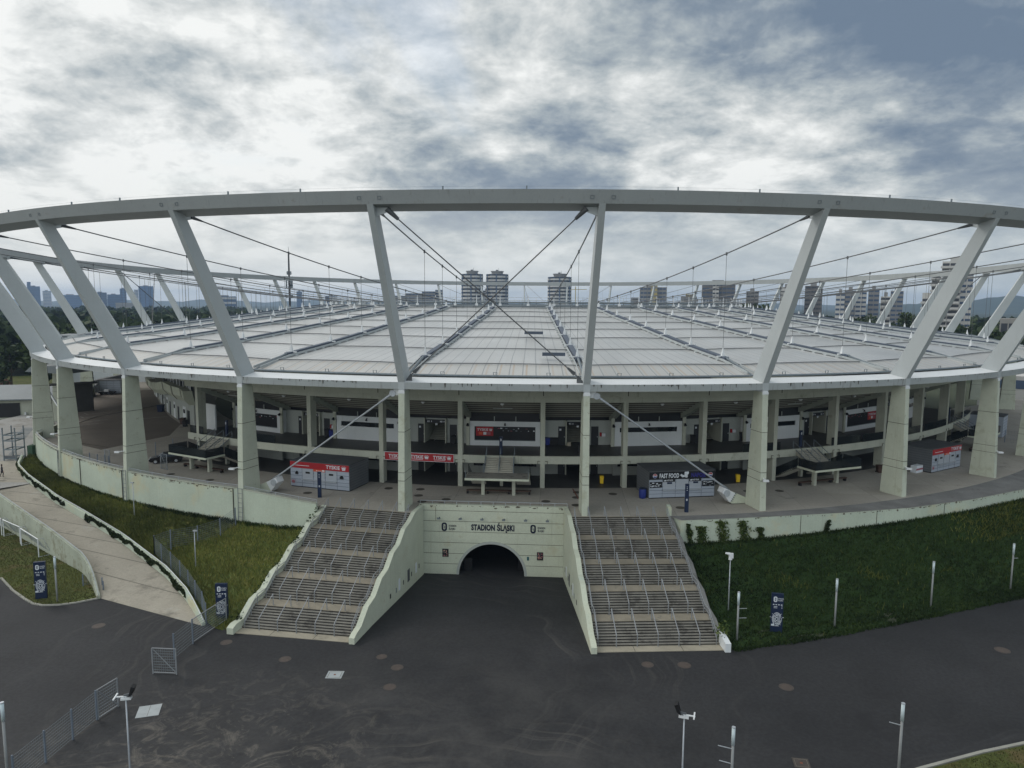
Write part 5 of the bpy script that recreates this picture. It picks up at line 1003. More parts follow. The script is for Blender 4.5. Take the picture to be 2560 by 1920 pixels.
# ------------------------------------------------------------------ bollard lights, lamp and camera poles
def bollard(lab, x, y, z, h, arms, top=1.15):
    t = thing('bollard_light', lab, 'bollard light', (x, y, z), group='tall bollard lights with pale tops')
    mb = MB(); mb.cyl(0, 0, -.3, h - top, .085, .08, 12); part(t, 'pole', mb, M['bpole'], True, local=True)
    mb = MB(); mb.cyl(0, 0, h - top, h - .06, .105, .105, 14); part(t, 'lens', mb, M['plastic'], True, local=True); mb = MB(); mb.cyl(0, 0, h - .06, h, .115, .11, 14); part(t, 'cap', mb, M['galv'], local=True)
    for zz, dx in arms: mb = MB(); mb.bar((0, 0, zz), (dx, .1, zz + (.12 if dx < 0 else 0)), .04, .04); part(t, 'side_arm', mb, M['galv'], local=True)
bollard('bollard light with two thin side arms next to the right staircase foot', 22.57, -149.8, -6.6, 4.45, ((2.95, .75), (2.1, .75)))
bollard('bollard light on the dark bank between totem and the two right hand bollards', 32.14, -146.2, -6.6, 4.5, ())
bollard('bollard light on the dark bank, second from the right edge', 43.2, -140.9, -6.6, 4.5, ())
bollard('bollard light at the right edge of the dark bank beside yellowish plants', 53.6, -135.9, -6.6, 4.85, ((3.3, .55),))
bollard('bollard light at lower right rising from the verge with one side arm', 28.1, -167.4, -6.6, 4.9, ((3.45, -.7),))
bollard('bollard light cut by the bottom edge beside the camera pole', 17.5, -169.4, -6.6, 4.1, ((2.7, -.85), (1.75, -.75)))
bollard('bollard light near the lower left corner before the fence', -25.4, -172.6, -6.6, 5.6, ())
bollard('bollard light on the lawn beside the left totem', -41.2, -146.7, -6.55, 4.5, ())
bollard('bollard light top just showing at the bottom edge, lower left', -13.6, -176.2, -6.6, 2.6, ())
def lamp_pole(lab, x, y, z, h, kind, rot=0):
    t = thing('camera_pole' if kind != 'lamp' else 'lamp_post', lab, 'pole', (x, y, z), rot)
    mb = MB(); mb.tube([(0, 0, -.3), (0, 0, h * .5), (0, 0, h)], [.06, .05, .04], 8); part(t, 'pole', mb, M['galv'], True, local=True)
    if kind == 'flood':
        mb = MB(); mb.box(-.05, .6, -.04, .04, h, h + .06); mb.box(.5, .58, -.35, .35, h + .03, h + .09); part(t, 'crossarm', mb, M['steelw'], local=True)
        mb = MB(); mb.hexa([(-.40, -.2, h + .2), (-.18, -.2, h + .05), (-.18, .2, h + .05), (-.40, .2, h + .2), (-.55, -.2, h + .58), (-.36, -.2, h + .66), (-.36, .2, h + .66), (-.55, .2, h + .58)]); part(t, 'floodlight', mb, M['black'], local=True)
        mb = MB(); mb.box(-.3, .25, -.12, .12, h - .14, h - .02); part(t, 'camera', mb, M['steelw'], local=True); mb = MB(); mb.bar((-.3, 0, h + .1), (.1, 0, h + .05), .06, .2); part(t, 'bracket', mb, M['kdark'], local=True)
    elif kind == 'cctv':
        mb = MB(); mb.tube([(0, 0, h), (0, 0, h + .35), (-.1, 0, h + .55), (-.45, 0, h + .6)], [.17, .15, .14, .08], 8); mb.box(.02, .25, -.1, .1, h + .15, h + .6); part(t, 'camera_head', mb, M['steelw'], local=True)
    else:
        mb = MB(); mb.box(-.12, .3, -.1, .1, h, h + .12); part(t, 'lamp_head', mb, M['galv'], local=True)
lamp_pole('camera pole with black floodlight at lower left in front of the dusty asphalt', -17.3, -173.4, -6.6, 6.75, 'flood', math.pi + .25)
lamp_pole('camera pole with black floodlight at lower right of the middle', 14.14, -171.75, -6.6, 6.1, 'flood', -.25)
lamp_pole('thin white camera pole on the dark bank beside the right staircase', 22.75, -145.65, -6.0, 5.2, 'cctv')
lamp_pole('thin lamp post with a small head on the left bank in front of the wall', -44.3, -128.7, -3.7, 4.2, 'lamp', 3)
lamp_pole('thin lamp post beside the mesh fence on the left bank', -30.6, -140.4, -5.2, 3.9, 'lamp')
lamp_pole('thin short post at the ivy end of the grass strip at far left', -60.5, -116.5, -3.0, 4.2, 'lamp', 1.5)

# ------------------------------------------------------------------ mesh fences and gates
def fence(lab, pts, h, group=None, rails=9, name='mesh_fence', close=.16):
    t = thing(name, lab, 'fence', tuple(pts[0]), group=group)
    for p in pts: mb = MB(); mb.box(p[0] - .045, p[0] + .045, p[1] - .045, p[1] + .045, p[2] - .2, p[2] + h + .06); part(t, 'post', mb, M['fpost'])
    mb = MB()
    for a, b in zip(pts[:-1], pts[1:]):
        a, b = Vector(a), Vector(b)
        for i in range(rails): z = Vector((0, 0, .12 + (h - .15) * i / (rails - 1))); mb.bar(a + z, b + z, .014, .014)
        n = max(2, int((b - a).length / close))
        for i in range(1, n): p = a + (b - a) * (i / n); mb.bar(p + Vector((0, 0, .1)), p + Vector((0, 0, h - .02)), .008, .008)
    part(t, 'mesh_panel', mb, M['galvd'], fix=False); return t
def gate(lab, a, b, h, diag=True, top=.06):
    a, b = Vector(a), Vector(b); t = thing('mesh_gate', lab, 'gate', tuple(a)); Z = Vector((0, 0, 1)); mb = MB()
    for p in (a, b): mb.bar(p, p + Z * h, .08, .08)
    for z in (.12, h): mb.bar(a + Z * z, b + Z * z, top, top)
    if diag: mb.bar(a + Z * h, b + Z * .12, .045, .045)
    part(t, 'frame', mb, M['rail']); mb = MB()
    for i in range(1, 9): mb.bar(a + Z * (.12 + (h - .12) * i / 9), b + Z * (.12 + (h - .12) * i / 9), .02, .02)
    n = max(2, int((b - a).length / .16))
    for i in range(1, n): p = a + (b - a) * (i / n); mb.bar(p + Z * .12, p + Z * h, .012, .012)
    part(t, 'mesh_panel', mb, M['galvd'], fix=False); return t
fp = [(-24.6, -150.2, -6.55), (-25.9, -148.3, -6.3), (-27.6, -146.3, -6.1), (-29.3, -144.4, -5.85), (-31.1, -142.6, -5.6), (-33.0, -140.9, -5.35), (-34.9, -139.3, -5.1), (-36.6, -137.7, -4.85)]
fence('mesh fence running along the top of the ramp wall', fp, 1.9)
fence('mesh fence climbing the left grass bank to the wall', [(-36.6, -137.7, -4.85), (-35.3, -136.7, -4.5), (-32.6, -136.0, -4.2), (-30.6, -134.8, -3.7), (-29.7, -132.9, -3.0)], 2.0)
fence('short mesh fence between the two open gates on the asphalt left', [(-24.05, -156.6, -6.6), (-23.9, -153.9, -6.6)], 2.15)
gate('open mesh gate leaf with diagonal brace standing alone on the left asphalt', (-24.5, -158.9, -6.6), (-22.6, -158.9, -6.6), 2.1)
gate('wide mesh gate closing the foot of the ramp wall beside the left totem', (-23.95, -153.8, -6.6), (-23.1, -149.4, -6.55), 2.1, False)
fence('mesh fence running out of the picture at lower left', [(-24.87, -165.2, -6.6), (-25.0, -167.5, -6.6), (-25.1, -169.9, -6.6), (-25.2, -172.4, -6.6)], 2.1, rails=11)
gate('mesh gate leaf joined to the lower left fence', (-24.8, -165.15, -6.6), (-24.4, -163.5, -6.6), 2.15)
gate('small mesh gate cut by the left edge at the roadside', (-50.5, -143.6, -6.6), (-48.6, -145.6, -6.6), 1.3)
fence('mesh fence with wide panels behind the curved wall near the black car, left part', [(-57.5, -117.2, 0), (-55.9, -117.9, 0), (-54.6, -118.3, 0), (-53.7, -118.8, 0)], 1.5)
fence('mesh fence in front of and behind the black car, right part', [(-50.8, -112.5, 0), (-49.8, -109.6, 0), (-46, -109, 0)], 2.2, rails=4, close=.5)
gate('open mesh gate with white notice in front of the black car', (-46.2, -119.2, 0), (-45.0, -119.8, 0), 2.1)
gate('tall narrow mesh gate standing behind the curved wall left of a pier', (-54.9, -117.8, 0), (-53.9, -118.3, 0), 2.2, False)
gate('low slanted gate leaf behind the pier left of the black car', (-49.6, -121.2, 0), (-48.2, -121.6, 0), 1.7)
fence('mesh fence with tall frame panels at far right on the plaza', [(80.5, -88.5, 0), (84, -90.5, 0), (88, -92.5, 0), (93, -94.5, 0)], 2.0, rails=4, close=.4)
mb = MB()
for zz in (0, 0): pass
fence('white metal gate frame at the end of the left lawn beside the ramp wall', [(-38.2, -144.2, -6.55), (-38.9, -143.3, -6.55)], 1.1, name='gate_frame')
fence('tiny mesh remnant on the lawn before the ramp wall', [(-41.2, -142.9, -6.55), (-40.6, -142.4, -6.55)], 1.2, name='gate_frame')

# ------------------------------------------------------------------ football goals
for lab, a, b in (('nearest white football goal on the lawn by the ramp wall', (-56.4, -131.9), (-51.6, -135.4)), ('middle white football goal on the lawn by the ramp wall', (-61.0, -128.9), (-56.9, -131.4)), ('farthest white football goal at the left edge of the lawn', (-66.5, -125.0), (-61.6, -128.5))):
    a3, b3 = Vector((*a, -6.52)), Vector((*b, -6.52)); t = thing('football_goal', lab, 'football goal', tuple((a3 + b3) / 2), group='white football goals'); Z = Vector((0, 0, 2.1)); d = (b3 - a3).normalized(); n = Vector((-d.y, d.x, 0)); n = n if n.y > 0 else -n; dp = n * 1.3
    mb = MB(); mb.tube([a3, a3 + Z, b3 + Z, b3], .06, 6); part(t, 'frame', mb, M['steelw'])
    mb = MB(); mb.tube([a3, a3 + dp, b3 + dp, b3], .04, 5); mb.tube([a3 + Z, a3 + Z + dp * .4, a3 + dp], .03, 5); mb.tube([b3 + Z, b3 + Z + dp * .4, b3 + dp], .03, 5); part(t, 'back_frame', mb, M['galv'])
    mb = MB()
    for i in range(1, 16): f = i / 16; p = a3 + (b3 - a3) * f; mb.bar(p + Z, p + dp, .014, .014)
    for j in range(1, 8): f = j / 8; mb.bar(a3 + Z * (1 - f) + dp * f, b3 + Z * (1 - f) + dp * f, .014, .014)
    part(t, 'net', mb, M['galvd'], fix=False)

# ------------------------------------------------------------------ bins
def bin_(lab, x, y, z, m, w=.55, h=1.05, rot=0):
    t = thing('wheelie_bin', lab, 'bin', (x, y, z), rot); mb = MB(); mb.hexa([(-w * .4, -w * .42, .08), (w * .4, -w * .42, .08), (w * .4, w * .42, .08), (-w * .4, w * .42, .08), (-w / 2, -w / 2, h - .1), (w / 2, -w / 2, h - .1), (w / 2, w / 2, h - .1), (-w / 2, w / 2, h - .1)]); part(t, 'body', mb, M[m], local=True)
    mb = MB(); mb.hexa([(-w * .55, -w * .6, h - .1), (w * .55, -w * .6, h - .1), (w * .55, w * .55, h - .1), (-w * .55, w * .55, h - .1), (-w * .5, -w * .5, h - .02), (w * .5, -w * .5, h - .02), (w * .5, w * .5, h + .03), (-w * .5, w * .5, h + .03)]); part(t, 'lid', mb, M[m], local=True)
    for sx in (-1, 1): mb = MB(); mb.tube([(sx * w * .42, w * .4, .1), (sx * w * .5, w * .4, .1)], .1, 8); part(t, 'wheel', mb, M['black'], local=True)
bin_('yellow wheelie bin on the plaza right of the tunnel axis under the gallery', 12.4, -121.9, 0, 'yellow', .5, 1.0)
bin_('yellow wheelie bin on the plaza right of the fast food kiosk', 29.65, -119.7, 0, 'yellow', .5, 1.0)
t = thing('waste_barrel', 'blue plastic barrel at the left corner of the fast food kiosk', 'barrel', (16.75, -128.2, 0)); mb = MB(); mb.tube([(0, 0, 0), (0, 0, .3), (0, 0, .95), (0, 0, 1.15)], [.36, .42, .42, .38], 14); part(t, 'drum', mb, M['blue'], True, local=True); mb = MB(); mb.tube([(0, 0, 1.1), (0, 0, 1.2)], [.42, .42], 14); part(t, 'rim', mb, M['navy'], local=True)
G = lambda s, o: gframe(s, o)(0, 0)
for lab, s, o, m, h in (('blue bin on the gallery left of the passage above the tunnel axis right side', 5.9, -17.9, 'blue', 1.0), ('dark green bin beside the blue gallery bin', 6.55, -17.9, 'black', 1.0), ('third dark bin beside the door right of the blue gallery bin', 7.1, -17.9, 'black', 1.0), ('black bin standing forward on the gallery floor near the slab edge', 9.8, -13.0, 'black', 1.25), ('dark bin by the door left of the middle booth', -7.3, -17.6, 'black', 1.1), ('blue bin on the gallery by the hydrant behind the tie rod', -26.2, -17.6, 'blue', 1.0), ('black bin beside the blue bin by the hydrant', -27, -17.6, 'black', 1.1), ('dark bin on the gallery right of the slit window booth', 27.0, -17.7, 'black', 1.15), ('dark bin in the recess behind the pier right of the fast food kiosk', 35.0, -17.6, 'black', 1.2)):
    p = G(s, o); bin_(lab, p[0], p[1], 3.9, m, .62, h)
bin_('small dark bin by the white door of the concourse wing', -61.5, -85.2, 0, 'wood', .8, 1.2); bin_('black bin next to the brown one under the concourse wing', -59.8, -87.6, 0, 'black', .7, 1.2); bin_('dark blue bin farther along the concourse wing', -73.6, -71.3, 0, 'navy', 1.1, 1.5)
p = G(50.5, -12.2); bin_('low dark bin beside the right hand stair platform', 50.2, -112.6, 0, 'wood', .9, 1.0)
F = Frame((*G(8.9, -17.8)[:2], 3.9), (1, 0)); mb = MB(); F.box(mb, -.25, .25, -.2, .2, 0, .5); solo('cardboard_box', mb, M['apron'], 'small brown box beside the gallery passage right of the middle', 'box')

# ------------------------------------------------------------------ manhole covers and plates
MH = [(-34.0, -151.3, 'pale round cover on the asphalt before the ramp foot', .55), (-21.2, -153.45, 'rusty round cover in front of the left staircase, leftmost', .5), (-15.1, -155.9, 'round cover in front of the left staircase, middle', .5), (-7.35, -154.9, 'round cover in front of the forecourt entrance, near the wall end', .45), (-5.7, -156.5, 'round cover in front of the forecourt entrance, second from the wall end', .5), (-5.6, -159.45, 'round cover on the open asphalt, nearest of the three before the forecourt', .5), (14.35, -154.5, 'round cover in front of the right staircase, left one', .5), (17.3, -154.35, 'round cover in front of the right staircase, right one', .55), (24.5, -157.15, 'red brown round cover on the road right of the right staircase', .55), (44.7, -149.7, 'red brown round cover far along the road at right', .6)]
mcl = mat('worn_cover_face', (.075, .060, .052), .7, .15, 3)
for x, y, lab, r in MH:
    mb = MB(); mb.cyl(0, 0, 0, .012, r, r, 24); t = solo('manhole_cover', [mb][0], M['manhole'], lab, 'manhole', (0, 0, 0), group='manhole covers on the asphalt'); t.location = (x, y, ZA + .002); mb = MB(); mb.cyl(0, 0, .012, .016, r * .8, r * .8, 20); part(t, 'lid', mb, mcl, local=True)
PH = [(-13.5, -126.5), (-9.6, -126.6), (-9.25, -129.4), (-5.8, -130.75), (-8.4, -131.9), (-6.05, -132.6), (-22.5, -129.4), (5.6, -130.6), (9.1, -128.65), (9.0, -131.85), (9.25, -126.35), (13.45, -126.7), (20.5, -131.85), (29.8, -124.0), (33.7, -123.5), (51.1, -113.0), (-43.3, -122.0), (-36.8, -124.5)]
PLB = ['between red kiosk and the left pier', 'behind the left pier, upper', 'behind the left pier, lower', 'right of the left pier before the platform stair', 'beside the left pier base', 'at the tunnel parapet rail', 'in front of the red kiosk', 'left of the right pier before the parapet', 'close behind the right pier', 'at the left foot of the right pier', 'behind the right pier by the rusty pipe', 'between right pier and fast food kiosk', 'in front of the fast food kiosk by the slim totem', 'behind the right hand stay anchor', 'right of the stay anchor pier', 'left of the far right red kiosk', 'before the bench near the black car', 'on the left plaza near the curved wall']
for (x, y), lab in zip(PH, PLB):
    mb = MB(); mb.cyl(0, 0, 0, .01, .52, .52, 22); t = solo('drain_cover', mb, M['manhole'], 'round drain cover, ' + lab, 'drain cover', (0, 0, 0), group='drain covers on the plaza'); t.location = (x, y, .008); mb = MB(); mb.cyl(0, 0, .01, .014, .4, .4, 18); part(t, 'grate', mb, M['joint'], local=True)
for lab, x, y, rot, w, d in (('pale square steel plate on the asphalt left of the middle', -10.3, -158.0, .05, 1.25, 1.1), ('pale slanted steel plate on the asphalt at lower left', -21.9, -163.9, .35, 1.5, 1.5), ('weathered square cover near the bottom edge of the road', 22.6, -166.4, -.1, 1.0, 1.0)):
    F = Frame((x, y, ZA + .004), (math.cos(rot), math.sin(rot))); mb = MB(); F.box(mb, -w / 2, w / 2, -d / 2, d / 2, 0, .02); t = solo('cover_plate', mb, M['plate'] if x < 0 else M['manhole'], lab, 'cover plate'); mb = MB(); [F.box(mb, *q, .02, .024) for q in ((-w * .4, w * .4, -d * .4, -d * .37), (-w * .4, w * .4, d * .37, d * .4), (-w * .4, -w * .37, -d * .4, d * .4), (w * .37, w * .4, -d * .4, d * .4))] if x > -20 else F.box(mb, -w * .01, w * .01, -d * .48, d * .48, .02, .022); part(t, 'groove', mb, M['softjoint'])
    if x > -20: mb = MB(); F.box(mb, -.08, .08, -.08, .08, .02, .03); part(t, 'boss', mb, M['rust'])
mb = MB(); mb.bar((8.75, -124.9, .05), (9.3, -129.2, .05), .09, .09); solo('pipe', mb, M['rust'], 'rust red pipe lying on the plaza behind the right pier', 'pipe')

# ------------------------------------------------------------------ black car
def car(lab, x, y, z, rot):
    t = thing('parked_car', lab, 'car', (x, y, z), rot)
    prof = [(-2.1, .35), (-2.12, .62), (-1.9, .78), (-1.0, .92), (-.35, 1.38), (.85, 1.42), (1.6, .98), (2.08, .92), (2.12, .4), (1.9, .25), (-1.9, .25)]
    mb = MB(); secs = []
    for yy, k in ((-.86, .94), (-.8, 1.0), (.8, 1.0), (.86, .94)): secs.append([(px * (1 if k == 1 else .985), yy * (1 if pz < 1 else .82), pz * (1 if k == 1 or pz < .9 else .97)) for px, pz in prof])
    mb.sweep(secs); part(t, 'body', mb, M['carpaint'], local=True)
    mb = MB(); mb.hexa([(-.98, -.72, .93), (-.95, -.72, .95), (-.95, .72, .95), (-.98, .72, .93), (-.4, -.62, 1.39), (-.36, -.62, 1.40), (-.36, .62, 1.40), (-.4, .62, 1.39)]); part(t, 'windscreen', mb, M['galvd'], local=True)
    for sy in (-1, 1):
        mb = MB(); yy = sy * .875; mb.hexa([(-.75, yy - .01 * sy, .95), (1.35, yy - .01 * sy, 1.0), (1.35, yy, 1.0), (-.75, yy, .95), (-.3, sy * .73, 1.3), (.8, sy * .73, 1.33), (.8, sy * .75, 1.33), (-.3, sy * .75, 1.3)]); part(t, 'side_window', mb, M['glass'], local=True)
        mb = MB(); mb.box(-2.13, -2.0, sy * .62 - .17, sy * .62 + .17, .58, .74); part(t, 'headlight', mb, M['chrome'], local=True)
        mb = MB(); mb.box(-.75, -.55, sy * .92 - .1, sy * .92 + .1, .95, 1.1); part(t, 'mirror', mb, M['carpaint'], local=True)
        for xx in (-1.3, 1.3):
            mb = MB(); mb.tube([(xx, sy * .7, .31), (xx, sy * .88, .31)], .31, 14); w = part(t, 'wheel', mb, M['black'], local=True); mb = MB(); mb.tube([(xx, sy * .87, .31), (xx, sy * .895, .31)], .2, 12); part(w, 'rim', mb, M['galv'], local=True)
    mb = MB(); mb.box(-2.15, -2.11, -.26, .26, .42, .54); part(t, 'number_plate', mb, M['paper'], local=True)
car('black hatchback parked behind the mesh gate beside the left stair platform', -47.7, -115.2, 0, .42)

# ------------------------------------------------------------------ person on the ramp
def person(lab, x, y, z, rot):
    me = D.meshes.new('person'); J = [(0, 0, .95), (0, .0, 1.15), (0, .01, 1.42), (0, .0, 1.52), (0, -.01, 1.60), (0, -.01, 1.72), (-.1, 0, .9), (-.13, -.12, .5), (-.13, -.05, .08), (-.13, -.2, .04), (.1, 0, .9), (.12, .1, .5), (.12, .28, .12), (.12, .16, .04), (-.2, .01, 1.40), (-.25, .05, 1.12), (-.24, -.08, .88), (-.24, -.12, .80), (.2, .01, 1.40), (.26, .03, 1.12), (.25, -.1, .9), (.25, -.14, .82)]
    E_ = [(0, 1), (1, 2), (2, 3), (3, 4), (4, 5), (0, 6), (6, 7), (7, 8), (8, 9), (0, 10), (10, 11), (11, 12), (12, 13), (2, 14), (14, 15), (15, 16), (16, 17), (2, 18), (18, 19), (19, 20), (20, 21)]
    rad = [.145, .135, .15, .06, .085, .09, .09, .065, .045, .04, .09, .065, .045, .04, .07, .05, .036, .035, .07, .05, .036, .035]
    me.from_pydata(J, E_, []); me.materials.append(M['cloth']); o = D.objects.new('person', me); COL.objects.link(o)
    sk = o.modifiers.new('Skin', 'SKIN')
    for i, r in enumerate(rad): me.skin_vertices[0].data[i].radius = (r, r)
    me.skin_vertices[0].data[0].use_root = True
    sb = o.modifiers.new('Sub', 'SUBSURF'); sb.levels = 2; sb.render_levels = 2
    o.location = (x, y, z); o.rotation_euler = (0, 0, rot); tag(o, lab, 'person')
    mb = MB(); mb.tube([(0, -.03, 1.6), (0, -.03, 1.72), (0, -.03, 1.80)], [.088, .1, .06], 8); part(o, 'head_skin', mb, M['skin'], True, local=True)
    mb = MB(); mb.tube([(0, .01, 1.66), (0, .01, 1.78), (0, .01, 1.84)], [.1, .112, .06], 8); part(o, 'hair', mb, M['black'], True, local=True)
    mb = MB()
    for sx in (-.245, .255):
        mb.hexa([(sx - .02, -.16, .72), (sx + .02, -.16, .72), (sx + .02, -.08, .74), (sx - .02, -.08, .74), (sx - .02, -.15, .82), (sx + .02, -.15, .82), (sx + .02, -.07, .82), (sx - .02, -.07, .82)])
        for f in range(4): mb.tube([(sx, -.155 + f * .024, .73), (sx, -.16 + f * .022, .69), (sx - .01, -.15 + f * .022, .655)], [.010, .009, .007], 5)
        mb.tube([(sx, -.16, .80), (sx - .01, -.19, .76), (sx - .01, -.195, .735)], [.011, .010, .008], 5)
    part(o, 'hand', mb, M['skin'], local=True)
    mb = MB(); mb.box(.2, .36, -.1, .12, .55, .85); part(o, 'bag', mb, M['navy'], local=True)
person('person in dark clothes walking on the pale path at the left edge', -73.1, -113.9, -2.97, 2.4)

# ------------------------------------------------------------------ far left: scaffold stair, shed, low buildings
F = Frame((-80.9, -103.9, -3), (.93, .1)); t = thing('steel_stair_tower', 'dark steel access stair tower at the end of the curved wall', 'stair tower', F(0, 0, 0))
mb = MB()
for x in (0, 1.9):
    for y in (0, 2.2): F.box(mb, x - .07, x + .07, y - .07, y + .07, 0, 5.3)
for z in (0.25, 1.7, 3.1, 4.0):
    for y in (0, 2.2): F.box(mb, 0, 1.9, y - .05, y + .05, z, z + .18)
    for x in (0, 1.9): F.box(mb, x - .05, x + .05, 0, 2.2, z, z + .18)
part(t, 'frame', mb, M['galvd'])
mb = MB()
for n_ in range(9): F.box(mb, .1, 1.8, 2.4 + n_ * .3, 2.7 + n_ * .3, 3.0 - n_ * .0 + n_ * .17, 3.06 + n_ * .17)
for n_ in range(9): F.box(mb, .2, .9, .1 + n_ * .22, .3 + n_ * .22, .3 + n_ * .15, .36 + n_ * .15)
part(t, 'tread', mb, M['galvd'])
mb = MB(); F.box(mb, 0, 1.9, 0, .04, .25, .8); part(t, 'infill_panel', mb, M['kdark'])
mb = MB(); F.box(mb, 2.4, 3.2, 2.0, 4, .0, 2.0); solo('equipment_cabinet', mb, mat('dark_green_cabinet', (.05, .10, .06), .7), 'dark green cabinet between the stair tower and the curved wall', 'cabinet')
mb = MB(); mb.poly([(-79, -99.3), (-74.5, -103.5), (-66.4, -117.2), (-70, -122), (-88, -122), (-110, -100), (-112, -60), (-92, -60), (-86, -80), (-82, -92)], -2.99); struct('path', mb, mat('pale_path', (.29, .285, .27), .9, .15, .15, [((.17, .15, .12), .57, .12)], None, .15))
F = Frame((-136, -66.5, -3), (.955, .30)); t = thing('shed', 'long low shed with pale grey sheet roof and dark doorway at far left', 'shed', F(18, 0, 0))
mb = MB(); F.box(mb, 0, 36, 0, 9, -1, 3.3); part(t, 'wall', mb, M['conc']); mb = MB(); mb.hexa([F(-1, -1.2, 3.3), F(37, -1.2, 3.3), F(37, 10, 5.4), F(-1, 10, 5.4), F(-1, -1.2, 3.55), F(37, -1.2, 3.55), F(37, 10, 5.65), F(-1, 10, 5.65)]); r = part(t, 'roof', mb, M['roofgrey']); m2 = MB(); F.box(m2, 29, 30, 6, 7, 4.5, 6); part(r, 'chimney', m2, M['kdark'])
mb = MB(); F.box(mb, 17.5, 24.0, -.1, .05, -.6, 2.6); part(t, 'doorway', mb, M['black'])
for x in (10, 17, 25): mb = MB(); F.box(mb, x, x + .3, -.5, -.2, -1, .5); part(t, 'post', mb, M['steelw'])
F = Frame((-131, -15, 0), (.97, .22)); t = thing('annex_building', 'white annex building with small dark square windows behind the left piers', 'building', F(20, 0, 0))
mb = MB(); F.box(mb, -6, 52, 0, 12, -4, 12); part(t, 'wall', mb, M['white']); mb = MB(); F.box(mb, -6.3, 52.3, -.3, 12.3, 12, 12.5); part(t, 'roof', mb, M['roofgrey'])
for i in range(13):
    x = -4 + i * 4.3
    for z in (5.2, 8.6):
        m2 = MB(); F.box(m2, x, x + 1.4, -.06, 0, z, z + 1.5); w = part(t, 'window', m2, M['glass']); m3 = MB(); F.box(m3, x - .1, x + 1.5, -.14, -.06, z - .12, z); part(w, 'sill', m3, M['greywall'])
F = Frame((-116, -46, 0), (.95, .3)); mb = MB(); mb.hexa([F(0, 0, 0), F(16, 0, 0), F(16, 6, 0), F(0, 6, 0), F(0, 0, .8), F(16, 0, 4.2), F(16, 6, 4.2), F(0, 6, .8)]); solo('access_ramp', mb, M['kroof'], 'dark sloping access ramp beside the far left container', 'ramp')
F = Frame((-94, -96, -3), (.9, -.3)); t = thing('roof_canopy', 'pale canopy roof on a slanted prop at far left', 'canopy', F(0, 0, 0)); mb = MB(); mb.hexa([F(-14, 20, 11.0), F(-2, 20, 11.0), F(-2, 32, 11.4), F(-14, 32, 11.4), F(-12, 20, 12.2), F(-2, 20, 12.6), F(-2, 32, 13), F(-12, 32, 12.6)]); part(t, 'roof', mb, M['roofgrey']); mb = MB(); mb.bar(F(-12, 21, 11), F(-6, 21, 4), .3, .3); part(t, 'prop', mb, M['steelw'])

# ------------------------------------------------------------------ ivy and bank plants
def leaves(n, fn, size, seed):
    r = np.random.default_rng(seed); mb = MB(); vs = []; fs = []
    for i in range(n):
        p = np.array(fn(r)); a = r.normal(size=3); a /= np.linalg.norm(a); b = np.cross(a, r.normal(size=3)); b /= np.linalg.norm(b); s = size * r.uniform(.6, 1.4); k = len(vs); vs += [tuple(p - a * s), tuple(p + b * s * .6), tuple(p + a * s), tuple(p - b * s * .6)]; fs.append((k, k + 1, k + 2, k + 3))
    mb.v = vs; mb.f = fs; mb.m = [0] * len(fs); return mb
def wy(x):
    for (x0, y0), (x1, y1) in zip(RW[:-1], RW[1:]):
        if x0 <= x <= x1: return y0 + (y1 - y0) * (x - x0) / (x1 - x0)
for i, (x, w, h, lab) in enumerate(((20.7, .35, 2.2, 'narrow ivy column at the corner of the right wall'), (22.0, .8, 1.9, 'reddish ivy clump, second from the corner of the right wall'), (24.3, 1.0, 2.4, 'tall ivy clump on the right wall, leaning right'), (26.6, 1.0, 2.3, 'bushy ivy clump in the middle of the right wall patches'), (28.5, .45, 1.5, 'small ivy tuft left of the stay anchor pier'), (36.0, .5, 1.9, 'conical dark ivy alone on the right wall'), (39.2, .5, .8, 'small bright sapling at the foot of the right wall'))):
    y0 = wy(x)
    def fn(r, x=x, w=w, h=h, y0=y0):
        v = r.random() ** .8; ww = w * (.35 + .65 * (1 - v)) if i in (5, 6) else w * (.45 + .55 * abs(math.sin(v * 5 + x))); return (x + r.normal() * ww * .42 + (v - .5) * .5 * math.sin(x * 3), y0 - .1 - abs(r.normal()) * .12, -2.6 + v * h)
    t = thing('ivy', lab, 'ivy', (x, y0 - .1, -2.6), group='ivy on the right retaining wall'); part(t, 'foliage', leaves(420 if i < 5 else 260, fn, .13, i), M['ivy' if i != 5 else 'ivyd'], fix=False)
    mb = MB(); mb.tube([(x, y0 - .05, -2.7), (x + .1, y0 - .05, -2.6 + h * .5), (x, y0 - .05, -2.6 + h * .8)], .03, 4); part(t, 'stem', mb, M['bark'])
def along(P, f): P = np.array(P); i = min(int(f * (len(P) - 1)), len(P) - 2); g_ = f * (len(P) - 1) - i; return P[i] + (P[i + 1] - P[i]) * g_
for lab, P, f0, f1, n, nrm, drop in (('dark ivy hanging over the lower ramp wall beside the fence', midR, .08, .48, 2600, (-.55, -.45), 1.0), ('dark ivy hanging over the upper ramp wall by the grass strip', midR, .56, .97, 1900, (-.5, -.5), .8)):
    def fn(r):
        f = f0 + (f1 - f0) * r.random(); p = along(P, f); d = r.random() ** .7 * drop * (.55 + .45 * math.sin(f * 90) * math.sin(f * 37)); return (p[0] - .12 + nrm[0] * (.12 + .1 * r.random()), p[1] + nrm[1] * (.12 + .1 * r.random()), p[2] + .05 - d)
    t = thing('ivy', lab, 'ivy', tuple(along(P, (f0 + f1) / 2)), group='ivy on the ramp wall'); part(t, 'foliage', leaves(n, fn, .15, n), M['ivyd'], fix=False)
def fn(r):
    f = r.random() ** 2.2; s = .8 + 15 * f; z = -6.5 + 6.3 * f; p = PLs(-.05 + r.normal() * .014, s, z + .5 + r.normal() * .12 - r.random() * .55 + .12 * math.sin(f * 60)); return p
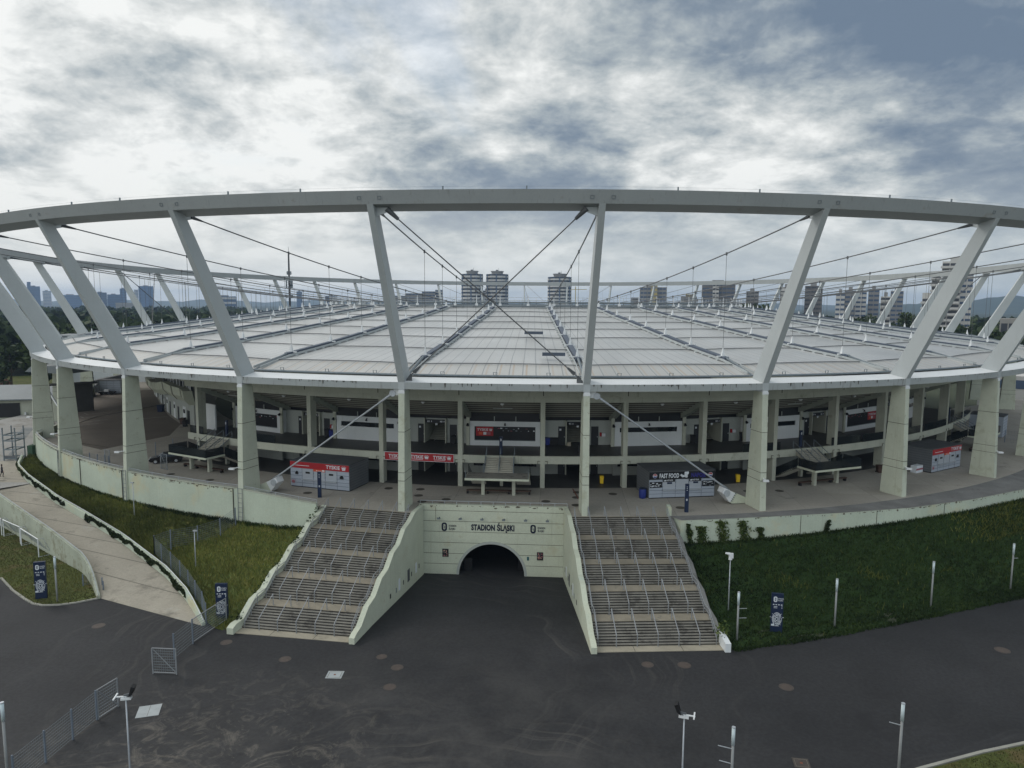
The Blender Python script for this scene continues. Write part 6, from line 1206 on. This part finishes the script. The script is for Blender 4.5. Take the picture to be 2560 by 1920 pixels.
for lab, sd, lo_, hi_, n in (('ivy creeping over the grass side wall of the left staircase', 4, 0, 1, 420),):
    t = thing('ivy', lab, 'ivy', PLs(-.04, 3, -5), group='ivy on the stair wall'); part(t, 'foliage', leaves(n, fn, .13, sd), M['ivyd'], fix=False)
t = thing('ivy', 'ivy bush at the white end block of the right staircase', 'ivy', PRs(1.03, .9, -6), group='ivy on the stair wall'); part(t, 'foliage', leaves(160, lambda r: tuple(np.array(PRs(1.03, 1.3, -5.5)) + r.normal(size=3) * np.array([.25, .35, .35])), .13, 8), M['ivy'], fix=False)
# tufts on the banks: uncountable blades
def tufts(name, V, n, h, mtl, seed, dens=None, bw=.035):
    r = np.random.default_rng(seed); nu, nv = V.shape[:2]; u = r.random(n) * (nu - 1.01); v = r.random(n) * (nv - 1.01); i = u.astype(int); j = v.astype(int); fu = (u - i)[:, None]; fv = (v - j)[:, None]
    p = V[i, j] * (1 - fu) * (1 - fv) + V[i + 1, j] * fu * (1 - fv) + V[i, j + 1] * (1 - fu) * fv + V[i + 1, j + 1] * fu * fv
    if dens is not None: k = r.random(n) < dens(p); p = p[k]
    n = len(p); hh = h * r.uniform(.5, 1.6, n); a = r.uniform(0, 6.28, n); w = bw * (.7 + .6 * r.random(n)); lean = r.normal(size=(n, 2)) * .45 * hh[:, None]
    b = np.stack([np.cos(a) * w, np.sin(a) * w, np.zeros(n)], 1); tip = p + np.c_[lean, hh]; vs = np.stack([p - b - [0, 0, .05], p + b - [0, 0, .05], tip + b * .25, tip - b * .25], 1).reshape(-1, 3)
    me = D.meshes.new(name); me.from_pydata(vs.tolist(), [], np.arange(4 * n).reshape(-1, 4).tolist()); me.materials.append(mtl); me.update(); o = D.objects.new(name, me); COL.objects.link(o); tag(o, kind='stuff')
M['bladeL'] = leafmat('dry_blades', (.060, .095, .022), (.185, .185, .058)); M['bladeR'] = leafmat('dark_leaves', (.012, .028, .009), (.034, .056, .017)); M['bladeY'] = leafmat('yellow_grass', (.06, .085, .02), (.13, .14, .04)); M['bladeW'] = leafmat('worn_blades', (.045, .066, .017), (.12, .11, .042))
tufts('left_bank_grass', TUFT['left_grass_bank'], 90000, .24, M['bladeL'], 1)
tufts('right_bank_ground_cover', TUFT['right_grass_bank'], 80000, .13, M['bladeR'], 2, None, .06)
tufts('yellow_grass', TUFT['right_grass_bank'], 60000, .32, M['bladeY'], 3, lambda p: np.clip((np.sin(p[:, 0] * .33 + 1.2) * np.sin(p[:, 1] * .5 + p[:, 0] * .21) - .72) * 2.0, 0, .5) * (p[:, 2] > -5) + np.clip((p[:, 0] - 50) / 12, 0, .7) * (p[:, 2] > -3.6) + .012)
tufts('wall_foot_weeds', np.stack([np.array([(x, y - .05, z) for x, y, z in resamp(topR, 60)]), np.array([(x, y - .45, z - .12) for x, y, z in resamp(topR, 60)])], 1), 3600, .24, M['bladeR'], 5, None, .05)
tufts('wall_foot_grass', np.stack([np.array([(x + .05, y - .05, z) for x, y, z in resamp(topL, 60)]), np.array([(x, y - .5, z - .1) for x, y, z in resamp(topL, 60)])], 1), 5200, .34, M['bladeR'], 6, None, .06)
def flatgrid(x0, x1, y0, y1, z, n=12): return np.array([[(x, y, z) for y in np.linspace(y0, y1, n)] for x in np.linspace(x0, x1, n)])
from mathutils.geometry import intersect_point_tri_2d
def inside(p, poly):
    x, y = p[:, 0], p[:, 1]; c = np.zeros(len(p), bool); n = len(poly)
    for i in range(n):
        (x0, y0), (x1, y1) = poly[i], poly[i - 1]; k = ((y0 > y) != (y1 > y)) & (x < (x1 - x0) * (y - y0) / (y1 - y0 + 1e-12) + x0); c ^= k
    return c
tufts('road_edge_grass', np.stack([np.array([(x, y + .25, z) for x, y, z in resamp(botR, 80)]), np.array([(x + .05, y - .12 - .25 * abs(math.sin(x * 1.7) * math.sin(x * .63)), ZA) for x, y, z in resamp(botR, 80)])], 1), 5200, .16, M['bladeR'], 12, None, .05)
tufts('lawn_grass', flatgrid(-70, -37, -148, -122, ZA + .05, 20), 60000, .10, M['bladeW'], 7, lambda p: inside(p, isl) * 1.0)
vg = [(26.6, -168.4), (30.05, -166.75), (34.8, -164.75), (38.2, -163.5), (50.1, -158.9), (60, -155), (60, -170), (27, -170)]
tufts('verge_grass', flatgrid(26, 52, -171, -156, ZA + .07, 20), 16000, .10, M['bladeW'], 9, lambda p: inside(p, vg) * 1.0)
# ------------------------------------------------------------------ far surroundings (azimuth in degrees from north, distance in metres)
def pol(az, d): a = R(az); return np.array([CAM[0] + d * math.sin(a), CAM[1] + d * math.cos(a)])
GZ = -6.7
def facing(az, d, z=GZ): q = pol(az, d); a = R(az); return Frame((q[0], q[1], z), (math.cos(a), -math.sin(a)))   # x to the right as seen, y away
def zt(py, d): return CAM[2] + (757.5 - py) / FPX * d
def farmat(name, col, rough=.8): return mat(name, col, rough, .05, .05)
M['f_glass'] = farmat('far_blue_glass', (.07, .14, .27), .3); M['f_dark'] = farmat('far_window_strip', (.035, .04, .05), .4); M['f_grey'] = farmat('far_grey_render', (.24, .235, .23)); M['f_lite'] = farmat('far_pale_render', (.50, .49, .47)); M['f_blue'] = farmat('far_dark_cladding', (.07, .105, .17)); M['f_tan'] = farmat('far_tan_render', (.27, .26, .24)); M['f_yel'] = farmat('far_yellow_render', (.40, .33, .14)); M['f_brown'] = farmat('far_brown_render', (.15, .145, .145))
def block(lab, az0, az1, top, d, wm, sm, name='apartment_block', floors=None, depth=None, cat='building', plant=True, rot=0, balc=False, group=None):
    azc = (az0 + az1) / 2; w = 2 * d * math.tan(R((az1 - az0) / 2)); F = facing(azc, d); ht = zt(top, d) - GZ; dp = depth or min(w, 18); t = thing(name, lab, cat, F(0, 0, 0), group=group)
    mb = MB(); F.box(mb, -w / 2, w / 2, 0, dp, 0, ht); part(t, 'wall', mb, M[wm]); n = floors or max(3, int(ht / 3.2)); fh = ht / n
    for i in range(n):
        m2 = MB(); F.box(m2, -w / 2 + w * .03, w / 2 - w * .03, -.12, -.02, i * fh + fh * .38, i * fh + fh * .8); wn = part(t, 'window_band', m2, M[sm])
        if balc: m3 = MB(); F.box(m3, -w / 2 + w * .06, w / 2 - w * .06, -1.3, -.13, i * fh + fh * .05, i * fh + fh * .36); part(wn, 'balcony', m3, M['f_lite'])
    if not balc:
        nb = max(2, int(w / 3.4))
        m2 = MB()
        for j in range(1, nb): F.box(m2, -w / 2 + w * j / nb - .25, -w / 2 + w * j / nb + .25, -.2, -.14, fh * .3, ht - fh * .1)
        part(t, 'facade_pier', m2, M[wm])
    if plant: m2 = MB(); F.box(m2, -w * .2, w * .15, dp * .3, dp * .7, ht, ht + 2.6); part(t, 'roof_plant', m2, M['f_grey'])
    return t, F, w, ht
block('tall blue office tower with a higher slab on its left, at far left skyline', -37.64, -36.95, 729, 3000, 'f_glass', 'f_dark', 'office_tower', 18); block('narrow blue tower slab rising above its neighbour, at far left skyline', -37.66, -37.45, 720, 2990, 'f_glass', 'f_dark', 'office_tower', 20, plant=False)
block('pale blue office block right of the leftmost skyline tower', -36.82, -36.34, 738, 3000, 'f_lite', 'f_glass', 'office_tower', 12)
block('long low blue office range between two leaning struts at left', -35.9, -34.6, 746, 2900, 'f_blue', 'f_glass', 'office_block', 8)
block('dark blue office block left of the glass cube', -33.87, -33.1, 740, 2600, 'f_blue', 'f_dark', 'office_block', 10); block('mid height grey blue office block beside the dark one', -33.08, -32.3, 744, 2650, 'f_blue', 'f_glass', 'office_block', 9); block('slim blue tower left of the glass cube', -32.3, -31.9, 731, 2600, 'f_glass', 'f_dark', 'office_tower', 13); block('low pale hall under the blue offices at left', -32.6, -31.0, 762, 1900, 'f_tan', 'f_grey', 'hall', 2, plant=False)
block('large blue glass cube tower, most prominent on the left skyline', -31.42 + .28, -30.2, 725, 2500, 'f_glass', 'f_blue', 'office_tower', 16); block('narrow glass slab attached left of the glass cube', -31.42, -31.16, 733, 2510, 'f_lite', 'f_glass', 'office_tower', 14, plant=False)
block('long low building with dark stripes on the left horizon', -26.2, -24.7, 746, 1700, 'f_blue', 'f_lite', 'office_block', 4)
block('narrow blue tower right of the telecom mast', -20.41, -20.0, 733, 2600, 'f_glass', 'f_dark', 'office_tower', 14); block('square blue grey block on the horizon left of the second strut', -18.3, -17.4, 743, 2300, 'f_blue', 'f_dark', 'office_block', 7)
for k, (lab, a0, a1, top) in enumerate((('lowest left step of the grey stepped slab block', -13.04, -12.2, 741), ('middle step of the grey stepped slab block', -12.2, -10.9, 735), ('upper step of the grey stepped slab block', -10.9, -9.85, 730), ('tallest right end of the grey stepped slab block with balconies', -9.85, -9.26, 726))): block(lab, a0, a1, top, 800 + k * 12, 'f_grey', 'f_blue', balc=(k == 3), plant=False)
def cob(lab, az, top, d, r):
    q = pol(az, d); ht = zt(top, d) - GZ; t = thing('round_tower', lab, 'tower block', (q[0], q[1], GZ), group='round striped tower blocks'); n = 14; fh = ht / n
    def lobes(rr, k=1): return [(q[0] + rr * (1 + .07 * abs(math.cos(3 * a))) * math.cos(a), q[1] + rr * (1 + .07 * abs(math.cos(3 * a))) * math.sin(a)) for a in np.linspace(0, 2 * math.pi, 25)[:-1]]
    mb = MB(); mb.sweep([[(x, y, z) for x, y in lobes(r * .93)] for z in (GZ, GZ + ht)]); part(t, 'core', mb, M['f_dark'])
    for i in range(n): m2 = MB(); o = lobes(r); m2.sweep([[(x, y, z) for x, y in o] for z in (GZ + i * fh, GZ + i * fh + fh * .5)]); part(t, 'balcony_ring', m2, M['f_lite'])
    for a in np.linspace(0, 2 * math.pi, 13)[:-1]: m2 = MB(); x, y = q[0] + r * 1.0 * math.cos(a), q[1] + r * 1.0 * math.sin(a); m2.box(x - .7, x + .7, y - .7, y + .7, GZ, GZ + ht); part(t, 'vertical_rib', m2, M['f_blue'])
    m2 = MB(); m2.cyl(q[0], q[1], GZ + ht, GZ + ht + 3, r * .55, r * .55, 12); m2.cyl(q[0], q[1], GZ + ht + 3, GZ + ht + 4.4, r * .62, r * .62, 12); part(t, 'crown_storey', m2, M['f_grey']); m2 = MB(); m2.cyl(q[0] + 2, q[1], GZ + ht + 4, GZ + ht + 9, .3, .1, 5); m2.box(q[0] - 2, q[0] + 1, q[1], q[1] + 1, GZ + ht + 4.4, GZ + ht + 6.2); part(t, 'aerial', m2, M['f_dark'])
cob('round striped tower block, left one of the pair in the middle', -6.94, 687, 1000, 14.2); cob('round striped tower block, right one of the pair in the middle', -4.96, 687, 1010, 14.8); cob('round striped tower block standing alone right of the middle', -.02, 693, 980, 15.2)
block('small grey block squeezed between the paired round towers', -6.1, -5.6, 727, 1150, 'f_grey', 'f_dark')
q = pol(1.24, 900); t = thing('tower_crane', 'thin yellow tower crane right of the lone round tower', 'crane', (q[0], q[1], GZ)); mb = MB(); mb.box(q[0] - .5, q[0] + .5, q[1] - .5, q[1] + .5, GZ, zt(716, 900)); part(t, 'mast', mb, M['f_yel']); mb = MB(); mb.bar((q[0] - 6, q[1], zt(723, 900)), (q[0] + 14, q[1], zt(723, 900)), .7, .7); part(t, 'jib', mb, M['f_yel'])
block('dark grey apartment block with balconies right of the crane', 6.25, 8.3, 717, 760, 'f_grey', 'f_blue', floors=11); block('yellow topped stair core on the dark grey apartment block', 7.1, 7.6, 714, 757, 'f_yel', 'f_grey', 'stair_core', 11, plant=False); block('low grey houses left of the dark grey apartment block', 5.6, 6.2, 742, 720, 'f_grey', 'f_dark', plant=False)
block('low apartment block with yellow roof storey on the horizon right', 9.4, 10.6, 739, 740, 'f_brown', 'f_grey', plant=False); block('yellow roof storey over a low apartment block', 9.75, 10.35, 734, 745, 'f_yel', 'f_brown', 'roof_storey', 14, plant=False)
block('large brown grey slab block with white balconies right of the fifth strut', 10.95, 13.4, 707, 640, 'f_brown', 'f_blue', balc=False); block('white balcony stack on the brown grey slab block', 11.75, 12.2, 709, 636, 'f_lite', 'f_dark', 'balcony_stack', 14, plant=False); block('low grey block behind trees right of the brown slab', 14.2, 15.1, 726, 700, 'f_grey', 'f_dark')
block('brown block with pale balconies seen left of a leaning strut', 16.6, 17.6, 717, 620, 'f_brown', 'f_lite', balc=True); block('brown grey block right of the leaning strut', 18.3, 19.5, 714, 640, 'f_brown', 'f_dark')
for k, (lab, a0, a1, top, c) in enumerate((('pale stepped block among trees, left step', 20.4, 21.0, 730, 'f_lite'), ('grey stepped block among trees, middle step', 21.0, 21.7, 725, 'f_grey'), ('pale stepped block among trees, right step', 21.7, 22.4, 727, 'f_lite'), ('grey block with pale roof line behind a strut', 22.5, 23.2, 722, 'f_grey'), ('tall grey gable block right of the yellow balcony block', 23.9, 24.7, 726, 'f_grey'))): block(lab, a0, a1, top, 560 + 14 * k, c, 'f_blue')
block('white balcony block with yellow top storey between two struts', 23.3, 23.95, 738, 500, 'f_lite', 'f_dark', balc=True); 
# the large terraced block at right
d = 430; steps = [(25.85, 26.35, 730), (26.35, 26.9, 686), (26.9, 27.35, 664), (27.35, 28.05, 656)]; F0 = facing(27, d); t = thing('terraced_block', 'big white terraced apartment block with stacked balconies at right', 'building', F0(0, 0, 0))
for a0, a1, top in steps:
    F = facing((a0 + a1) / 2, d); w = 2 * d * math.tan(R((a1 - a0) / 2)); ht = zt(top, d) - GZ; mb = MB(); F.box(mb, -w / 2, w / 2, 1.2, 16, 0, ht); b = part(t, 'wing', mb, M['f_lite']); n = int(ht / 3)
    for i in range(n): m2 = MB(); F.box(m2, -w / 2 + .2, w / 2 - .2, 1.1, 1.19, i * 3 + 1.3, i * 3 + 2.6); wn = part(b, 'window_band', m2, M['f_dark']); m3 = MB(); F.box(m3, -w / 2 - .6, w / 2 - .3, -.4, 1.05, i * 3 + .1, i * 3 + 1.15); part(b, 'balcony', m3, M['f_lite'])
block('plain grey gable slab attached to the terraced block', 28.05, 28.75, 664, 436, 'f_lite', 'f_blue', 'gable_slab', 18, plant=True)
block('low long concrete building at the right edge among trees', 30.4, 33.2, 783, 420, 'f_tan', 'f_dark', 'low_building', 2, plant=False); block('low white facility right behind the far right piers', 29.5, 34, 900, 230, 'f_lite', 'f_blue', 'facility', 2, plant=False)
# telecom mast
q = pol(-20.91, 520); zt0 = zt(645, 520); t = thing('telecom_mast', 'dark telecom mast with antenna clusters behind the roof at left', 'mast', (q[0], q[1], GZ)); mb = MB(); mb.tube([(q[0], q[1], GZ), (q[0], q[1], zt(720, 520)), (q[0], q[1], zt0)], [.8, .7, .5], 8); part(t, 'shaft', mb, M['black'])
for py in (690, 708, 716, 722, 745): m2 = MB(); z = zt(py, 520); [m2.box(q[0] + dx - .3, q[0] + dx + .3, q[1] - .4, q[1] + .4, z - 1.2, z + 1.2) for dx in ((-2, 2, 1.2) if py > 700 else (-1.2, 1.2))]; m2.box(q[0] - 2.1, q[0] + 2.1, q[1] - .1, q[1] + .1, z - .1, z + .1); part(t, 'antenna_cluster', m2, M['galvd'])
m2 = MB(); m2.tube([(q[0], q[1], zt0), (q[0], q[1], zt0 + 4.5)], .12, 4); part(t, 'spike', m2, M['black'])
# hills and woods
mb = MB(); V = []; n = 60
for i in range(n):
    az = 22 + 30 * i / (n - 1); q = pol(az, 3600); h = 20 + 52 * math.exp(-((az - 34) / 7.5) ** 2) + 5 * math.sin(az * 1.7) + 3 * math.sin(az * 4.1)
    V += [(q[0], q[1], GZ - 1), (*pol(az, 3900), h), (*pol(az, 4600), h * .8), (*pol(az, 5600), GZ - 1)]
mb.add(V, [(4 * i + j, 4 * i + 4 + j, 4 * i + 5 + j, 4 * i + 1 + j) for i in range(n - 1) for j in range(3)]); struct('hills', mb, mat('wooded_hill', (.03, .045, .03), .95, .3, .006, [((.05, .065, .035), .55, .01)]), smooth=True, fix=False)
mb = MB(); V = []
for i in range(80):
    az = -50 + 90 * i / 79; h = 10 + 7 * math.sin(az * .9) + 5 * math.sin(az * 2.3 + 1); V += [(*pol(az, 5200), GZ - 1), (*pol(az, 5400), h + 16), (*pol(az, 6200), GZ - 1)]
mb.add(V, [(3 * i + j, 3 * i + 3 + j, 3 * i + 4 + j, 3 * i + 1 + j) for i in range(79) for j in range(2)]); struct('far_hills', mb, mat('far_plain', (.06, .075, .06), .95, .2, .004), smooth=True, fix=False)
def forest(name, az0, az1, d0, d1, n, h0, h1, seed, mtl, dense=26):
    r = np.random.default_rng(seed); vs = []
    for _ in range(n):
        az = r.uniform(az0, az1); d = d0 * (d1 / d0) ** r.random(); q = pol(az, d); h = r.uniform(h0, h1); rad = h * r.uniform(.3, .45); m = dense
        th = r.uniform(0, 6.28, m); cz = 1 - r.random(m) ** 1.3 * 1.5; sn = np.sqrt(np.clip(1 - cz * cz, 0, 1)); rr = rad * r.uniform(.7, 1.1, m)
        c = np.stack([q[0] + sn * np.cos(th) * rr, q[1] + sn * np.sin(th) * rr, GZ + h - rad + cz * rr * 1.0], 1); s = rad * r.uniform(.22, .45, m)[:, None]
        a = r.normal(size=(m, 3)); a /= np.linalg.norm(a, axis=1)[:, None]; b = np.cross(a, r.normal(size=(m, 3))); b /= np.linalg.norm(b, axis=1)[:, None]
        vs.append(np.stack([c - a * s, c + b * s, c + a * s, c - b * s], 1).reshape(-1, 3))
    vs = np.concatenate(vs); me = D.meshes.new(name); me.from_pydata(vs.tolist(), [], np.arange(len(vs)).reshape(-1, 4).tolist()); me.materials.append(mtl); me.update(); o = D.objects.new(name, me); COL.objects.link(o); tag(o, kind='stuff')
forest('left_wood', -46, -24, 330, 1500, 1500, 13, 20, 1, M['leaf']); forest('middle_wood', -24, 12, 480, 1500, 900, 10, 15, 2, M['leaf']); forest('right_wood', 12, 40, 400, 900, 900, 13, 19, 3, M['leaf2'])
mb = MB(); mb.poly([tuple(pol(a, 320)) for a in np.linspace(-48, 42, 40)] + [tuple(pol(a, 5000)) for a in np.linspace(42, -48, 40)], GZ + .05); struct('forest_floor', mb, mat('forest_floor', (.022, .034, .014), .95, .3, .02))
def tree(lab, x, y, h, rad, seed, mtl, group, gz=GZ, n=900):
    r = np.random.default_rng(seed); t = thing('broadleaf_tree', lab, 'tree', (x, y, gz), group=group); mb = MB(); mb.tube([(x, y, gz - .3), (x + .2, y, gz + h * .35), (x, y, gz + h * .75)], [h * .025, h * .018, h * .006], 7)
    cl = []
    for i in range(9): a = r.uniform(0, 6.28); zz = gz + h * r.uniform(.4, .88); q = r.uniform(.3, .75) * rad * (1 if zz < gz + h * .7 else .6); c = (x + math.cos(a) * q, y + math.sin(a) * q, zz); cl.append((c, rad * r.uniform(.35, .6))); mb.tube([(x, y, gz + h * .35), c], [h * .01, h * .003], 5)
    part(t, 'trunk', mb, M['bark']); vs = []
    for c, cr in cl:
        m = n // 9; d = r.normal(size=(m, 3)); d /= np.linalg.norm(d, axis=1)[:, None]; p = np.array(c) + d * cr * r.uniform(.55, 1.1, (m, 1)) * np.array([1, 1, .8]); a = r.normal(size=(m, 3)); a /= np.linalg.norm(a, axis=1)[:, None]; b = np.cross(a, r.normal(size=(m, 3))); b /= np.linalg.norm(b, axis=1)[:, None]; s = rad * r.uniform(.05, .11, m)[:, None]; vs.append(np.stack([p - a * s, p + b * s, p + a * s, p - b * s], 1).reshape(-1, 3))
    vs = np.concatenate(vs); m2 = MB(); m2.v = [tuple(v) for v in vs]; m2.f = [tuple(f) for f in np.arange(len(vs)).reshape(-1, 4).tolist()]; m2.m = [0] * len(m2.f); part(t, 'crown', m2, mtl, fix=False)
for i, (az, d, h, rad, lab) in enumerate(((-3.6, 470, 27, 8, 'broad dark tree right of the paired round towers'), (-1.6, 480, 24, 6, 'smaller dark tree left of the lone round tower'), (4.0, 470, 25, 5, 'dark tree on the roof line right of the second near strut'), (5.0, 475, 25.5, 6, 'round dark tree on the roof line right of the crane'), (13.9, 430, 31, 8, 'dark tree before the low grey block at right'), (15.2, 420, 30, 9, 'wide dark tree left of the sixth strut'), (22.3, 400, 24, 8, 'dark tree among pale stepped blocks'), (25.1, 390, 28, 7, 'pale green tree left of the terraced block'), (28.7, 350, 20, 8, 'dark tree at the foot of the gable slab'), (30.0, 345, 19, 8, 'dark tree between gable slab and low concrete building'), (31.4, 340, 18.5, 8, 'dark tree at the right edge below the low concrete building'), (24.0, 395, 21, 7, 'dark tree before the yellow topped balcony block'))):
    q = pol(az, d); tree(lab, q[0], q[1], h, rad, i, M['leaf2'], 'trees beyond the roof')
for i, (az, d, h, rad, lab) in enumerate(((-38.9, 265, 17, 7, 'dark tree at the left edge behind the shed'), (-37.4, 240, 20, 8, 'tall dark tree behind the left shed'), (-36.3, 285, 15, 6, 'dark tree between shed and outermost left pier'), (-39.9, 250, 15, 5, 'dark tree close to the left edge'), (-35.2, 290, 19, 8, 'dark tree behind the lower ring at far left'))):
    q = pol(az, d); tree(lab, q[0], q[1], h, rad, 40 + i, M['leaf2'], 'trees behind the left shed', -6)
r = random.Random(4)
t = thing('flower_field', 'small red brown patches of roofs and planting at the left edge', 'planting', (*pol(-39.5, 260), GZ)); mb = leaves(500, lambda q: (*pol(-40.5 + 1.6 * q.random(), 250 + 30 * q.random()), GZ + 1 + 3 * q.random()), .7, 3); part(t, 'red_planting', mb, leafmat('red_leaves', (.05, .03, .025), (.22, .11, .09)), fix=False)
q = pol(-36.95, 230); t = thing('lamp_mast', 'thin grey floodlight mast among the left trees', 'mast', (q[0], q[1], -6)); mb = MB(); mb.tube([(q[0], q[1], -6), (q[0], q[1], 14)], [.35, .2], 6); part(t, 'shaft', mb, M['galv']); mb = MB(); mb.box(q[0] - 1.5, q[0] + 1.5, q[1] - .3, q[1] + .3, 12.8, 13.6); part(t, 'lamp_head', mb, M['galv'])
mb = MB(); mb.poly([tuple(pol(a, 150)) for a in np.linspace(-50, -33, 12)] + [tuple(pol(a, 320)) for a in np.linspace(-33, -50, 12)], -5.5); struct('grass_field', mb, M['lawn'])

# ------------------------------------------------------------------ haze, sun and sky
HAZE = 1
if HAZE:
    mb = MB(); mb.box(-6500, 6500, -600, 7200, -8.5, 130); o = D.objects.new('haze', new_mesh('haze', mb, [])) if 0 else None
    me = new_mesh('haze', mb, mat('air', (.5, .5, .5))); hm = me.materials[0]; nt = hm.node_tree; nt.nodes.clear(); out = nt.nodes.new('ShaderNodeOutputMaterial'); v = nt.nodes.new('ShaderNodeVolumePrincipled'); v.inputs['Color'].default_value = (.50, .69, .98, 1); v.inputs['Density'].default_value = HAZE_D; v.inputs['Anisotropy'].default_value = .2; nt.links.new(v.outputs[0], out.inputs['Volume'])
    o = D.objects.new('haze', me); COL.objects.link(o); tag(o, kind='stuff')
SEL, SAZ = 40, -58                                     # bright part of the sky: elevation and azimuth
sd = D.lights.new('sun', 'SUN'); sd.energy = SUN_E; sd.angle = R(18); sd.color = (1, .96, .9); so = D.objects.new('sun', sd); COL.objects.link(so)
sv = Vector((math.sin(R(SAZ)) * math.cos(R(SEL)), math.cos(R(SAZ)) * math.cos(R(SEL)), math.sin(R(SEL)))); so.rotation_euler = sv.to_track_quat('Z', 'Y').to_euler()
w = D.worlds.new('World'); SC.world = w; w.use_nodes = True; nt = w.node_tree; N = nt.nodes; L = nt.links; bg = N['Background']
sky = N.new('ShaderNodeTexSky'); sky.sky_type = 'NISHITA'; sky.sun_disc = False; sky.sun_elevation = R(SEL); sky.sun_rotation = R(SAZ); sky.air_density = 1.2; sky.dust_density = 2
tc = N.new('ShaderNodeTexCoord'); sp = N.new('ShaderNodeSeparateXYZ'); L.new(tc.outputs['Generated'], sp.inputs[0])
def m_(op, a, b=None, c=None, cl=False):
    x = N.new('ShaderNodeMath'); x.operation = op; x.use_clamp = cl
    for i, v in enumerate((a, b, c)):
        if v is None: continue
        if hasattr(v, 'links'): L.new(v, x.inputs[i])
        else: x.inputs[i].default_value = v
    return x.outputs[0]
def mx(f, a, b, mode='MIX'):
    x = N.new('ShaderNodeMix'); x.data_type = 'RGBA'; x.blend_type = mode; x.clamp_factor = True
    for s, v in ((0, f), (6, a), (7, b)):
        if hasattr(v, 'links'): L.new(v, x.inputs[s])
        else: x.inputs[s].default_value = v if s == 0 else (*v, 1)
    return x.outputs[2]
def nz(vec, sc, det, ro=.6, dist=0, off=(0, 0, 0), st=(1, 1, 1)):
    mp = N.new('ShaderNodeMapping'); mp.inputs['Location'].default_value = off; mp.inputs['Scale'].default_value = st; L.new(vec, mp.inputs['Vector']); n = N.new('ShaderNodeTexNoise'); n.inputs['Scale'].default_value = sc; n.inputs['Detail'].default_value = det; n.inputs['Roughness'].default_value = ro; n.inputs['Distortion'].default_value = dist; L.new(mp.outputs[0], n.inputs['Vector']); return n.outputs['Fac']
def sm(v, a, b):
    r_ = N.new('ShaderNodeMapRange'); r_.interpolation_type = 'SMOOTHSTEP'; r_.inputs[1].default_value = a; r_.inputs[2].default_value = b; L.new(v, r_.inputs[0]); return r_.outputs[0]
X, Y, Z = sp.outputs; zz = m_('ADD', m_('MAXIMUM', Z, 0), .30); pl = N.new('ShaderNodeCombineXYZ'); L.new(m_('DIVIDE', X, zz), pl.inputs[0]); L.new(m_('DIVIDE', Y, zz), pl.inputs[1]); pv = pl.outputs[0]
base = mx(1, sky.outputs[0], (SKY_S,) * 3, 'MULTIPLY')
big = nz(pv, 1.15, 8, .58, .1, CL_OFF); mid = nz(pv, 3.0, 8, .62, .25, tuple(c * 2.3 + 1 for c in CL_OFF)); fine = nz(pv, 8, 7, .62, .3, (7, 2, 0))
dens = m_('ADD', m_('MULTIPLY', big, .52), m_('ADD', m_('MULTIPLY', mid, .32), m_('MULTIPLY', fine, .16)))
# in view the overcast is brightest towards the hidden sun and darkest towards the right
dotl = m_('ADD', m_('MULTIPLY', X, sv.x), m_('ADD', m_('MULTIPLY', Y, sv.y), m_('MULTIPLY', Z, sv.z)))
side = sm(m_('ADD', m_('MULTIPLY', X, -1.0), m_('MULTIPLY', Z, .1)), -.55, .75)
lum = m_('ADD', m_('MULTIPLY', dens, -5.6), m_('ADD', m_('MULTIPLY', side, .42), 3.30), cl=True)
r_ = N.new('ShaderNodeValToRGB'); el = r_.color_ramp.elements; el[0].position = 0; el[0].color = (.11, .15, .205, 1); el[1].position = 1; el[1].color = (.64, .65, .64, 1)
for p_, c_ in ((.25, (.165, .205, .25)), (.5, (.29, .325, .345)), (.75, (.46, .48, .48))): e = el.new(p_); e.color = (*c_, 1)
L.new(lum, r_.inputs['Fac'])
cloud = r_.outputs['Color']
gap = m_('MULTIPLY', sm(nz(pv, 1.1, 6, .6, .4, (9, 4, 2)), .60, .72), .35)
col = mx(gap, cloud, base)
hz = m_('MULTIPLY', m_('SUBTRACT', 1, sm(Z, .0, .20)), .8)
col = mx(hz, col, mx(side, (.42, .455, .46), (.60, .605, .575)))
back = m_('ADD', 1, m_('MULTIPLY', sm(m_('MULTIPLY', Y, -1), -.25, .7), BACK))  # unseen sky behind the camera, brightened as added fill for camera-facing surfaces
col = mx(1, col, back, 'MULTIPLY') if 0 else col
bgs = m_('MULTIPLY', back, WS)
col = mx(sm(Z, -.02, .0), (.05, .055, .05), col)
L.new(col, bg.inputs['Color']); L.new(bgs, bg.inputs['Strength'])
SC.view_settings.view_transform = 'Standard'; SC.view_settings.look = 'None'; SC.view_settings.exposure = EXPO; SC.view_settings.gamma = 1
SC.cycles.use_denoising = True
SC.cycles.max_bounces = 6; SC.cycles.volume_bounces = 0; SC.cycles.transparent_max_bounces = 12
